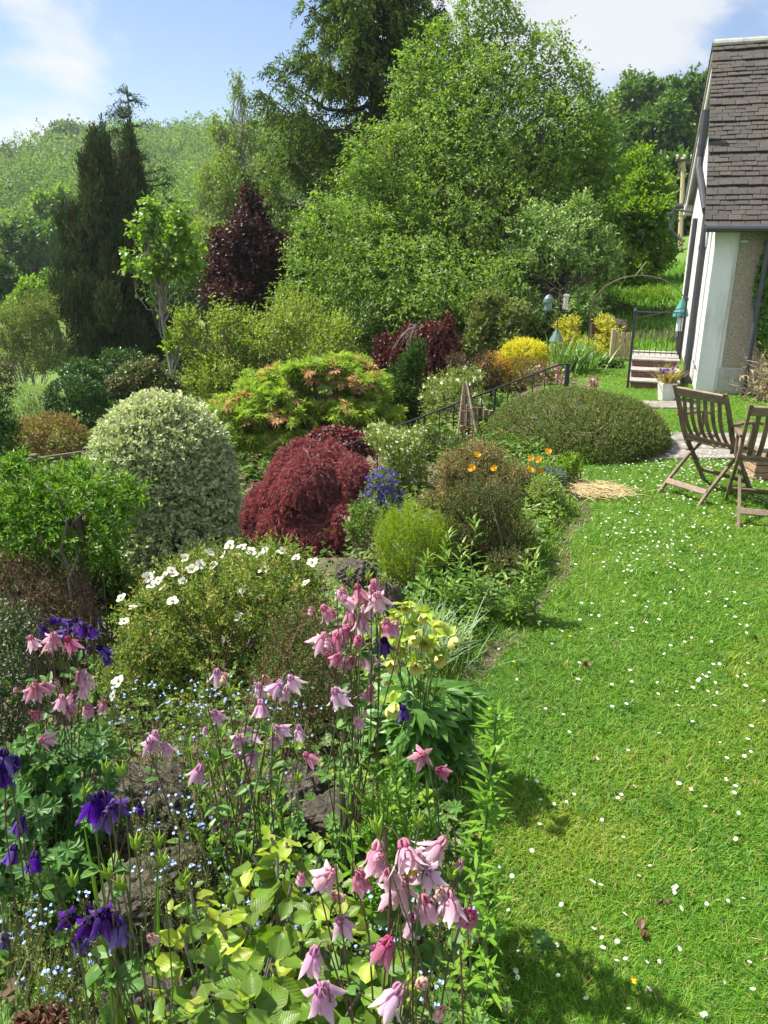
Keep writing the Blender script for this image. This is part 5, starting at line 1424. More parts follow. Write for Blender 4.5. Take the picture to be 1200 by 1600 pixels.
def columbine(name, label, bpx, bpy_, bzc, fl, fsize, zc, kind, leafn=40, leafL=.055, leafh=(.05, .45), pods=(), alt=None, zj=.10, lspread=.13, group='columbines in the near border'):
    b = onground(bpx, bpy_, bzc)
    root = thing(name, label, 'flower', b, group)
    fm = MB()
    for k, f in enumerate(fl):
        kd = f[2] if len(f) > 2 else (alt[0] if alt and rng.uniform() < alt[1] else kind)
        z = zc + rng.normal(0, zj * .5)
        c = P(f[0], f[1], z)
        me = SETS[kd][rng.integers(len(SETS[kd]))]
        tilt = Vector((rng.normal(0, .42), rng.normal(-.15, .42), 1)).normalized()
        s = fsize * .96 * rng.uniform(.82, 1.14) * (.7 if kd == 'faded' else 1)
        top = c + np.array([0, 0, .3 * s])
        fo = set_flower(root, me[0], None, top, tilt, s)
        subpart('sepals', me[1], fo); subpart('stamens', me[2], fo)
        # stem: up from the base, over, and down into the flower
        tv = np.array(tilt); a = top + tv * .24 * s
        s0 = b + np.array([rng.normal(0, .05), rng.normal(0, .05), -.02])
        hook = top + tv * (.75 * s) + np.array([rng.normal(0, .3 * s), rng.normal(0, .3 * s), .1 * s])
        mid = s0 + (hook - s0) * .55 + np.array([rng.normal(0, .03), rng.normal(0, .03), .04])
        q = [s0, s0 + (mid - s0) * .5 + rng.normal(0, .012, 3), mid, mid + (hook - mid) * .6 + rng.normal(0, .006, 3), hook - [0, 0, .25 * s], hook, (hook + a) / 2 + [0, 0, .12 * s], top + tv * .02 * s]
        sm_ = MB(); sm_.tube(q, [.0026, .0024, .0021, .0018, .0015, .0012, .0011, .0011], 5, cap=False)
        sm_.build('stem', RSTEM if rng.uniform() < .7 else GSTEM, root, smooth=True)
        if rng.uniform() < .3 and kd + ' bud' in SETS:   # a closed bud hanging from a side shoot
            mb_ = SETS[kd + ' bud'][0]; bp = q[4] + np.array([rng.normal(0, .022), rng.normal(0, .02), -.015])
            bf = set_flower(root, mb_[0], None, bp, (rng.normal(0, .3), rng.normal(0, .3), 1), s * .5, ('bud', '')); subpart('sepals', mb_[1], bf)
            b2 = MB(); b2.tube([q[3], (q[3] + bp) / 2 + [0, 0, .012], bp + [0, 0, .012], bp], [.0012, .001, .0009, .0009], 4, cap=False); b2.build('stem', RSTEM, root, smooth=True)
        if rng.uniform() < .7:
            for tq in (2, 3):
                d = rng.normal(0, 1, 3); d[2] = .3
                dd = np.vstack([d + rng.normal(0, .5, 3) for _ in range(3)])
                leaves(fm, 'leaf', np.tile(q[tq], (3, 1)), dd, np.array([0, 0, 1]) + rng.normal(0, .3, (3, 3)), leafL * rng.uniform(.5, .9), leafL * .38, 0)
    for p_ in pods:
        c = P(p_[0], p_[1], zc + rng.normal(0, .05)); set_flower(root, ME_POD, None, c, (rng.normal(0, .15), rng.normal(0, .15), 1), fsize * .62, ('seed_pod', ''))
        s0 = b + np.array([rng.normal(0, .05), rng.normal(0, .05), -.02]); sm_ = MB()
        sm_.tube(curve(s0, c - [0, 0, .002], 6, 0, .15), np.linspace(.0024, .0015, 6), 5, cap=False); sm_.build('stem', GSTEM, root, smooth=True)
    n = leafn
    d = sph(n); d[:, 2] = np.abs(d[:, 2]) * .4 + .12
    C = b + np.stack([rng.normal(0, lspread, n), rng.normal(0, lspread, n), rng.uniform(*leafh, n)], -1)
    mm = np.where(rng.uniform(0, 1, n) < .25, 1, 0)
    for off in (-.9, 0, .9):
        ang = np.arctan2(d[:, 1], d[:, 0]) + off
        T = np.stack([np.cos(ang), np.sin(ang), rng.uniform(-.3, .35, n)], -1)
        leaves(fm, 'lobed', C, T, np.array([0, 0, 1]) + rng.normal(0, .35, (n, 3)), leafL * rng.uniform(.7, 1.2, n), leafL * rng.uniform(.7, 1.2, n), mm)
    for e in range(0, n, 2):
        fm.tube(curve(b, C[e], 4, .05, .1), [.002, .0018, .0015, .0012], 3, 0, cap=False)
    fm.build('foliage', M_COL, root, uv=True)
    return root

columbine('columbine', 'pale pink columbine with many nodding bells, nearest the lawn edge at the bottom', 630, 1640, 1.62,
          [(590, 1340), (632, 1338), (688, 1328), (562, 1378, 'rose'), (608, 1372), (625, 1392, 'pink'), (668, 1372, 'lilac'), (645, 1445, 'lilac'), (663, 1420, 'pink'), (532, 1448, 'lilac'), (735, 1440, 'rose'), (702, 1412, 'pink'),
           (514, 1378), (620, 1562, 'lilac'), (503, 1560, 'lilac'), (522, 1405, 'faded'), (655, 1545, 'faded'), (688, 1398, 'faded'), (605, 1485, 'rose'), (492, 1500, 'lilac'), (690, 1585, 'faded'), (648, 1350, 'pink')],
          .052, 1.33, 'pink', leafn=46, leafL=.06, leafh=(.25, .6), pods=((590, 1300), (655, 1290), (705, 1370)), lspread=.12)
columbine('columbine', 'tall rose pink columbine standing in front of the pale yellow hellebore', 545, 1300, 2.45,
          [(535, 930), (560, 928), (585, 922), (508, 960), (575, 952), (547, 962), (506, 1003), (527, 1003), (545, 990), (562, 1005), (604, 982), (572, 1028), (510, 1030), (530, 1032), (548, 1040), (617, 985), (525, 1090, 'lilac'), (558, 1132, 'pink'),
           (578, 1085), (540, 945), (565, 975), (590, 940), (600, 1010, 'dark')],
          .052, 2.1, 'pink', leafn=40, leafL=.06, alt=('rose', .55), pods=((575, 905), (545, 900)))
columbine('columbine', 'lilac pink columbine with tall dark stems above the bright green phlox leaves', 390, 1400, 2.3,
          [(340, 1058), (405, 1080), (436, 1078), (336, 1122), (408, 1108), (387, 1150), (435, 1145), (467, 1145), (393, 1185), (430, 1160), (447, 1085), (312, 1210), (415, 1065, 'faded'), (480, 1187, 'rose'), (455, 1068), (372, 1160), (352, 1060, 'faded')],
          .052, 2.05, 'lilac', leafn=36, leafL=.055, pods=((360, 1085), (290, 1130), (465, 1220)))
columbine('columbine', 'small lilac pink columbine with three bells left of the tall dark stemmed one', 250, 1400, 2.4,
          [(243, 1155), (258, 1172), (237, 1165)], .05, 2.2, 'lilac', leafn=26, leafL=.05)
columbine('columbine', 'rose pink columbine with many bells below the purple one at the left edge', 90, 1330, 2.9,
          [(50, 1005), (80, 1006), (108, 1008), (125, 1058), (130, 1082), (55, 1080), (70, 1076), (115, 1090), (138, 1112), (163, 1103), (105, 1112), (68, 1163), (52, 1120), (98, 1098), (128, 1070), (45, 1085), (85, 1000)],
          .054, 2.5, 'pink', leafn=40, leafL=.06, alt=('rose', .55))
columbine('columbine', 'violet purple columbine in front of the rock rose, above the rose pink one', 120, 1300, 3.0,
          [(68, 987), (95, 975), (120, 977), (108, 992), (143, 988), (158, 1020), (166, 1034), (80, 975), (132, 985)], .048, 2.6, 'purple', leafn=30, leafL=.055, alt=('dark', .3))
columbine('columbine', 'violet columbine cut off by the left edge above the cranesbill leaves', 5, 1420, 1.95,
          [(8, 1190), (22, 1196), (2, 1215), (-14, 1185)], .05, 1.7, 'purple', leafn=14)
columbine('columbine', 'violet columbine with one large double bloom beside the iris blade', 190, 1450, 1.85,
          [(150, 1262), (178, 1268), (162, 1250), (168, 1282)], .05, 1.55, 'purple', leafn=20, pods=((132, 1242), (192, 1210), (165, 1205), (248, 1320)), alt=('dark', .35))
columbine('columbine', 'dark purple columbine at the bottom left with drooping indigo bells', 200, 1600, 1.68,
          [(110, 1440), (146, 1436), (122, 1478), (186, 1455), (165, 1440), (140, 1450), (236, 1470, 'faded')], .05, 1.36, 'dark', leafn=30, leafL=.065, leafh=(.2, .5), pods=((115, 1382), (190, 1387), (255, 1350), (170, 1370), (212, 1325), (288, 1380)), alt=('purple', .55))
columbine('columbine', 'small indigo columbine in front of the dark cranesbill leaves', 45, 1500, 2.1,
          [(55, 1348), (22, 1335), (34, 1290), (8, 1470)], .05, 1.85, 'purple', leafn=12)
columbine('columbine', 'deep rose columbine with two small blooms beside the lily shoots', 670, 1330, 2.2,
          [(660, 1187), (686, 1210)], .045, 2.0, 'rose', leafn=12)
columbine('columbine', 'single violet columbine bloom below the hellebore', 635, 1260, 2.6, [(630, 1115)], .05, 2.35, 'purple', leafn=8)

# --- hellebore
M_HEL = [leafmat('hellebore leaf', [(.035, .09, .025), (.055, .125, .03), (.08, .155, .04)], .3, .35, midrib=(.12, .2, .06))]
M_HEF = leafmat('hellebore petal', [(.58, .58, .18), (.68, .66, .28), (.52, .55, .16)], .4, .5, (1.1, 1.1, .6))
hb = onground(655, 1095, 3.05)
hr = thing('hellebore', 'pale yellow flowering hellebore with glossy dark leaves at the lawn edge', 'flower', hb)
mb = MB(); n = 64
az = rng.uniform(0, 6.28, n); C = hb + np.stack([np.cos(az) * rng.uniform(.02, .2, n), np.sin(az) * rng.uniform(.02, .17, n), rng.uniform(.06, .42, n)], -1)
for off in (-1.0, -.5, 0, .5, 1.0):
    T = np.stack([np.cos(az + off), np.sin(az + off), rng.uniform(-.35, .2, n)], -1)
    leaves(mb, 'leaf', C, T, np.array([0, 0, 1]) + rng.normal(0, .25, (n, 3)), .125 * rng.uniform(.75, 1.1, n), .042)
HB = mb
a = MB()
for q in range(6):
    an = q * math.pi / 3; petal(a, an, [(.0, .0), (.28, .05), (.5, .22), (.56, .5), (.5, .72)], [.1, .42, .56, .46, .06], .12)
ME_HEL = mesh_of(a, M_HEF, 'hellebore_cup')
for (px, py) in ((625, 965), (665, 963), (690, 985), (702, 1000), (612, 1000), (640, 1000), (614, 1036), (650, 1040), (682, 1032), (662, 1008), (632, 950), (598, 985), (675, 1010), (648, 980), (620, 1015), (612, 1104), (495, 968), (483, 975)):
    c = P(px, py, 2.85 + rng.normal(0, .05))
    set_flower(hr, ME_HEL, ME_STA, c, (rng.normal(0, .6), -.7, rng.normal(-.1, .45)), .05 * rng.uniform(.85, 1.2)) if px > 500 else None
    if px > 500:
        k_ = 7; dk = sph(k_) * [1, 1, .5] + [0, -.2, .25]; leaves(HB, 'leaf', np.tile(c + [0, .01, .01], (k_, 1)), dk, np.array([0, -.3, 1]) + rng.normal(0, .3, (k_, 3)), .055 * rng.uniform(.7, 1.2, k_), .028, 1)
        s_ = MB(); s_.tube(curve(hb, c + [0, .015, 0], 5, .1, .1), [.004, .0035, .003, .0025, .002], 5, cap=False); s_.build('stem', GSTEM, hr, smooth=True)

HB.build('foliage', M_HEL + [leafmat('hellebore bract', [(.26, .32, .05), (.36, .40, .09), (.20, .28, .04)], .4, .45)], hr, uv=True)
# --- lily shoots and other leafy stalks
M_LLY = leafmat('lily leaf', [(.075, .16, .02), (.11, .205, .028), (.15, .24, .04)], .42, .38)
M_WLF = leafmat('willow herb leaf', [(.085, .145, .03), (.12, .19, .04), (.17, .23, .06)], .4, .42)
def stalk(mb_s, mb_l, a, e, nl, L, Wd, t0=.12, lw=.2, spread=1., up=.7, rad=.0035, cluster=True):
    q = curve(a, e, 7, 0, .12); mb_s.tube(q, np.linspace(rad, rad * .5, 7), 5, cap=False)
    t = np.sort(t0 + (1 - t0) * rng.uniform(0, 1, nl) ** .75); i = np.minimum((t * 6).astype(int), 5); p = q[i] + (q[i + 1] - q[i]) * (t * 6 - i)[:, None]
    az = np.arange(nl) * 2.4 + rng.normal(0, .3, nl); el = up * (.5 + 1.4 * t ** 2)
    T = np.stack([np.cos(az) * spread, np.sin(az) * spread, el + rng.normal(0, .2, nl)], -1)
    sc = (1 - .45 * t) * rng.uniform(.8, 1.2, nl)
    leaves(mb_l, 'lance', p, T, np.stack([-np.cos(az) * .5, -np.sin(az) * .5, np.ones(nl)], -1), L * sc, Wd * sc)
def leafy(name, label, cat, bases_tips, zc, nl, L, Wd, mat, one=True, base_py=None, **k):
    """bases_tips: (base px, base zc, tip px, tip py)."""
    out_ = []
    b0 = onground(bases_tips[0][0], 900, bases_tips[0][1])
    root = thing(name, label, cat, b0, k.pop('group', None)); lm = MB()
    for (bx, bz_, tx, ty) in bases_tips:
        a = onground(bx, 900, bz_); a = np.array([a[0], bz_ * CP - .0, 0]); 
        e = P(tx, ty, zc); a = np.array([P(bx, ty, zc)[0], e[1] + rng.normal(0, .03), 0]); a[2] = terr(a[0], a[1]) - .02
        sb = MB(); stalk(sb, lm, a, e, nl, L, Wd, **k); sb.build('stem', GSTEM, root, smooth=True)
    lm.build('foliage', mat, root, uv=True)
    return root
leafy('lily', 'tall lily shoot with whorled narrow leaves rising at the lawn edge', 'plant', [(752, 2.0, 775, 1102)], 2.1, 105, .105, .019, M_LLY, spread=.9, up=.45, rad=.006, t0=.2)
leafy('lily', 'cluster of budded lily shoots below the single violet bloom', 'plant', [(605, 2.2, 622, 1165), (625, 2.2, 645, 1200), (590, 2.2, 600, 1205), (650, 2.2, 668, 1250)], 2.2, 64, .10, .018, M_LLY, spread=.8, up=.8)
leafy('lily', 'short lily shoot with dark drooping leaves beside the nearest pink columbine', 'plant', [(735, 1.6, 748, 1345), (750, 1.6, 765, 1400)], 1.6, 48, .09, .016, M_LLY, spread=.9, up=.3)
leafy('phlox', 'upright bright green phlox shoots behind the hydrangea', 'plant', [(300 + 14 * q + rng.normal(0, 4), 2.4, 298 + 14 * q + rng.normal(0, 6), 1150 + rng.uniform(-20, 45)) for q in range(11)], 2.45, 34, .085, .018, M_LLY, spread=.7, up=1.0, t0=.05)
leafy('phlox', 'bright green leafy shoots right of the tall rose pink columbine', 'plant', [(560 + 9 * q, 2.3, 555 + 10 * q + rng.normal(0, 5), 1215 + rng.uniform(-30, 60)) for q in range(9)], 2.15, 32, .085, .018, M_LLY, spread=.8, up=.9, t0=.05)
leafy('willow_herb', 'tall leafy willow herb clump in front of the dark heath', 'plant',
      [(x_ + rng.normal(-4, 6), 4.3, x_, y_) for x_, y_ in ((700, 835), (738, 810), (722, 850), (822, 885), (838, 866), (690, 900), (752, 915), (812, 915), (668, 870), (708, 930), (800, 945), (842, 893))], 4.3, 46, .115, .019, M_WLF, spread=.85, up=.6, t0=.05)
M_BLG = leafmat('blue grey leaf', [(.14, .19, .17), (.20, .26, .24), (.26, .32, .29)], .25, .5)
strap_clump('pink_clump', 'tuft of thin blue grey leaves between the hellebore and the willow herb', 'plant', onground(672, 985, 3.95), 260, .34, .0055, M_BLG, .09, (.1, .9))

# --- hydrangea in front
M_HYD = [leafmat('hydrangea leaf', [(.06, .115, .018), (.095, .165, .022), (.135, .205, .028)], .42, .38, midrib=(.16, .24, .07), patch=(14, (.10, .16, .022)), margin=(.60, (.20, .13, .04))),
         leafmat('hydrangea young leaf', [(.17, .24, .02), (.24, .30, .03), (.29, .33, .05)], .42, .4, midrib=(.30, .34, .1), patch=(20, (.22, .25, .03)), margin=(.56, (.24, .15, .04)))]
hy = onground(410, 1560, 1.75)
hroot = thing('hydrangea', 'hydrangea with broad veined yellow green leaves in the near border', 'shrub', hy)
mb = MB(); sb = MB()
for (px, py, zc, nl, L, yg) in ((405, 1330, 1.72, 7, .095, 1), (440, 1345, 1.7, 6, .085, 1), (425, 1300, 1.75, 5, .07, 1), (460, 1380, 1.66, 7, .085, 0), (500, 1340, 1.8, 6, .07, 0), (395, 1420, 1.6, 7, .09, 0), (445, 1440, 1.58, 7, .10, 0),
                                (490, 1420, 1.62, 7, .08, 0), (340, 1450, 1.6, 6, .075, 1), (300, 1400, 1.75, 6, .065, 1), (360, 1500, 1.5, 7, .10, 0), (430, 1510, 1.45, 8, .11, 0), (330, 1560, 1.42, 8, .115, 0), (400, 1580, 1.38, 8, .12, 0), (470, 1560, 1.42, 8, .11, 0),
                                (285, 1470, 1.6, 6, .075, 1), (265, 1430, 1.65, 6, .065, 1), (530, 1500, 1.55, 7, .10, 0), (250, 1540, 1.55, 7, .08, 0), (560, 1550, 1.5, 7, .11, 0), (370, 1390, 1.75, 6, .07, 1), (520, 1390, 1.72, 6, .075, 0), (545, 1440, 1.66, 7, .085, 0),
                                (430, 1610, 1.34, 8, .12, 0), (310, 1620, 1.4, 8, .11, 0), (500, 1620, 1.4, 8, .11, 0), (220, 1590, 1.6, 7, .08, 0), (350, 1425, 1.66, 6, .075, 1), (415, 1375, 1.7, 6, .08, 0), (465, 1475, 1.54, 7, .09, 0), (320, 1510, 1.52, 7, .09, 0), (400, 1545, 1.44, 7, .10, 0), (500, 1465, 1.58, 7, .085, 0), (455, 1320, 1.75, 5, .06, 1), (600, 1500, 1.6, 7, .08, 0), (640, 1590, 1.5, 7, .09, 0), (590, 1620, 1.45, 8, .1, 0)):
    c = P(px + rng.normal(0, 6), py + rng.normal(0, 6), zc)
    az0 = rng.uniform(0, 6.28)
    k = np.arange(nl); an = az0 + k * math.pi / 2 + np.where(k % 4 >= 2, .78, 0) + rng.normal(0, .25, nl)
    lay = k // 2
    T = np.stack([np.cos(an), np.sin(an), .55 - .35 * lay + rng.normal(0, .18, nl)], -1)
    C = np.array(c) + np.stack([np.cos(an) * .012, np.sin(an) * .012, -.03 * lay], -1)
    N_ = np.stack([-np.cos(an) * .5, -np.sin(an) * .5, np.ones(nl)], -1) + rng.normal(0, .6, (nl, 3))
    L_ = L * .74 * (.65 + .2 * np.minimum(lay, 2)) * rng.uniform(.75, 1.15, nl)
    leaves(mb, 'hyd', C, T, N_, L_, L_ * rng.uniform(.68, .8, nl), np.where(rng.uniform(0, 1, nl) < (.6 if yg else .12), 1, 0)) if 'hyd' in TM else leaves(mb, 'leaf', C, T, N_, L_, L_ * .72, 0)
    s0 = hy + np.array([rng.normal(0, .07), rng.normal(0, .05), -.02])
    sb.tube(curve(s0, c, 6, .04, .15), np.linspace(.006, .0035, 6), 6, cap=False)
mb.build('foliage', M_HYD, hroot, smooth=True, uv=True); sb.build('stems', BARKG, hroot, smooth=True)

# --- cranesbill leaves at left, iris blades, stonecrop, forget-me-nots, ground cover
M_CRA = leafmat('cranesbill leaf', [(.035, .085, .03), (.05, .115, .04), (.075, .145, .055)], .3, .5)
cr = onground(55, 1330, 2.6); croot = thing('cranesbill', 'mound of dark lobed cranesbill leaves at the left edge', 'plant', cr)
lob = LB(2.55, [(60, 1300, 75, 70), (110, 1250, 50, 50), (20, 1240, 60, 60), (40, 1370, 70, 60), (-30, 1300, 70, 90)], .3)
pts, nor = blob(lob, 420, .6); mb = MB()
leaves(mb, 'lobed', pts, nz(nor * [1, 1, .2] + rng.normal(0, .5, pts.shape) + [0, 0, -.2]), nor * .4 + [0, -.35, .8] + rng.normal(0, .22, pts.shape), .085 * rng.uniform(.6, 1.15, len(pts)), .09 * rng.uniform(.6, 1.15, len(pts)))
for e in range(0, len(pts), 4): mb.tube(curve(cr, pts[e], 4, .08, .1), [.002] * 4, 3, cap=False)
mb.build('foliage', M_CRA, croot, uv=True)
ib = onground(160, 1480, 1.65); iroot = thing('iris', 'sword shaped iris blades between the purple columbines', 'plant', ib)
mb = MB()
for (bx, by_, tx, ty, w, zc) in ((160, 1470, 127, 1265, .022, 1.62), (165, 1475, 150, 1310, .018, 1.64), (205, 1480, 248, 1308, .013, 1.62), (160, 1620, 140, 1500, .02, 1.62)):
    e = P(tx, ty, zc); a = ib + [(bx - 160) / F0 * 1.6, 0, -.02]; m_ = (a + e) / 2 + np.array([-(e[0] - a[0]) * .25, 0, .02])
    t_ = np.linspace(0, 1, 9)[:, None]; q = (1 - t_) ** 2 * a + 2 * t_ * (1 - t_) * m_ + t_ ** 2 * e
    ww = w * np.array([.8, .95, 1, 1, .95, .85, .65, .38, .02])
    sd = np.array([.97, -.24, 0]); fw = np.array([.24, .97, 0])
    V = np.concatenate([q - sd * ww[:, None] * .5, q + fw * .0025, q + sd * ww[:, None] * .5]); n = 9
    mb.add(V, [[i, i + 1, n + i + 1, n + i] for i in range(8)] + [[n + i, n + i + 1, 2 * n + i + 1, 2 * n + i] for i in range(8)])
mb.build('foliage', leafmat('iris blade', [(.075, .15, .03), (.10, .18, .035)], .35, .4), iroot, smooth=True)
M_SED = leafmat('stonecrop leaf', [(.07, .028, .022), (.10, .045, .032), (.07, .06, .03)], .2, .45)
plant('stonecrop', 'reddish stonecrop rosette in the bottom left corner', 'plant', 1.75, [(70, 1600, 30, 14), (45, 1610, 24, 14)], M_SED, 60, nl=7, tl=.025, L=.022, Wd=.014, tm='round', up=.6, base=(70, 1610), shell=.5, stems=6, srad=.003)

M_FST = leafmat('thin grey stem', [(.10, .11, .05), (.16, .16, .08)], .1, .7)
M_FBL = leafmat('forget me not petal', [(.22, .36, .72), (.32, .46, .82), (.45, .55, .85)], .3, .5, (1, 1, 1))
reseed('forget')
mb = MB(); 
for (px0, px1, py0, py1, z0, z1, n) in ((140, 330, 1060, 1290, 2.7, 3.2, 300), (300, 500, 1060, 1240, 2.7, 3.1, 200), (0, 150, 1390, 1560, 1.7, 2.1, 120), (200, 330, 1230, 1400, 2.0, 2.5, 130), (560, 740, 1400, 1600, 1.55, 1.9, 70), (330, 480, 1330, 1480, 1.9, 2.2, 40)):
    for q in range(n):
        e = P(rng.uniform(px0, px1), rng.uniform(py0, py1), rng.uniform(z0, z1)); g = float(terr(e[0], e[1]))
        if e[2] < g + .03: continue
        a = np.array([e[0] + rng.normal(0, .05), e[1] + rng.normal(0, .05), max(g, e[2] - rng.uniform(.15, .4))])
        c = curve(a, e, 6, 0, .18); mb.tube(c, [.0016, .0014, .0012, .001, .0008, .0006], 3, 0, cap=False)
        t_ = rng.uniform(.35, 1, 16); i_ = np.minimum((t_ * 5).astype(int), 4); p_ = c[i_] + (c[i_ + 1] - c[i_]) * (t_ * 5 - i_)[:, None]
        leaves(mb, 'dia', p_, sph(16) + [0, 0, .4], sph(16), .008, .0035, 0)
        if rng.uniform() < .3:
            for w in range(rng.integers(1, 4)):
                cc = e + rng.normal(0, .006, 3)
                d = sph(5) * [1, 1, .35]; leaves(mb, 'round', np.tile(cc, (5, 1)), d, [[0, -.5, 1]] * 5, .0048, .0055, 1)
tag(mb.build('forget_me_nots', [M_FST, M_FBL]), kind='stuff')

M_GC = [leafmat('cover leaf', [(.04, .09, .02), (.07, .13, .03), (.10, .165, .04)], .35, .45), leafmat('cover leaf pale', [(.13, .19, .03), (.17, .22, .05)], .4, .5), leafmat('cover leaf grey', [(.07, .10, .05), (.10, .13, .07)], .3, .5), leafmat('litter', [(.09, .06, .035), (.16, .11, .07)], .1, .8)]
reseed('cover')
mb = MB(); n = 24000
y = rng.uniform(.7, 13, n) ** 1; y = .7 + (y - .7) * rng.uniform(.25, 1, n); dd_ = np.abs(rng.normal(0, 1.7, n)) * rng.uniform(.1, 1, n) + .0; x = edge(y) - dd_
r_ok = (rng.uniform(0, 1, n) < np.clip(.45 + .55 * np.sin(x * 4.1 + 1) * np.sin(y * 3.3), .08, 1)) & ~((x > -1.2) & (x < -.2) & (y > 2.3) & (y < 3.3) & (rng.uniform(0, 1, n) < .6))
x, y, dd_ = x[r_ok], y[r_ok], dd_[r_ok]; n = len(x)
hgt = rng.uniform(0, 1, n) ** 1.5 * np.minimum(.26, .05 + dd_ * .5)
C = np.stack([x, y, terr(x, y) + hgt + .01], -1); an = rng.uniform(0, 6.28, n)
pm = (np.sin(x * 2.9 + np.sin(y * 2)) + np.sin(y * 2.3 + 1.7 * x) + rng.normal(0, .35, n)); mi = np.where(pm > 1.0, 1, np.where(pm < -1.0, 2, 0)); mi = np.where((hgt < .03) & (rng.uniform(0, 1, n) < .4), 3, mi)
T = np.stack([np.cos(an), np.sin(an), rng.uniform(-.2, .8, n)], -1); L = rng.uniform(.025, .06, n) * (1 + .05 * y)
sel = rng.uniform(0, 1, n) < .5
for s_, tm_, wf in ((sel, 'leaf', .42), (~sel, 'lobed', .9)):
    leaves(mb, tm_, C[s_], T[s_], np.array([0, 0, 1]) + rng.normal(0, .35, (s_.sum(), 3)), L[s_], L[s_] * wf, mi[s_])
yq = rng.uniform(2.9, 7.6, 8000); xq = edge(yq) - rng.uniform(0, 1, 8000) ** 1.3 * 1.7; n = 8000
C = np.stack([xq, yq, terr(xq, yq) + rng.uniform(.01, .2, n)], -1); an = rng.uniform(0, 6.28, n)
leaves(mb, 'leaf', C, np.stack([np.cos(an), np.sin(an), rng.uniform(-.2, .8, n)], -1), np.array([0, 0, 1]) + rng.normal(0, .4, (n, 3)), rng.uniform(.03, .065, n), rng.uniform(.014, .03, n), rng.choice(3, n, p=[.5, .3, .2]))
xq = rng.uniform(-8, -.9, 26000); yq = rng.uniform(-.5, 13, 26000); kq = (edge(yq) - xq > 1.5) & (np.sin(xq * 2.1 + np.sin(yq * 1.7)) * np.sin(yq * 1.9 + xq) > -.55); xq, yq = xq[kq], yq[kq]; n = len(xq)
C = np.stack([xq, yq, terr(xq, yq) + rng.uniform(.01, .26, n)], -1); an = rng.uniform(0, 6.28, n)
leaves(mb, 'lobed', C, np.stack([np.cos(an), np.sin(an), rng.uniform(-.2, .8, n)], -1), np.array([0, 0, 1]) + rng.normal(0, .4, (n, 3)), rng.uniform(.06, .13, n), rng.uniform(.05, .11, n), rng.choice(3, n, p=[.6, .15, .25]))
x = rng.uniform(-1.4, .3, 1500); y = rng.uniform(.9, 2.6, 1500); ok = (x < edge(y) - .05) & (np.sin(x * 6) * np.sin(y * 5) > -.3); x, y = x[ok], y[ok]; n = len(x)
an = rng.uniform(0, 6.28, n); C = np.stack([x, y, terr(x, y) + rng.uniform(.02, .42, n)], -1)
leaves(mb, 'lobed', C, np.stack([np.cos(an), np.sin(an), rng.uniform(-.2, .4, n)], -1), np.array([0, 0, 1]) + rng.normal(0, .3, (n, 3)), rng.uniform(.03, .06, n), rng.uniform(.03, .06, n), rng.choice(3, n, p=[.55, .25, .2]))
tag(mb.build('ground_cover', M_GC, uv=True), kind='stuff')
# ------------------------------------------------------------------ rocks
def rock_mat():
    m, t, o = new_mat('garden rock')
    c = ramp(t, maprange(t, noise(t, 2.6, 8, .7), .3, .7), [(.045, .038, .03), (.11, .095, .075), (.19, .165, .135)])
    c = mixc(t, maprange(t, noise(t, 4.5, 6, .75), .58, .66, 0, .8), c, (.30, .29, .25))
    c = mixc(t, maprange(t, noise(t, 1.7, 6, .7), .55, .7, 0, .7), c, (.05, .06, .025))
    p = t.nodes.new('ShaderNodeBsdfPrincipled'); p.inputs['Roughness'].default_value = .95; p.inputs['Specular IOR Level'].default_value = .2
    t.links.new(c, p.inputs['Base Color'])
    b = t.nodes.new('ShaderNodeBump'); b.inputs['Strength'].default_value = .8; b.inputs['Distance'].default_value = .05
    t.links.new(noise(t, 9, 9, .75), b.inputs['Height']); t.links.new(b.outputs[0], p.inputs['Normal'])
    t.links.new(p.outputs[0], o.inputs[0]); return m
ROCK = rock_mat()
from mathutils import noise as mnoise
def rock(label, c, r, seed, rot=0):
    R = np.random.default_rng(seed)
    import bmesh
    bm = bmesh.new(); bmesh.ops.create_icosphere(bm, subdivisions=6, radius=1)
    pl = nz(R.normal(size=(11, 3))); h = R.uniform(.62, .9, 11)
    for v in bm.verts:
        p = np.array(v.co)
        for k in range(11):
            d = p @ pl[k] - h[k]
            if d > 0: p = p - pl[k] * d * .93
        q_ = Vector(p) + Vector((seed * 3.1, 0, 0))
        p = p * (1 + .16 * mnoise.fractal(q_ * 1.6, 1.0, 2.1, 3) + .07 * mnoise.fractal(q_ * 6, .8, 2.0, 4) - .10 * max(0, .12 - abs(mnoise.noise(q_ * 2.2))) / .12)
        v.co = p
    me = bpy.data.meshes.new('rock'); bm.to_mesh(me); bm.free(); me.materials.append(ROCK)
    me.polygons.foreach_set('use_smooth', np.zeros(len(me.polygons), bool))
    o = bpy.data.objects.new('rock', me); COL.objects.link(o)
    o.location = [float(v) for v in c]; o.scale = r; o.rotation_euler = (R.normal(0, .1), R.normal(0, .1), rot)
    tag(o, label, 'rock', 'rocks edging the raised border')
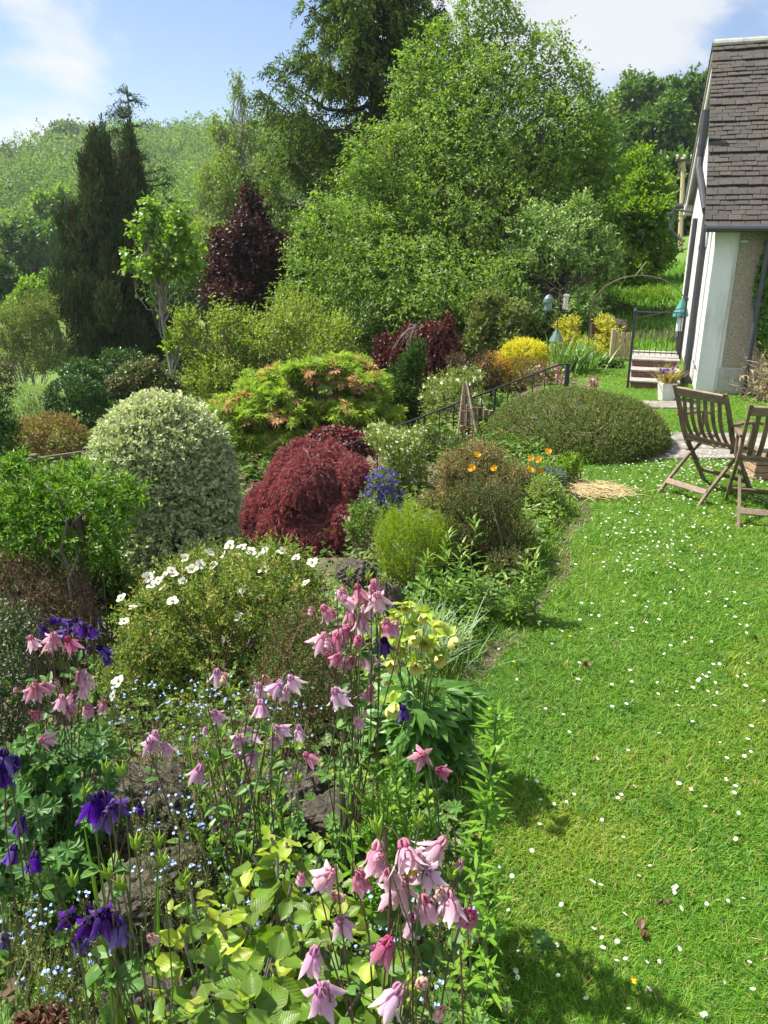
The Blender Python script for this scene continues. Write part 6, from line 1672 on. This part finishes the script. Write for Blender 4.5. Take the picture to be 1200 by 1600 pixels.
for k, (lab, px, py, zc, r) in enumerate((
        ('flat grey rock under the forget me nots left of the phlox', 225, 1235, 2.95, (.24, .2, .14)), ('weathered rock between the phlox and the tall rose columbine', 470, 1225, 2.8, (.15, .14, .14)),
        ('low rock just behind the upright phlox shoots', 400, 1255, 2.9, (.2, .16, .12)), ('grey boulder below the crimson maple', 558, 885, 5.0, (.14, .13, .12)),
        ('upright grey stone slab beside the blue grey tuft', 612, 930, 4.4, (.08, .09, .22)), ('brown stone at the foot of the dark purple columbine', 225, 1575, 1.95, (.17, .15, .12)),
        ('shadowed stone in the gap behind the hydrangea', 240, 1375, 2.35, (.22, .17, .12)), ('small stone at the foot of the lily shoots', 520, 1260, 2.6, (.1, .1, .08)))):
    c = P(px, py, zc); c[2] = c[2] - r[2] * .5
    rock(lab, c, r, 30 + k, k * .7)
c = P(958, 520, 15.5); rock('grey boulder on the bank beside the yellow azalea', (c[0], c[1], terr(c[0], c[1]) + .25), (.3, .25, .32), 50)

# ------------------------------------------------------------------ folding garden chairs
TEAK = [solid('weathered teak', [(.075, .048, .031), (.13, .086, .057), (.20, .14, .098)], 18, .7, bump=.25, bscale=60, sc=(1, 1, .25)),
        solid('pale weathered teak', [(.14, .10, .07), (.24, .175, .13)], 18, .7, bump=.25, bscale=60)]
def plank(mb, pts, wdir, w, th, mi=0):
    """A board swept along pts: w along wdir, th across."""
    pts = np.asarray(pts, float); n = len(pts); t = nz(np.gradient(pts, axis=0)); wd = nz(np.asarray(wdir, float)); nn = nz(np.cross(t, wd))
    w = np.broadcast_to(w, (n,))
    ring = []
    b = min(.004, th * .3)
    for (u, v) in ((-1, -1), (1, -1), (1, 1), (-1, 1)):
        for (du, dv) in (((0, b), (b, 0)) if u * v > 0 else ((b, 0), (0, b))):
            ring.append((u, v, du, dv))
    V = []
    for (u, v, du, dv) in ring:
        V.append(pts + wd * (u * (w / 2 - du))[:, None] + nn * (v * (th / 2 - dv)))
    V = np.stack(V, 1).reshape(-1, 3); k = 8
    Q = [[i * k + j, i * k + (j + 1) % k, (i + 1) * k + (j + 1) % k, (i + 1) * k + j] for i in range(n - 1) for j in range(k)]
    c0, c1 = len(V), len(V) + 1; V = np.vstack([V, pts[:1], pts[-1:]])
    T = [[(j + 1) % k, j, c0] for j in range(k)] + [[(n - 1) * k + j, (n - 1) * k + (j + 1) % k, c1] for j in range(k)]
    mb.add(V, Q, T, mi)
X_ = np.array([1., 0, 0]); Y_ = np.array([0, 1., 0])
def stile_y(z):   # the back stile runs from the top rail down to the front foot
    return np.interp(z, [0, .2, .42, .55, .75, .92], [.30, .155, -.02, -.10, -.185, -.275])
def make_chair(label, loc, rz):
    root = thing('folding_chair', label, 'chair', (0, 0, 0), 'wooden chairs on the lawn')
    hw = .235
    for s in (-1, 1):
        zz = np.linspace(0, .92, 14)
        mb = MB(); plank(mb, [(s * hw, stile_y(z), z) for z in zz], Y_ * 1.0, np.interp(zz, [0, .4, .92], [.042, .055, .042]), .024); mb.build('back_stile', TEAK, root)
        mb = MB(); zz = np.linspace(0, .425, 8); yy = np.interp(zz, [0, .12, .3, .425], [-.36, -.24, -.02, .20]); plank(mb, [(s * (hw - .036), y_, z) for y_, z in zip(yy, zz)], Y_, .046, .022, 1 if s else 0); mb.build('rear_leg', [TEAK[0], TEAK[0]], root)
        mb = MB(); plank(mb, [(s * (hw + .012), -.16, .655), (s * (hw + .014), -.02, .66), (s * (hw + .014), .14, .65), (s * (hw + .012), .25, .625)], X_, [.04, .048, .052, .05], .022); mb.build('armrest', TEAK, root)
        mb = MB(); plank(mb, [(s * hw, .14, .44), (s * hw, .165, .55), (s * hw, .17, .64)], Y_, .04, .02); mb.build('arm_support', TEAK, root)
        mb = MB(); plank(mb, [(s * (hw - .016), -.06, .425), (s * (hw - .016), .22, .432)], np.array([0, 0, 1.]), .045, .02); mb.build('seat_rail', TEAK, root)
    mb = MB(); plank(mb, [(-hw + .012, stile_y(.87), .87), (hw - .012, stile_y(.87), .87)], np.array([0, -.45, .89]), .085, .022); mb.build('top_rail', [TEAK[1]], root)
    mb = MB(); plank(mb, [(-hw + .012, stile_y(.47), .47), (hw - .012, stile_y(.47), .47)], np.array([0, -.5, .86]), .05, .022); mb.build('lower_rail', [TEAK[1]], root)
    for q in range(6):
        x = -.165 + q * .066; zz = np.linspace(.49, .83, 8)
        mb = MB(); plank(mb, [(x, stile_y(z) - .028 * math.sin((z - .49) / .34 * math.pi), z) for z in zz], X_, .036, .012); mb.build('back_slat', TEAK, root)
    for q in range(7):
        y = -.055 + q * .046; mb = MB(); plank(mb, [(-hw + .03, y, .455 - .008), (0, y, .445 - .008), (hw - .03, y, .455 - .008)], Y_, .034, .014); mb.build('seat_slat', [TEAK[1]], root)
    mb = MB(); plank(mb, [(-hw + .04, -.272, .105), (hw - .04, -.272, .105)], np.array([0, .55, .83]), .05, .018); mb.build('rear_stretcher', [TEAK[1]], root)
    mb = MB(); plank(mb, [(-hw + .012, .205, .13), (hw - .012, .205, .13)], np.array([0, -.6, .8]), .045, .018); mb.build('front_stretcher', TEAK, root)
    for s in (-1, 1):
        mb = MB()
        for (y, z) in ((-.005, .30), (.045, .335)):
            pass
        mb.tube([(s * (hw + .016), .10, .245), (s * (hw - .06), .10, .245)], .006, 6); mb.build('pivot_bolt', IRON, root)
    root.location = loc; root.rotation_euler = (0, 0, rz)
    return root
make_chair('weathered folding wooden chair seen whole, turned away to the right', (2.76, 6.28, 0), -math.radians(58))
make_chair('weathered folding wooden chair cut off by the right edge of the photo', (2.98, 5.72, 0), -math.radians(18))
# low table edge and stacked bricks glimpsed through the chairs
tb0 = np.array([3.55, 6.75, 0]); tbr = thing('brick_stack', 'small stack of bricks under a grey slab, glimpsed through the chair slats', 'brick stack', tb0)
mb = MB()
for r_i in range(4):
    for q in range(2): mb.box(tb0 + [-.11 + q * .22, 0, .034 + r_i * .07], (.21, .22, .062), bev=.004)
mb.build('bricks', solid('buff brick', [(.22, .13, .08), (.36, .24, .16)], 20, .9, bump=.4), tbr)
mb = MB(); mb.box(tb0 + [0, 0, .305], (.5, .42, .045), bev=.006); mb.build('slab', SLAB, tbr)

# ------------------------------------------------------------------ iron railing down the steps, log edging, obelisk
ra = np.array([2.33, 9.8, .57]); rb = P(645, 658, 8.35)
rail = thing('iron_railing', 'black iron handrail sloping down beside the garden steps behind the mound', 'railing', (ra[0], ra[1], float(terr(ra[0], ra[1]))))
mb = MB(); rb2 = rb + (rb - ra) * .35
l0 = ra - [.16, .12, .0]
mb.tube([ra + [.0, 0, .0], l0, rb2], .011, 6); mb.build('handrail', IRON, rail)
mb = MB(); mb.box([ra[0], ra[1], (ra[2] - .45) / 2 + .0], (.055, .03, ra[2] + .45), bev=.004); mb.build('end_post', IRON, rail)
for q in range(1, 15):
    t_ = q / 14 * 1.3; p = l0 + (rb - l0) * t_
    mb = MB(); z1 = max(float(terr(p[0], p[1])) - .1, p[2] - .95); rd = .014 if q % 5 == 0 else .0075
    mb.tube([[p[0], p[1], z1], p], rd, 6); mb.build('post' if q % 5 == 0 else 'baluster', IRON, rail)
# log edging
la = P(722, 672, 8.9); lb = P(800, 655, 9.3)
WOODL = solid('log wood', [(.13, .10, .065), (.24, .19, .12)], 14, .9, sc=(6, 6, .8))
lg = thing('log_edging', 'row of short upright round log stakes behind the railing', 'log edging', onground(760, 670, 9.1))
for q in range(10):
    t_ = q / 9; p = la + (lb - la) * t_; g = float(terr(p[0], p[1]))
    mb = MB(); top = P(722 + 78 * t_, 630 + 14 * t_ + rng.normal(0, 2.5), 8.9 + .4 * t_)[2]
    mb.tube([[p[0], p[1], g - .1], [p[0] + rng.normal(0, .005), p[1], top]], .027 * rng.uniform(.8, 1.1), 8); mb.build('stake', WOODL if q % 3 else WOODB, lg)
ob = onground(736, 690, 8.5)
obr = thing('twig_obelisk', 'twig obelisk plant support in front of the log edging', 'plant support', ob)
tp_ = P(727, 600, 8.5)
for q in range(6):
    an = q * math.pi / 3; mb = MB(); mb.tube([ob + [math.cos(an) * .16, math.sin(an) * .16, -.05], tp_ + [math.cos(an) * .02, math.sin(an) * .02, rng.uniform(-.03, .04)]], .009, 5); mb.build('stick', DRY if q % 2 else WOODB, obr)
for z in (.2, .36, .52):
    mb = MB()
    f = 1 - z / (tp_[2] - ob[2]) * .85; c = ob + (tp_ - ob) * (z / (tp_[2] - ob[2]))
    mb.tube([c + [math.cos(a_) * .165 * f, math.sin(a_) * .165 * f, rng.normal(0, .01)] for a_ in np.linspace(0, 6.283, 13)], .007, 4, cap=False)
    mb.build('binding', WOODB, obr)

# ------------------------------------------------------------------ bird feeders
fb = onground(866, 575, 14.2)
fpole = thing('feeder_pole', 'thin dark feeder pole with a green cone baffle above the azalea', 'feeder pole', fb)
topf = P(867, 450, 14.2)
mb = MB(); mb.tube([fb - [0, 0, .1], [fb[0], fb[1], topf[2]]], .012, 6)
mb.tube([[fb[0], fb[1], topf[2] - .01], [fb[0] - .1, fb[1], topf[2] + .03], [fb[0] - .19, fb[1], topf[2] - .03]], .007, 5)
mb.tube([[fb[0], fb[1], topf[2] - .01], [fb[0] + .07, fb[1], topf[2] + .03], [fb[0] + .12, fb[1], topf[2] - .03]], .007, 5); mb.build('pole', RUST, fpole)
GRNP = solid('green painted tin', [(.045, .10, .088), (.075, .14, .12)], 14, .5)
bz_ = P(864, 532, 14.2)[2]; mb = MB(); mb.tube([[fb[0], fb[1], bz_], [fb[0], fb[1], bz_ + .02], [fb[0], fb[1], bz_ + .24]], [.135, .13, .012], 14); mb.build('baffle', GRNP, fpole)
c = np.array([fb[0] - .19, fb[1], topf[2] - .05])
f1 = thing('bird_feeder', 'domed green seed feeder hanging left of the feeder pole', 'bird feeder', c - [0, 0, .3])
mb = MB(); mb.tube([c - [0, 0, .16], c - [0, 0, .1], c - [0, 0, .05], c - [0, 0, .03]], [.10, .085, .045, .006], 12); mb.build('roof', GRNP, f1)
mb = MB(); mb.tube([c - [0, 0, .29], c - [0, 0, .16]], .065, 10); mb.build('seed_tube', solid('green mesh', [(.09, .15, .14), (.16, .22, .20)], 60, .4), f1)
mb = MB(); mb.tube([c - [0, 0, .31], c - [0, 0, .29]], .095, 12); mb.build('tray', GRNP, f1)
mb = MB(); mb.tube([c - [0, 0, .03], c + [0, 0, .03]], .004, 4); mb.build('hanger', IRON, f1)
c = np.array([fb[0] + .12, fb[1], topf[2] - .05])
f2 = thing('bird_feeder', 'slim silver tube seed feeder hanging right of the feeder pole', 'bird feeder', c - [0, 0, .3])
SILV = solid('silver metal', [(.45, .46, .46), (.62, .63, .62)], 20, .35, .6)
mb = MB(); mb.tube([c - [0, 0, .27], c - [0, 0, .05]], .042, 10); mb.build('seed_tube', solid('seed in clear tube', [(.30, .28, .24), (.55, .53, .48)], 60, .3), f2)
mb = MB(); mb.tube([c - [0, 0, .06], c - [0, 0, .035], c - [0, 0, .02]], [.052, .05, .01], 10); mb.build('cap', SILV, f2)
mb = MB(); mb.tube([c - [0, 0, .29], c - [0, 0, .26]], .052, 10); mb.build('base', SILV, f2)
mb = MB(); mb.tube([c - [0, 0, .02], c + [0, 0, .03]], .004, 4); mb.build('hanger', IRON, f2)
for z in (.12, .2):
    mb = MB(); mb.tube([c - [.085, 0, z], c - [-.085, 0, z]], .004, 4); mb.build('perch', SILV, f2)

# ------------------------------------------------------------------ poppies, violet patches, small box bush, straw
M_POP = leafmat('orange poppy petal', [(.70, .30, .01), (.78, .40, .02)], .4, .45, (1.1, 1, .6))
a = MB()
for q in range(4): petal(a, q * math.pi / 2, [(0, 0), (.3, .04), (.55, .22), (.68, .48)], [.2, .62, .8, .55], .1)
ME_POP = mesh_of(a, M_POP, 'poppy_petals')
for lab, bx, zc, fl in (('orange poppy with three blooms rising from the bronze heath', 745, 6.0, ((746, 712), (773, 733), (739, 733))), ('orange poppy with five blooms in front of the mound', 835, 6.5, ((830, 718), (843, 720), (857, 707), (828, 735), (843, 738)))):
    b_ = onground(bx, 790, zc); root = thing('poppy', lab, 'flower', b_)
    for (px, py) in fl:
        c = P(px, py, zc - .1); set_flower(root, ME_POP, ME_STA, c, (rng.normal(-.2, .3), -.5, .8), .042 * rng.uniform(.9, 1.15))
        s_ = MB(); s_.tube(curve(b_ + rng.normal(0, .03, 3), c, 6, .03, .15), np.linspace(.0035, .002, 6), 4, cap=False); s_.build('stem', GSTEM, root)
    mb = MB(); n = 50; an = rng.uniform(0, 6.28, n)
    leaves(mb, 'lobed', b_ + np.stack([rng.normal(0, .1, n), rng.normal(0, .1, n), rng.uniform(.03, .3, n)], -1), np.stack([np.cos(an), np.sin(an), rng.uniform(-.1, .5, n)], -1), np.array([0, 0, 1]) + rng.normal(0, .3, (n, 3)), .07, .07); mb.build('foliage', M_GRN, root)
for lab, zc, rows, L, nb in (('low violet aubrieta at the foot of the mound', 6.6, [(860, 746, 26, 14), (835, 742, 18, 12)], .018, 150), ('violet blue flower spikes between the crimson maple and the white flowered shrub', 6.3, [(598, 758, 22, 24), (610, 775, 22, 24), (585, 775, 16, 20)], .026, 170),
                             ('pale lilac flowers below the violet spikes beside the crimson maple', 5.9, [(575, 805, 26, 30), (560, 825, 20, 24)], .022, 46)):
    r_, p_, n_ = plant('violet_flower_clump', lab, 'flower', zc, rows, M_GRN, 150, nl=7, tl=.08, L=.04, Wd=.014, tm='dia', up=1, base=(rows[0][0], rows[0][1] + 30), shell=.4, depth=.12)
    blossom(r_, p_, n_, nb, VIO if nb > 60 else M_LIF, L, num=4, off=.01, name='blossom')
plant('box_shrub', 'small pale green variegated bush at the lawn edge beside the straw', 'shrub', 6.1, [(862, 795, 24, 24), (850, 770, 22, 24), (872, 812, 16, 14)], M_WSH, 420, nl=8, tl=.07, L=.028, Wd=.015, base=(860, 820), shell=.5, depth=.16)
plant('leafy_plant', 'fresh light green leaves at the foot of the mound beside the aubrieta', 'plant', 6.8, [(890, 728, 18, 14)], M_BRI, 90, nl=7, tl=.07, L=.04, Wd=.02, base=(890, 740), shell=.4)
STRW = leafmat('straw', [(.34, .26, .12), (.46, .37, .19), (.55, .46, .26)], .2, .6)
sp = P(928, 768, 6.55); sp[2] = 0
st_ = MB()
for q in range(330):
    c = sp + np.array([rng.normal(0, .15), rng.normal(0, .09), abs(rng.normal(0, .02)) + .025]); an = rng.normal(-.35, .55); l = rng.uniform(.08, .24)
    d = np.array([math.cos(an), math.sin(an), rng.normal(0, .1)]) * l
    st_.tube(curve(c - d / 2, c + d / 2, 4, .05, .15), .0022, 3, cap=False)
tag(st_.build('straw_heap', STRW), 'small heap of dry yellow straw lying on the lawn beside the mound', 'straw', kind='stuff')

# ------------------------------------------------------------------ daisies, buttercups, fallen leaves in the lawn
M_DPE = leafmat('daisy petal', [(.76, .76, .74), (.84, .84, .82)], .2, .5, (1, 1, 1)); M_DDI = solid('daisy disc', [(.60, .42, .02), (.72, .55, .04)], 60, .7); M_DST = GSTEM
def daisy(npet, op):
    a = MB()
    for q in range(npet):
        an = q * 2 * math.pi / npet + rng.normal(0, .06); d = np.array([[math.cos(an), math.sin(an), op + rng.normal(0, .06)]])
        leaves(a, 'dia', d * .22, d, [[0, 0, 1]], .8 * rng.uniform(.9, 1.08), .26 if npet > 12 else .5, 0)
    a.tube([(0, 0, -2.6), (.1, .06, -1.2), (0, 0, 0)], .06, 5, 1)
    b = MB(); b.tube([(0, 0, -.02), (0, 0, .1), (0, 0, .17)], [.33, .3, .1], 9)
    o = a.build('daisy', [M_DPE, M_DST], None); m1 = o.data; bpy.data.objects.remove(o)
    return m1, mesh_of(b, M_DDI, 'daisy_disc')
DV = [daisy(18, .1), daisy(16, .35), daisy(18, -.05), daisy(15, .6)]
reseed('daisies')
spots = []
def grd(px, py):
    a = PITCH + math.atan((py - 800) / F0); 
    D_ = CAMH / math.tan(a); zc = D_ * CP + CAMH * SP
    return np.array([(px - 600) / F0 * zc, D_])
for (cx, cy, sx, sy, n) in ((1025, 855, 42, 26, 66), (1085, 820, 50, 20, 44), (985, 830, 32, 14, 22), (1010, 780, 40, 14, 22), (1130, 790, 40, 22, 16), (960, 880, 40, 20, 12), (1010, 940, 60, 24, 10), (1080, 1085, 45, 16, 14), (1100, 1000, 50, 30, 12),
                            (820, 1005, 22, 10, 7), (900, 1120, 30, 24, 8), (1140, 900, 40, 40, 12), (800, 1215, 16, 14, 7), (880, 1150, 60, 30, 6)):
    for q in range(n): spots.append((rng.normal(cx, sx), rng.normal(cy, sy)))
spots_near = []
for q in range(72): spots_near.append((rng.uniform(760, 1215), 900 + 720 * rng.uniform(0, 1) ** .9))
for (px, py) in ((870, 1537), (914, 1577), (869, 1490), (926, 1464), (1008, 1517), (876, 1430), (822, 1232), (838, 1236), (864, 1270), (910, 1260), (1168, 1517), (975, 1516), (805, 1530), (938, 1482), (940, 1495), (794, 1438), (1100, 1272), (1132, 1231), (1078, 1245), (1028, 1160)): spots_near.append((px, py))
spots = spots_near + spots
first = {}; nd = 0
lab_d = 'small white daisy open in the lawn grass'
for (px, py) in spots:
    if nd >= 300: break
    if py < 745 or px < 720: continue
    x, y = grd(px, py)
    if x < edge(y) + .04 or y > 9: continue
    v = int(rng.integers(len(DV)))
    if v not in first:
        o = bpy.data.objects.new('daisy', DV[v][0]); COL.objects.link(o); c_ = bpy.data.objects.new('disc', DV[v][1]); COL.objects.link(c_); c_.parent = o
        first[v] = (o, c_)
    else:
        o = first[v][0].copy(); COL.objects.link(o)
        c_ = first[v][1].copy(); COL.objects.link(c_); c_.parent = o
    s = rng.uniform(.0068, .0104) * (1 + .05 * max(0, y - 3))
    o.location = (float(x), float(y), float(terr(x, y)) + .026 + .012 * rng.uniform() + .004 * y); o.scale = (s, s, s)
    o.rotation_euler = (rng.normal(.1, .3), rng.normal(-.12, .3), rng.uniform(0, 6.28))
    tag(o, 'small white daisy in the dense drift in front of the chairs' if py < 905 else ('small white daisy in the middle of the lawn beyond the hellebore' if py < 1190 else 'open white daisy in the nearest part of the lawn'), 'daisy', 'daisies scattered over the lawn'); nd += 1
# the rest of the daisies, farther off and out to the sides: one drift
mb = MB()
for q in range(1000):
    if q < 420: x, y = rng.normal(3.3, .5), rng.normal(6.9, .5)
    else: x, y = rng.uniform(.7, 5), rng.uniform(2.4, 8)
    if x < edge(y) + .1 or (q >= 420 and rng.uniform() < .25) : continue
    c = np.array([x, y, float(terr(x, y)) + .05]); s = rng.uniform(.007, .0105)
    an = np.arange(9) * .7; d = np.stack([np.cos(an), np.sin(an), np.full(9, .2)], -1); leaves(mb, 'dia', c + d * s * .2, d, np.tile([0, 0, 1.], (9, 1)), s, s * .5, 0)
    mb.add(c + s * .3 * np.array([(1, 0, .5), (-.5, .87, .5), (-.5, -.87, .5)]), None, [[0, 1, 2]], 1)
tag(mb.build('daisy_drift', [M_DPE, M_DDI]), kind='stuff')
M_BUT = leafmat('buttercup petal', [(.70, .50, .01), (.78, .60, .02)], .2, .3)
a = MB()
for q in range(5): petal(a, q * 1.2566, [(0, 0), (.4, .1), (.8, .35), (.95, .6)], [.2, .6, .75, .4], .05)
ME_BUT = mesh_of(a, M_BUT, 'buttercup')
for lab, px, py in (('yellow buttercup in the lawn near the hellebore', 801, 1047), ('yellow buttercup in the lawn near the willow herb', 888, 1006), ('yellow buttercup near the tip of the tall lily shoot', 762, 1120), ('yellow buttercup low in the lawn among daisies near the bottom', 986, 1551)):
    x, y = grd(px, py); o = bpy.data.objects.new('buttercup', ME_BUT); COL.objects.link(o); o.location = (x, y, .045); o.scale = (.012,) * 3; o.rotation_euler = (-.4, rng.normal(0, .2), rng.uniform(0, 6)); tag(o, lab, 'buttercup', 'buttercups in the lawn')
DLF = leafmat('dead leaf', [(.035, .018, .012), (.07, .035, .022)], .1, .5)
for lab, px, py, s in (('curled dark brown dead leaf lying on the lawn near the bottom', 1000, 1462, .04), ('upright dark maroon dead leaf standing in the lawn', 916, 1048, .035), ('brown dead leaf beside a daisy at the bottom of the lawn', 920, 1545, .03), ('small folded brown leaf in the grass above the curled one', 1035, 1420, .028), ('dark leaf scrap among daisies at the right edge', 1180, 1005, .035)):
    x, y = grd(px, py); mb = MB()
    for q in range(3): leaves(mb, 'leaf', [[0, 0, 0]], rng.normal(0, 1, (1, 3)) * [1, 1, .5] + [[0, 0, .3 if 'upright' not in lab else 2]], rng.normal(0, 1, (1, 3)) + [[0, 0, .6]], s, s * .6)
    o = mb.build('dead_leaf', DLF); o.location = (x, y, .025); tag(o, lab, 'leaf', 'dead leaves on the lawn')
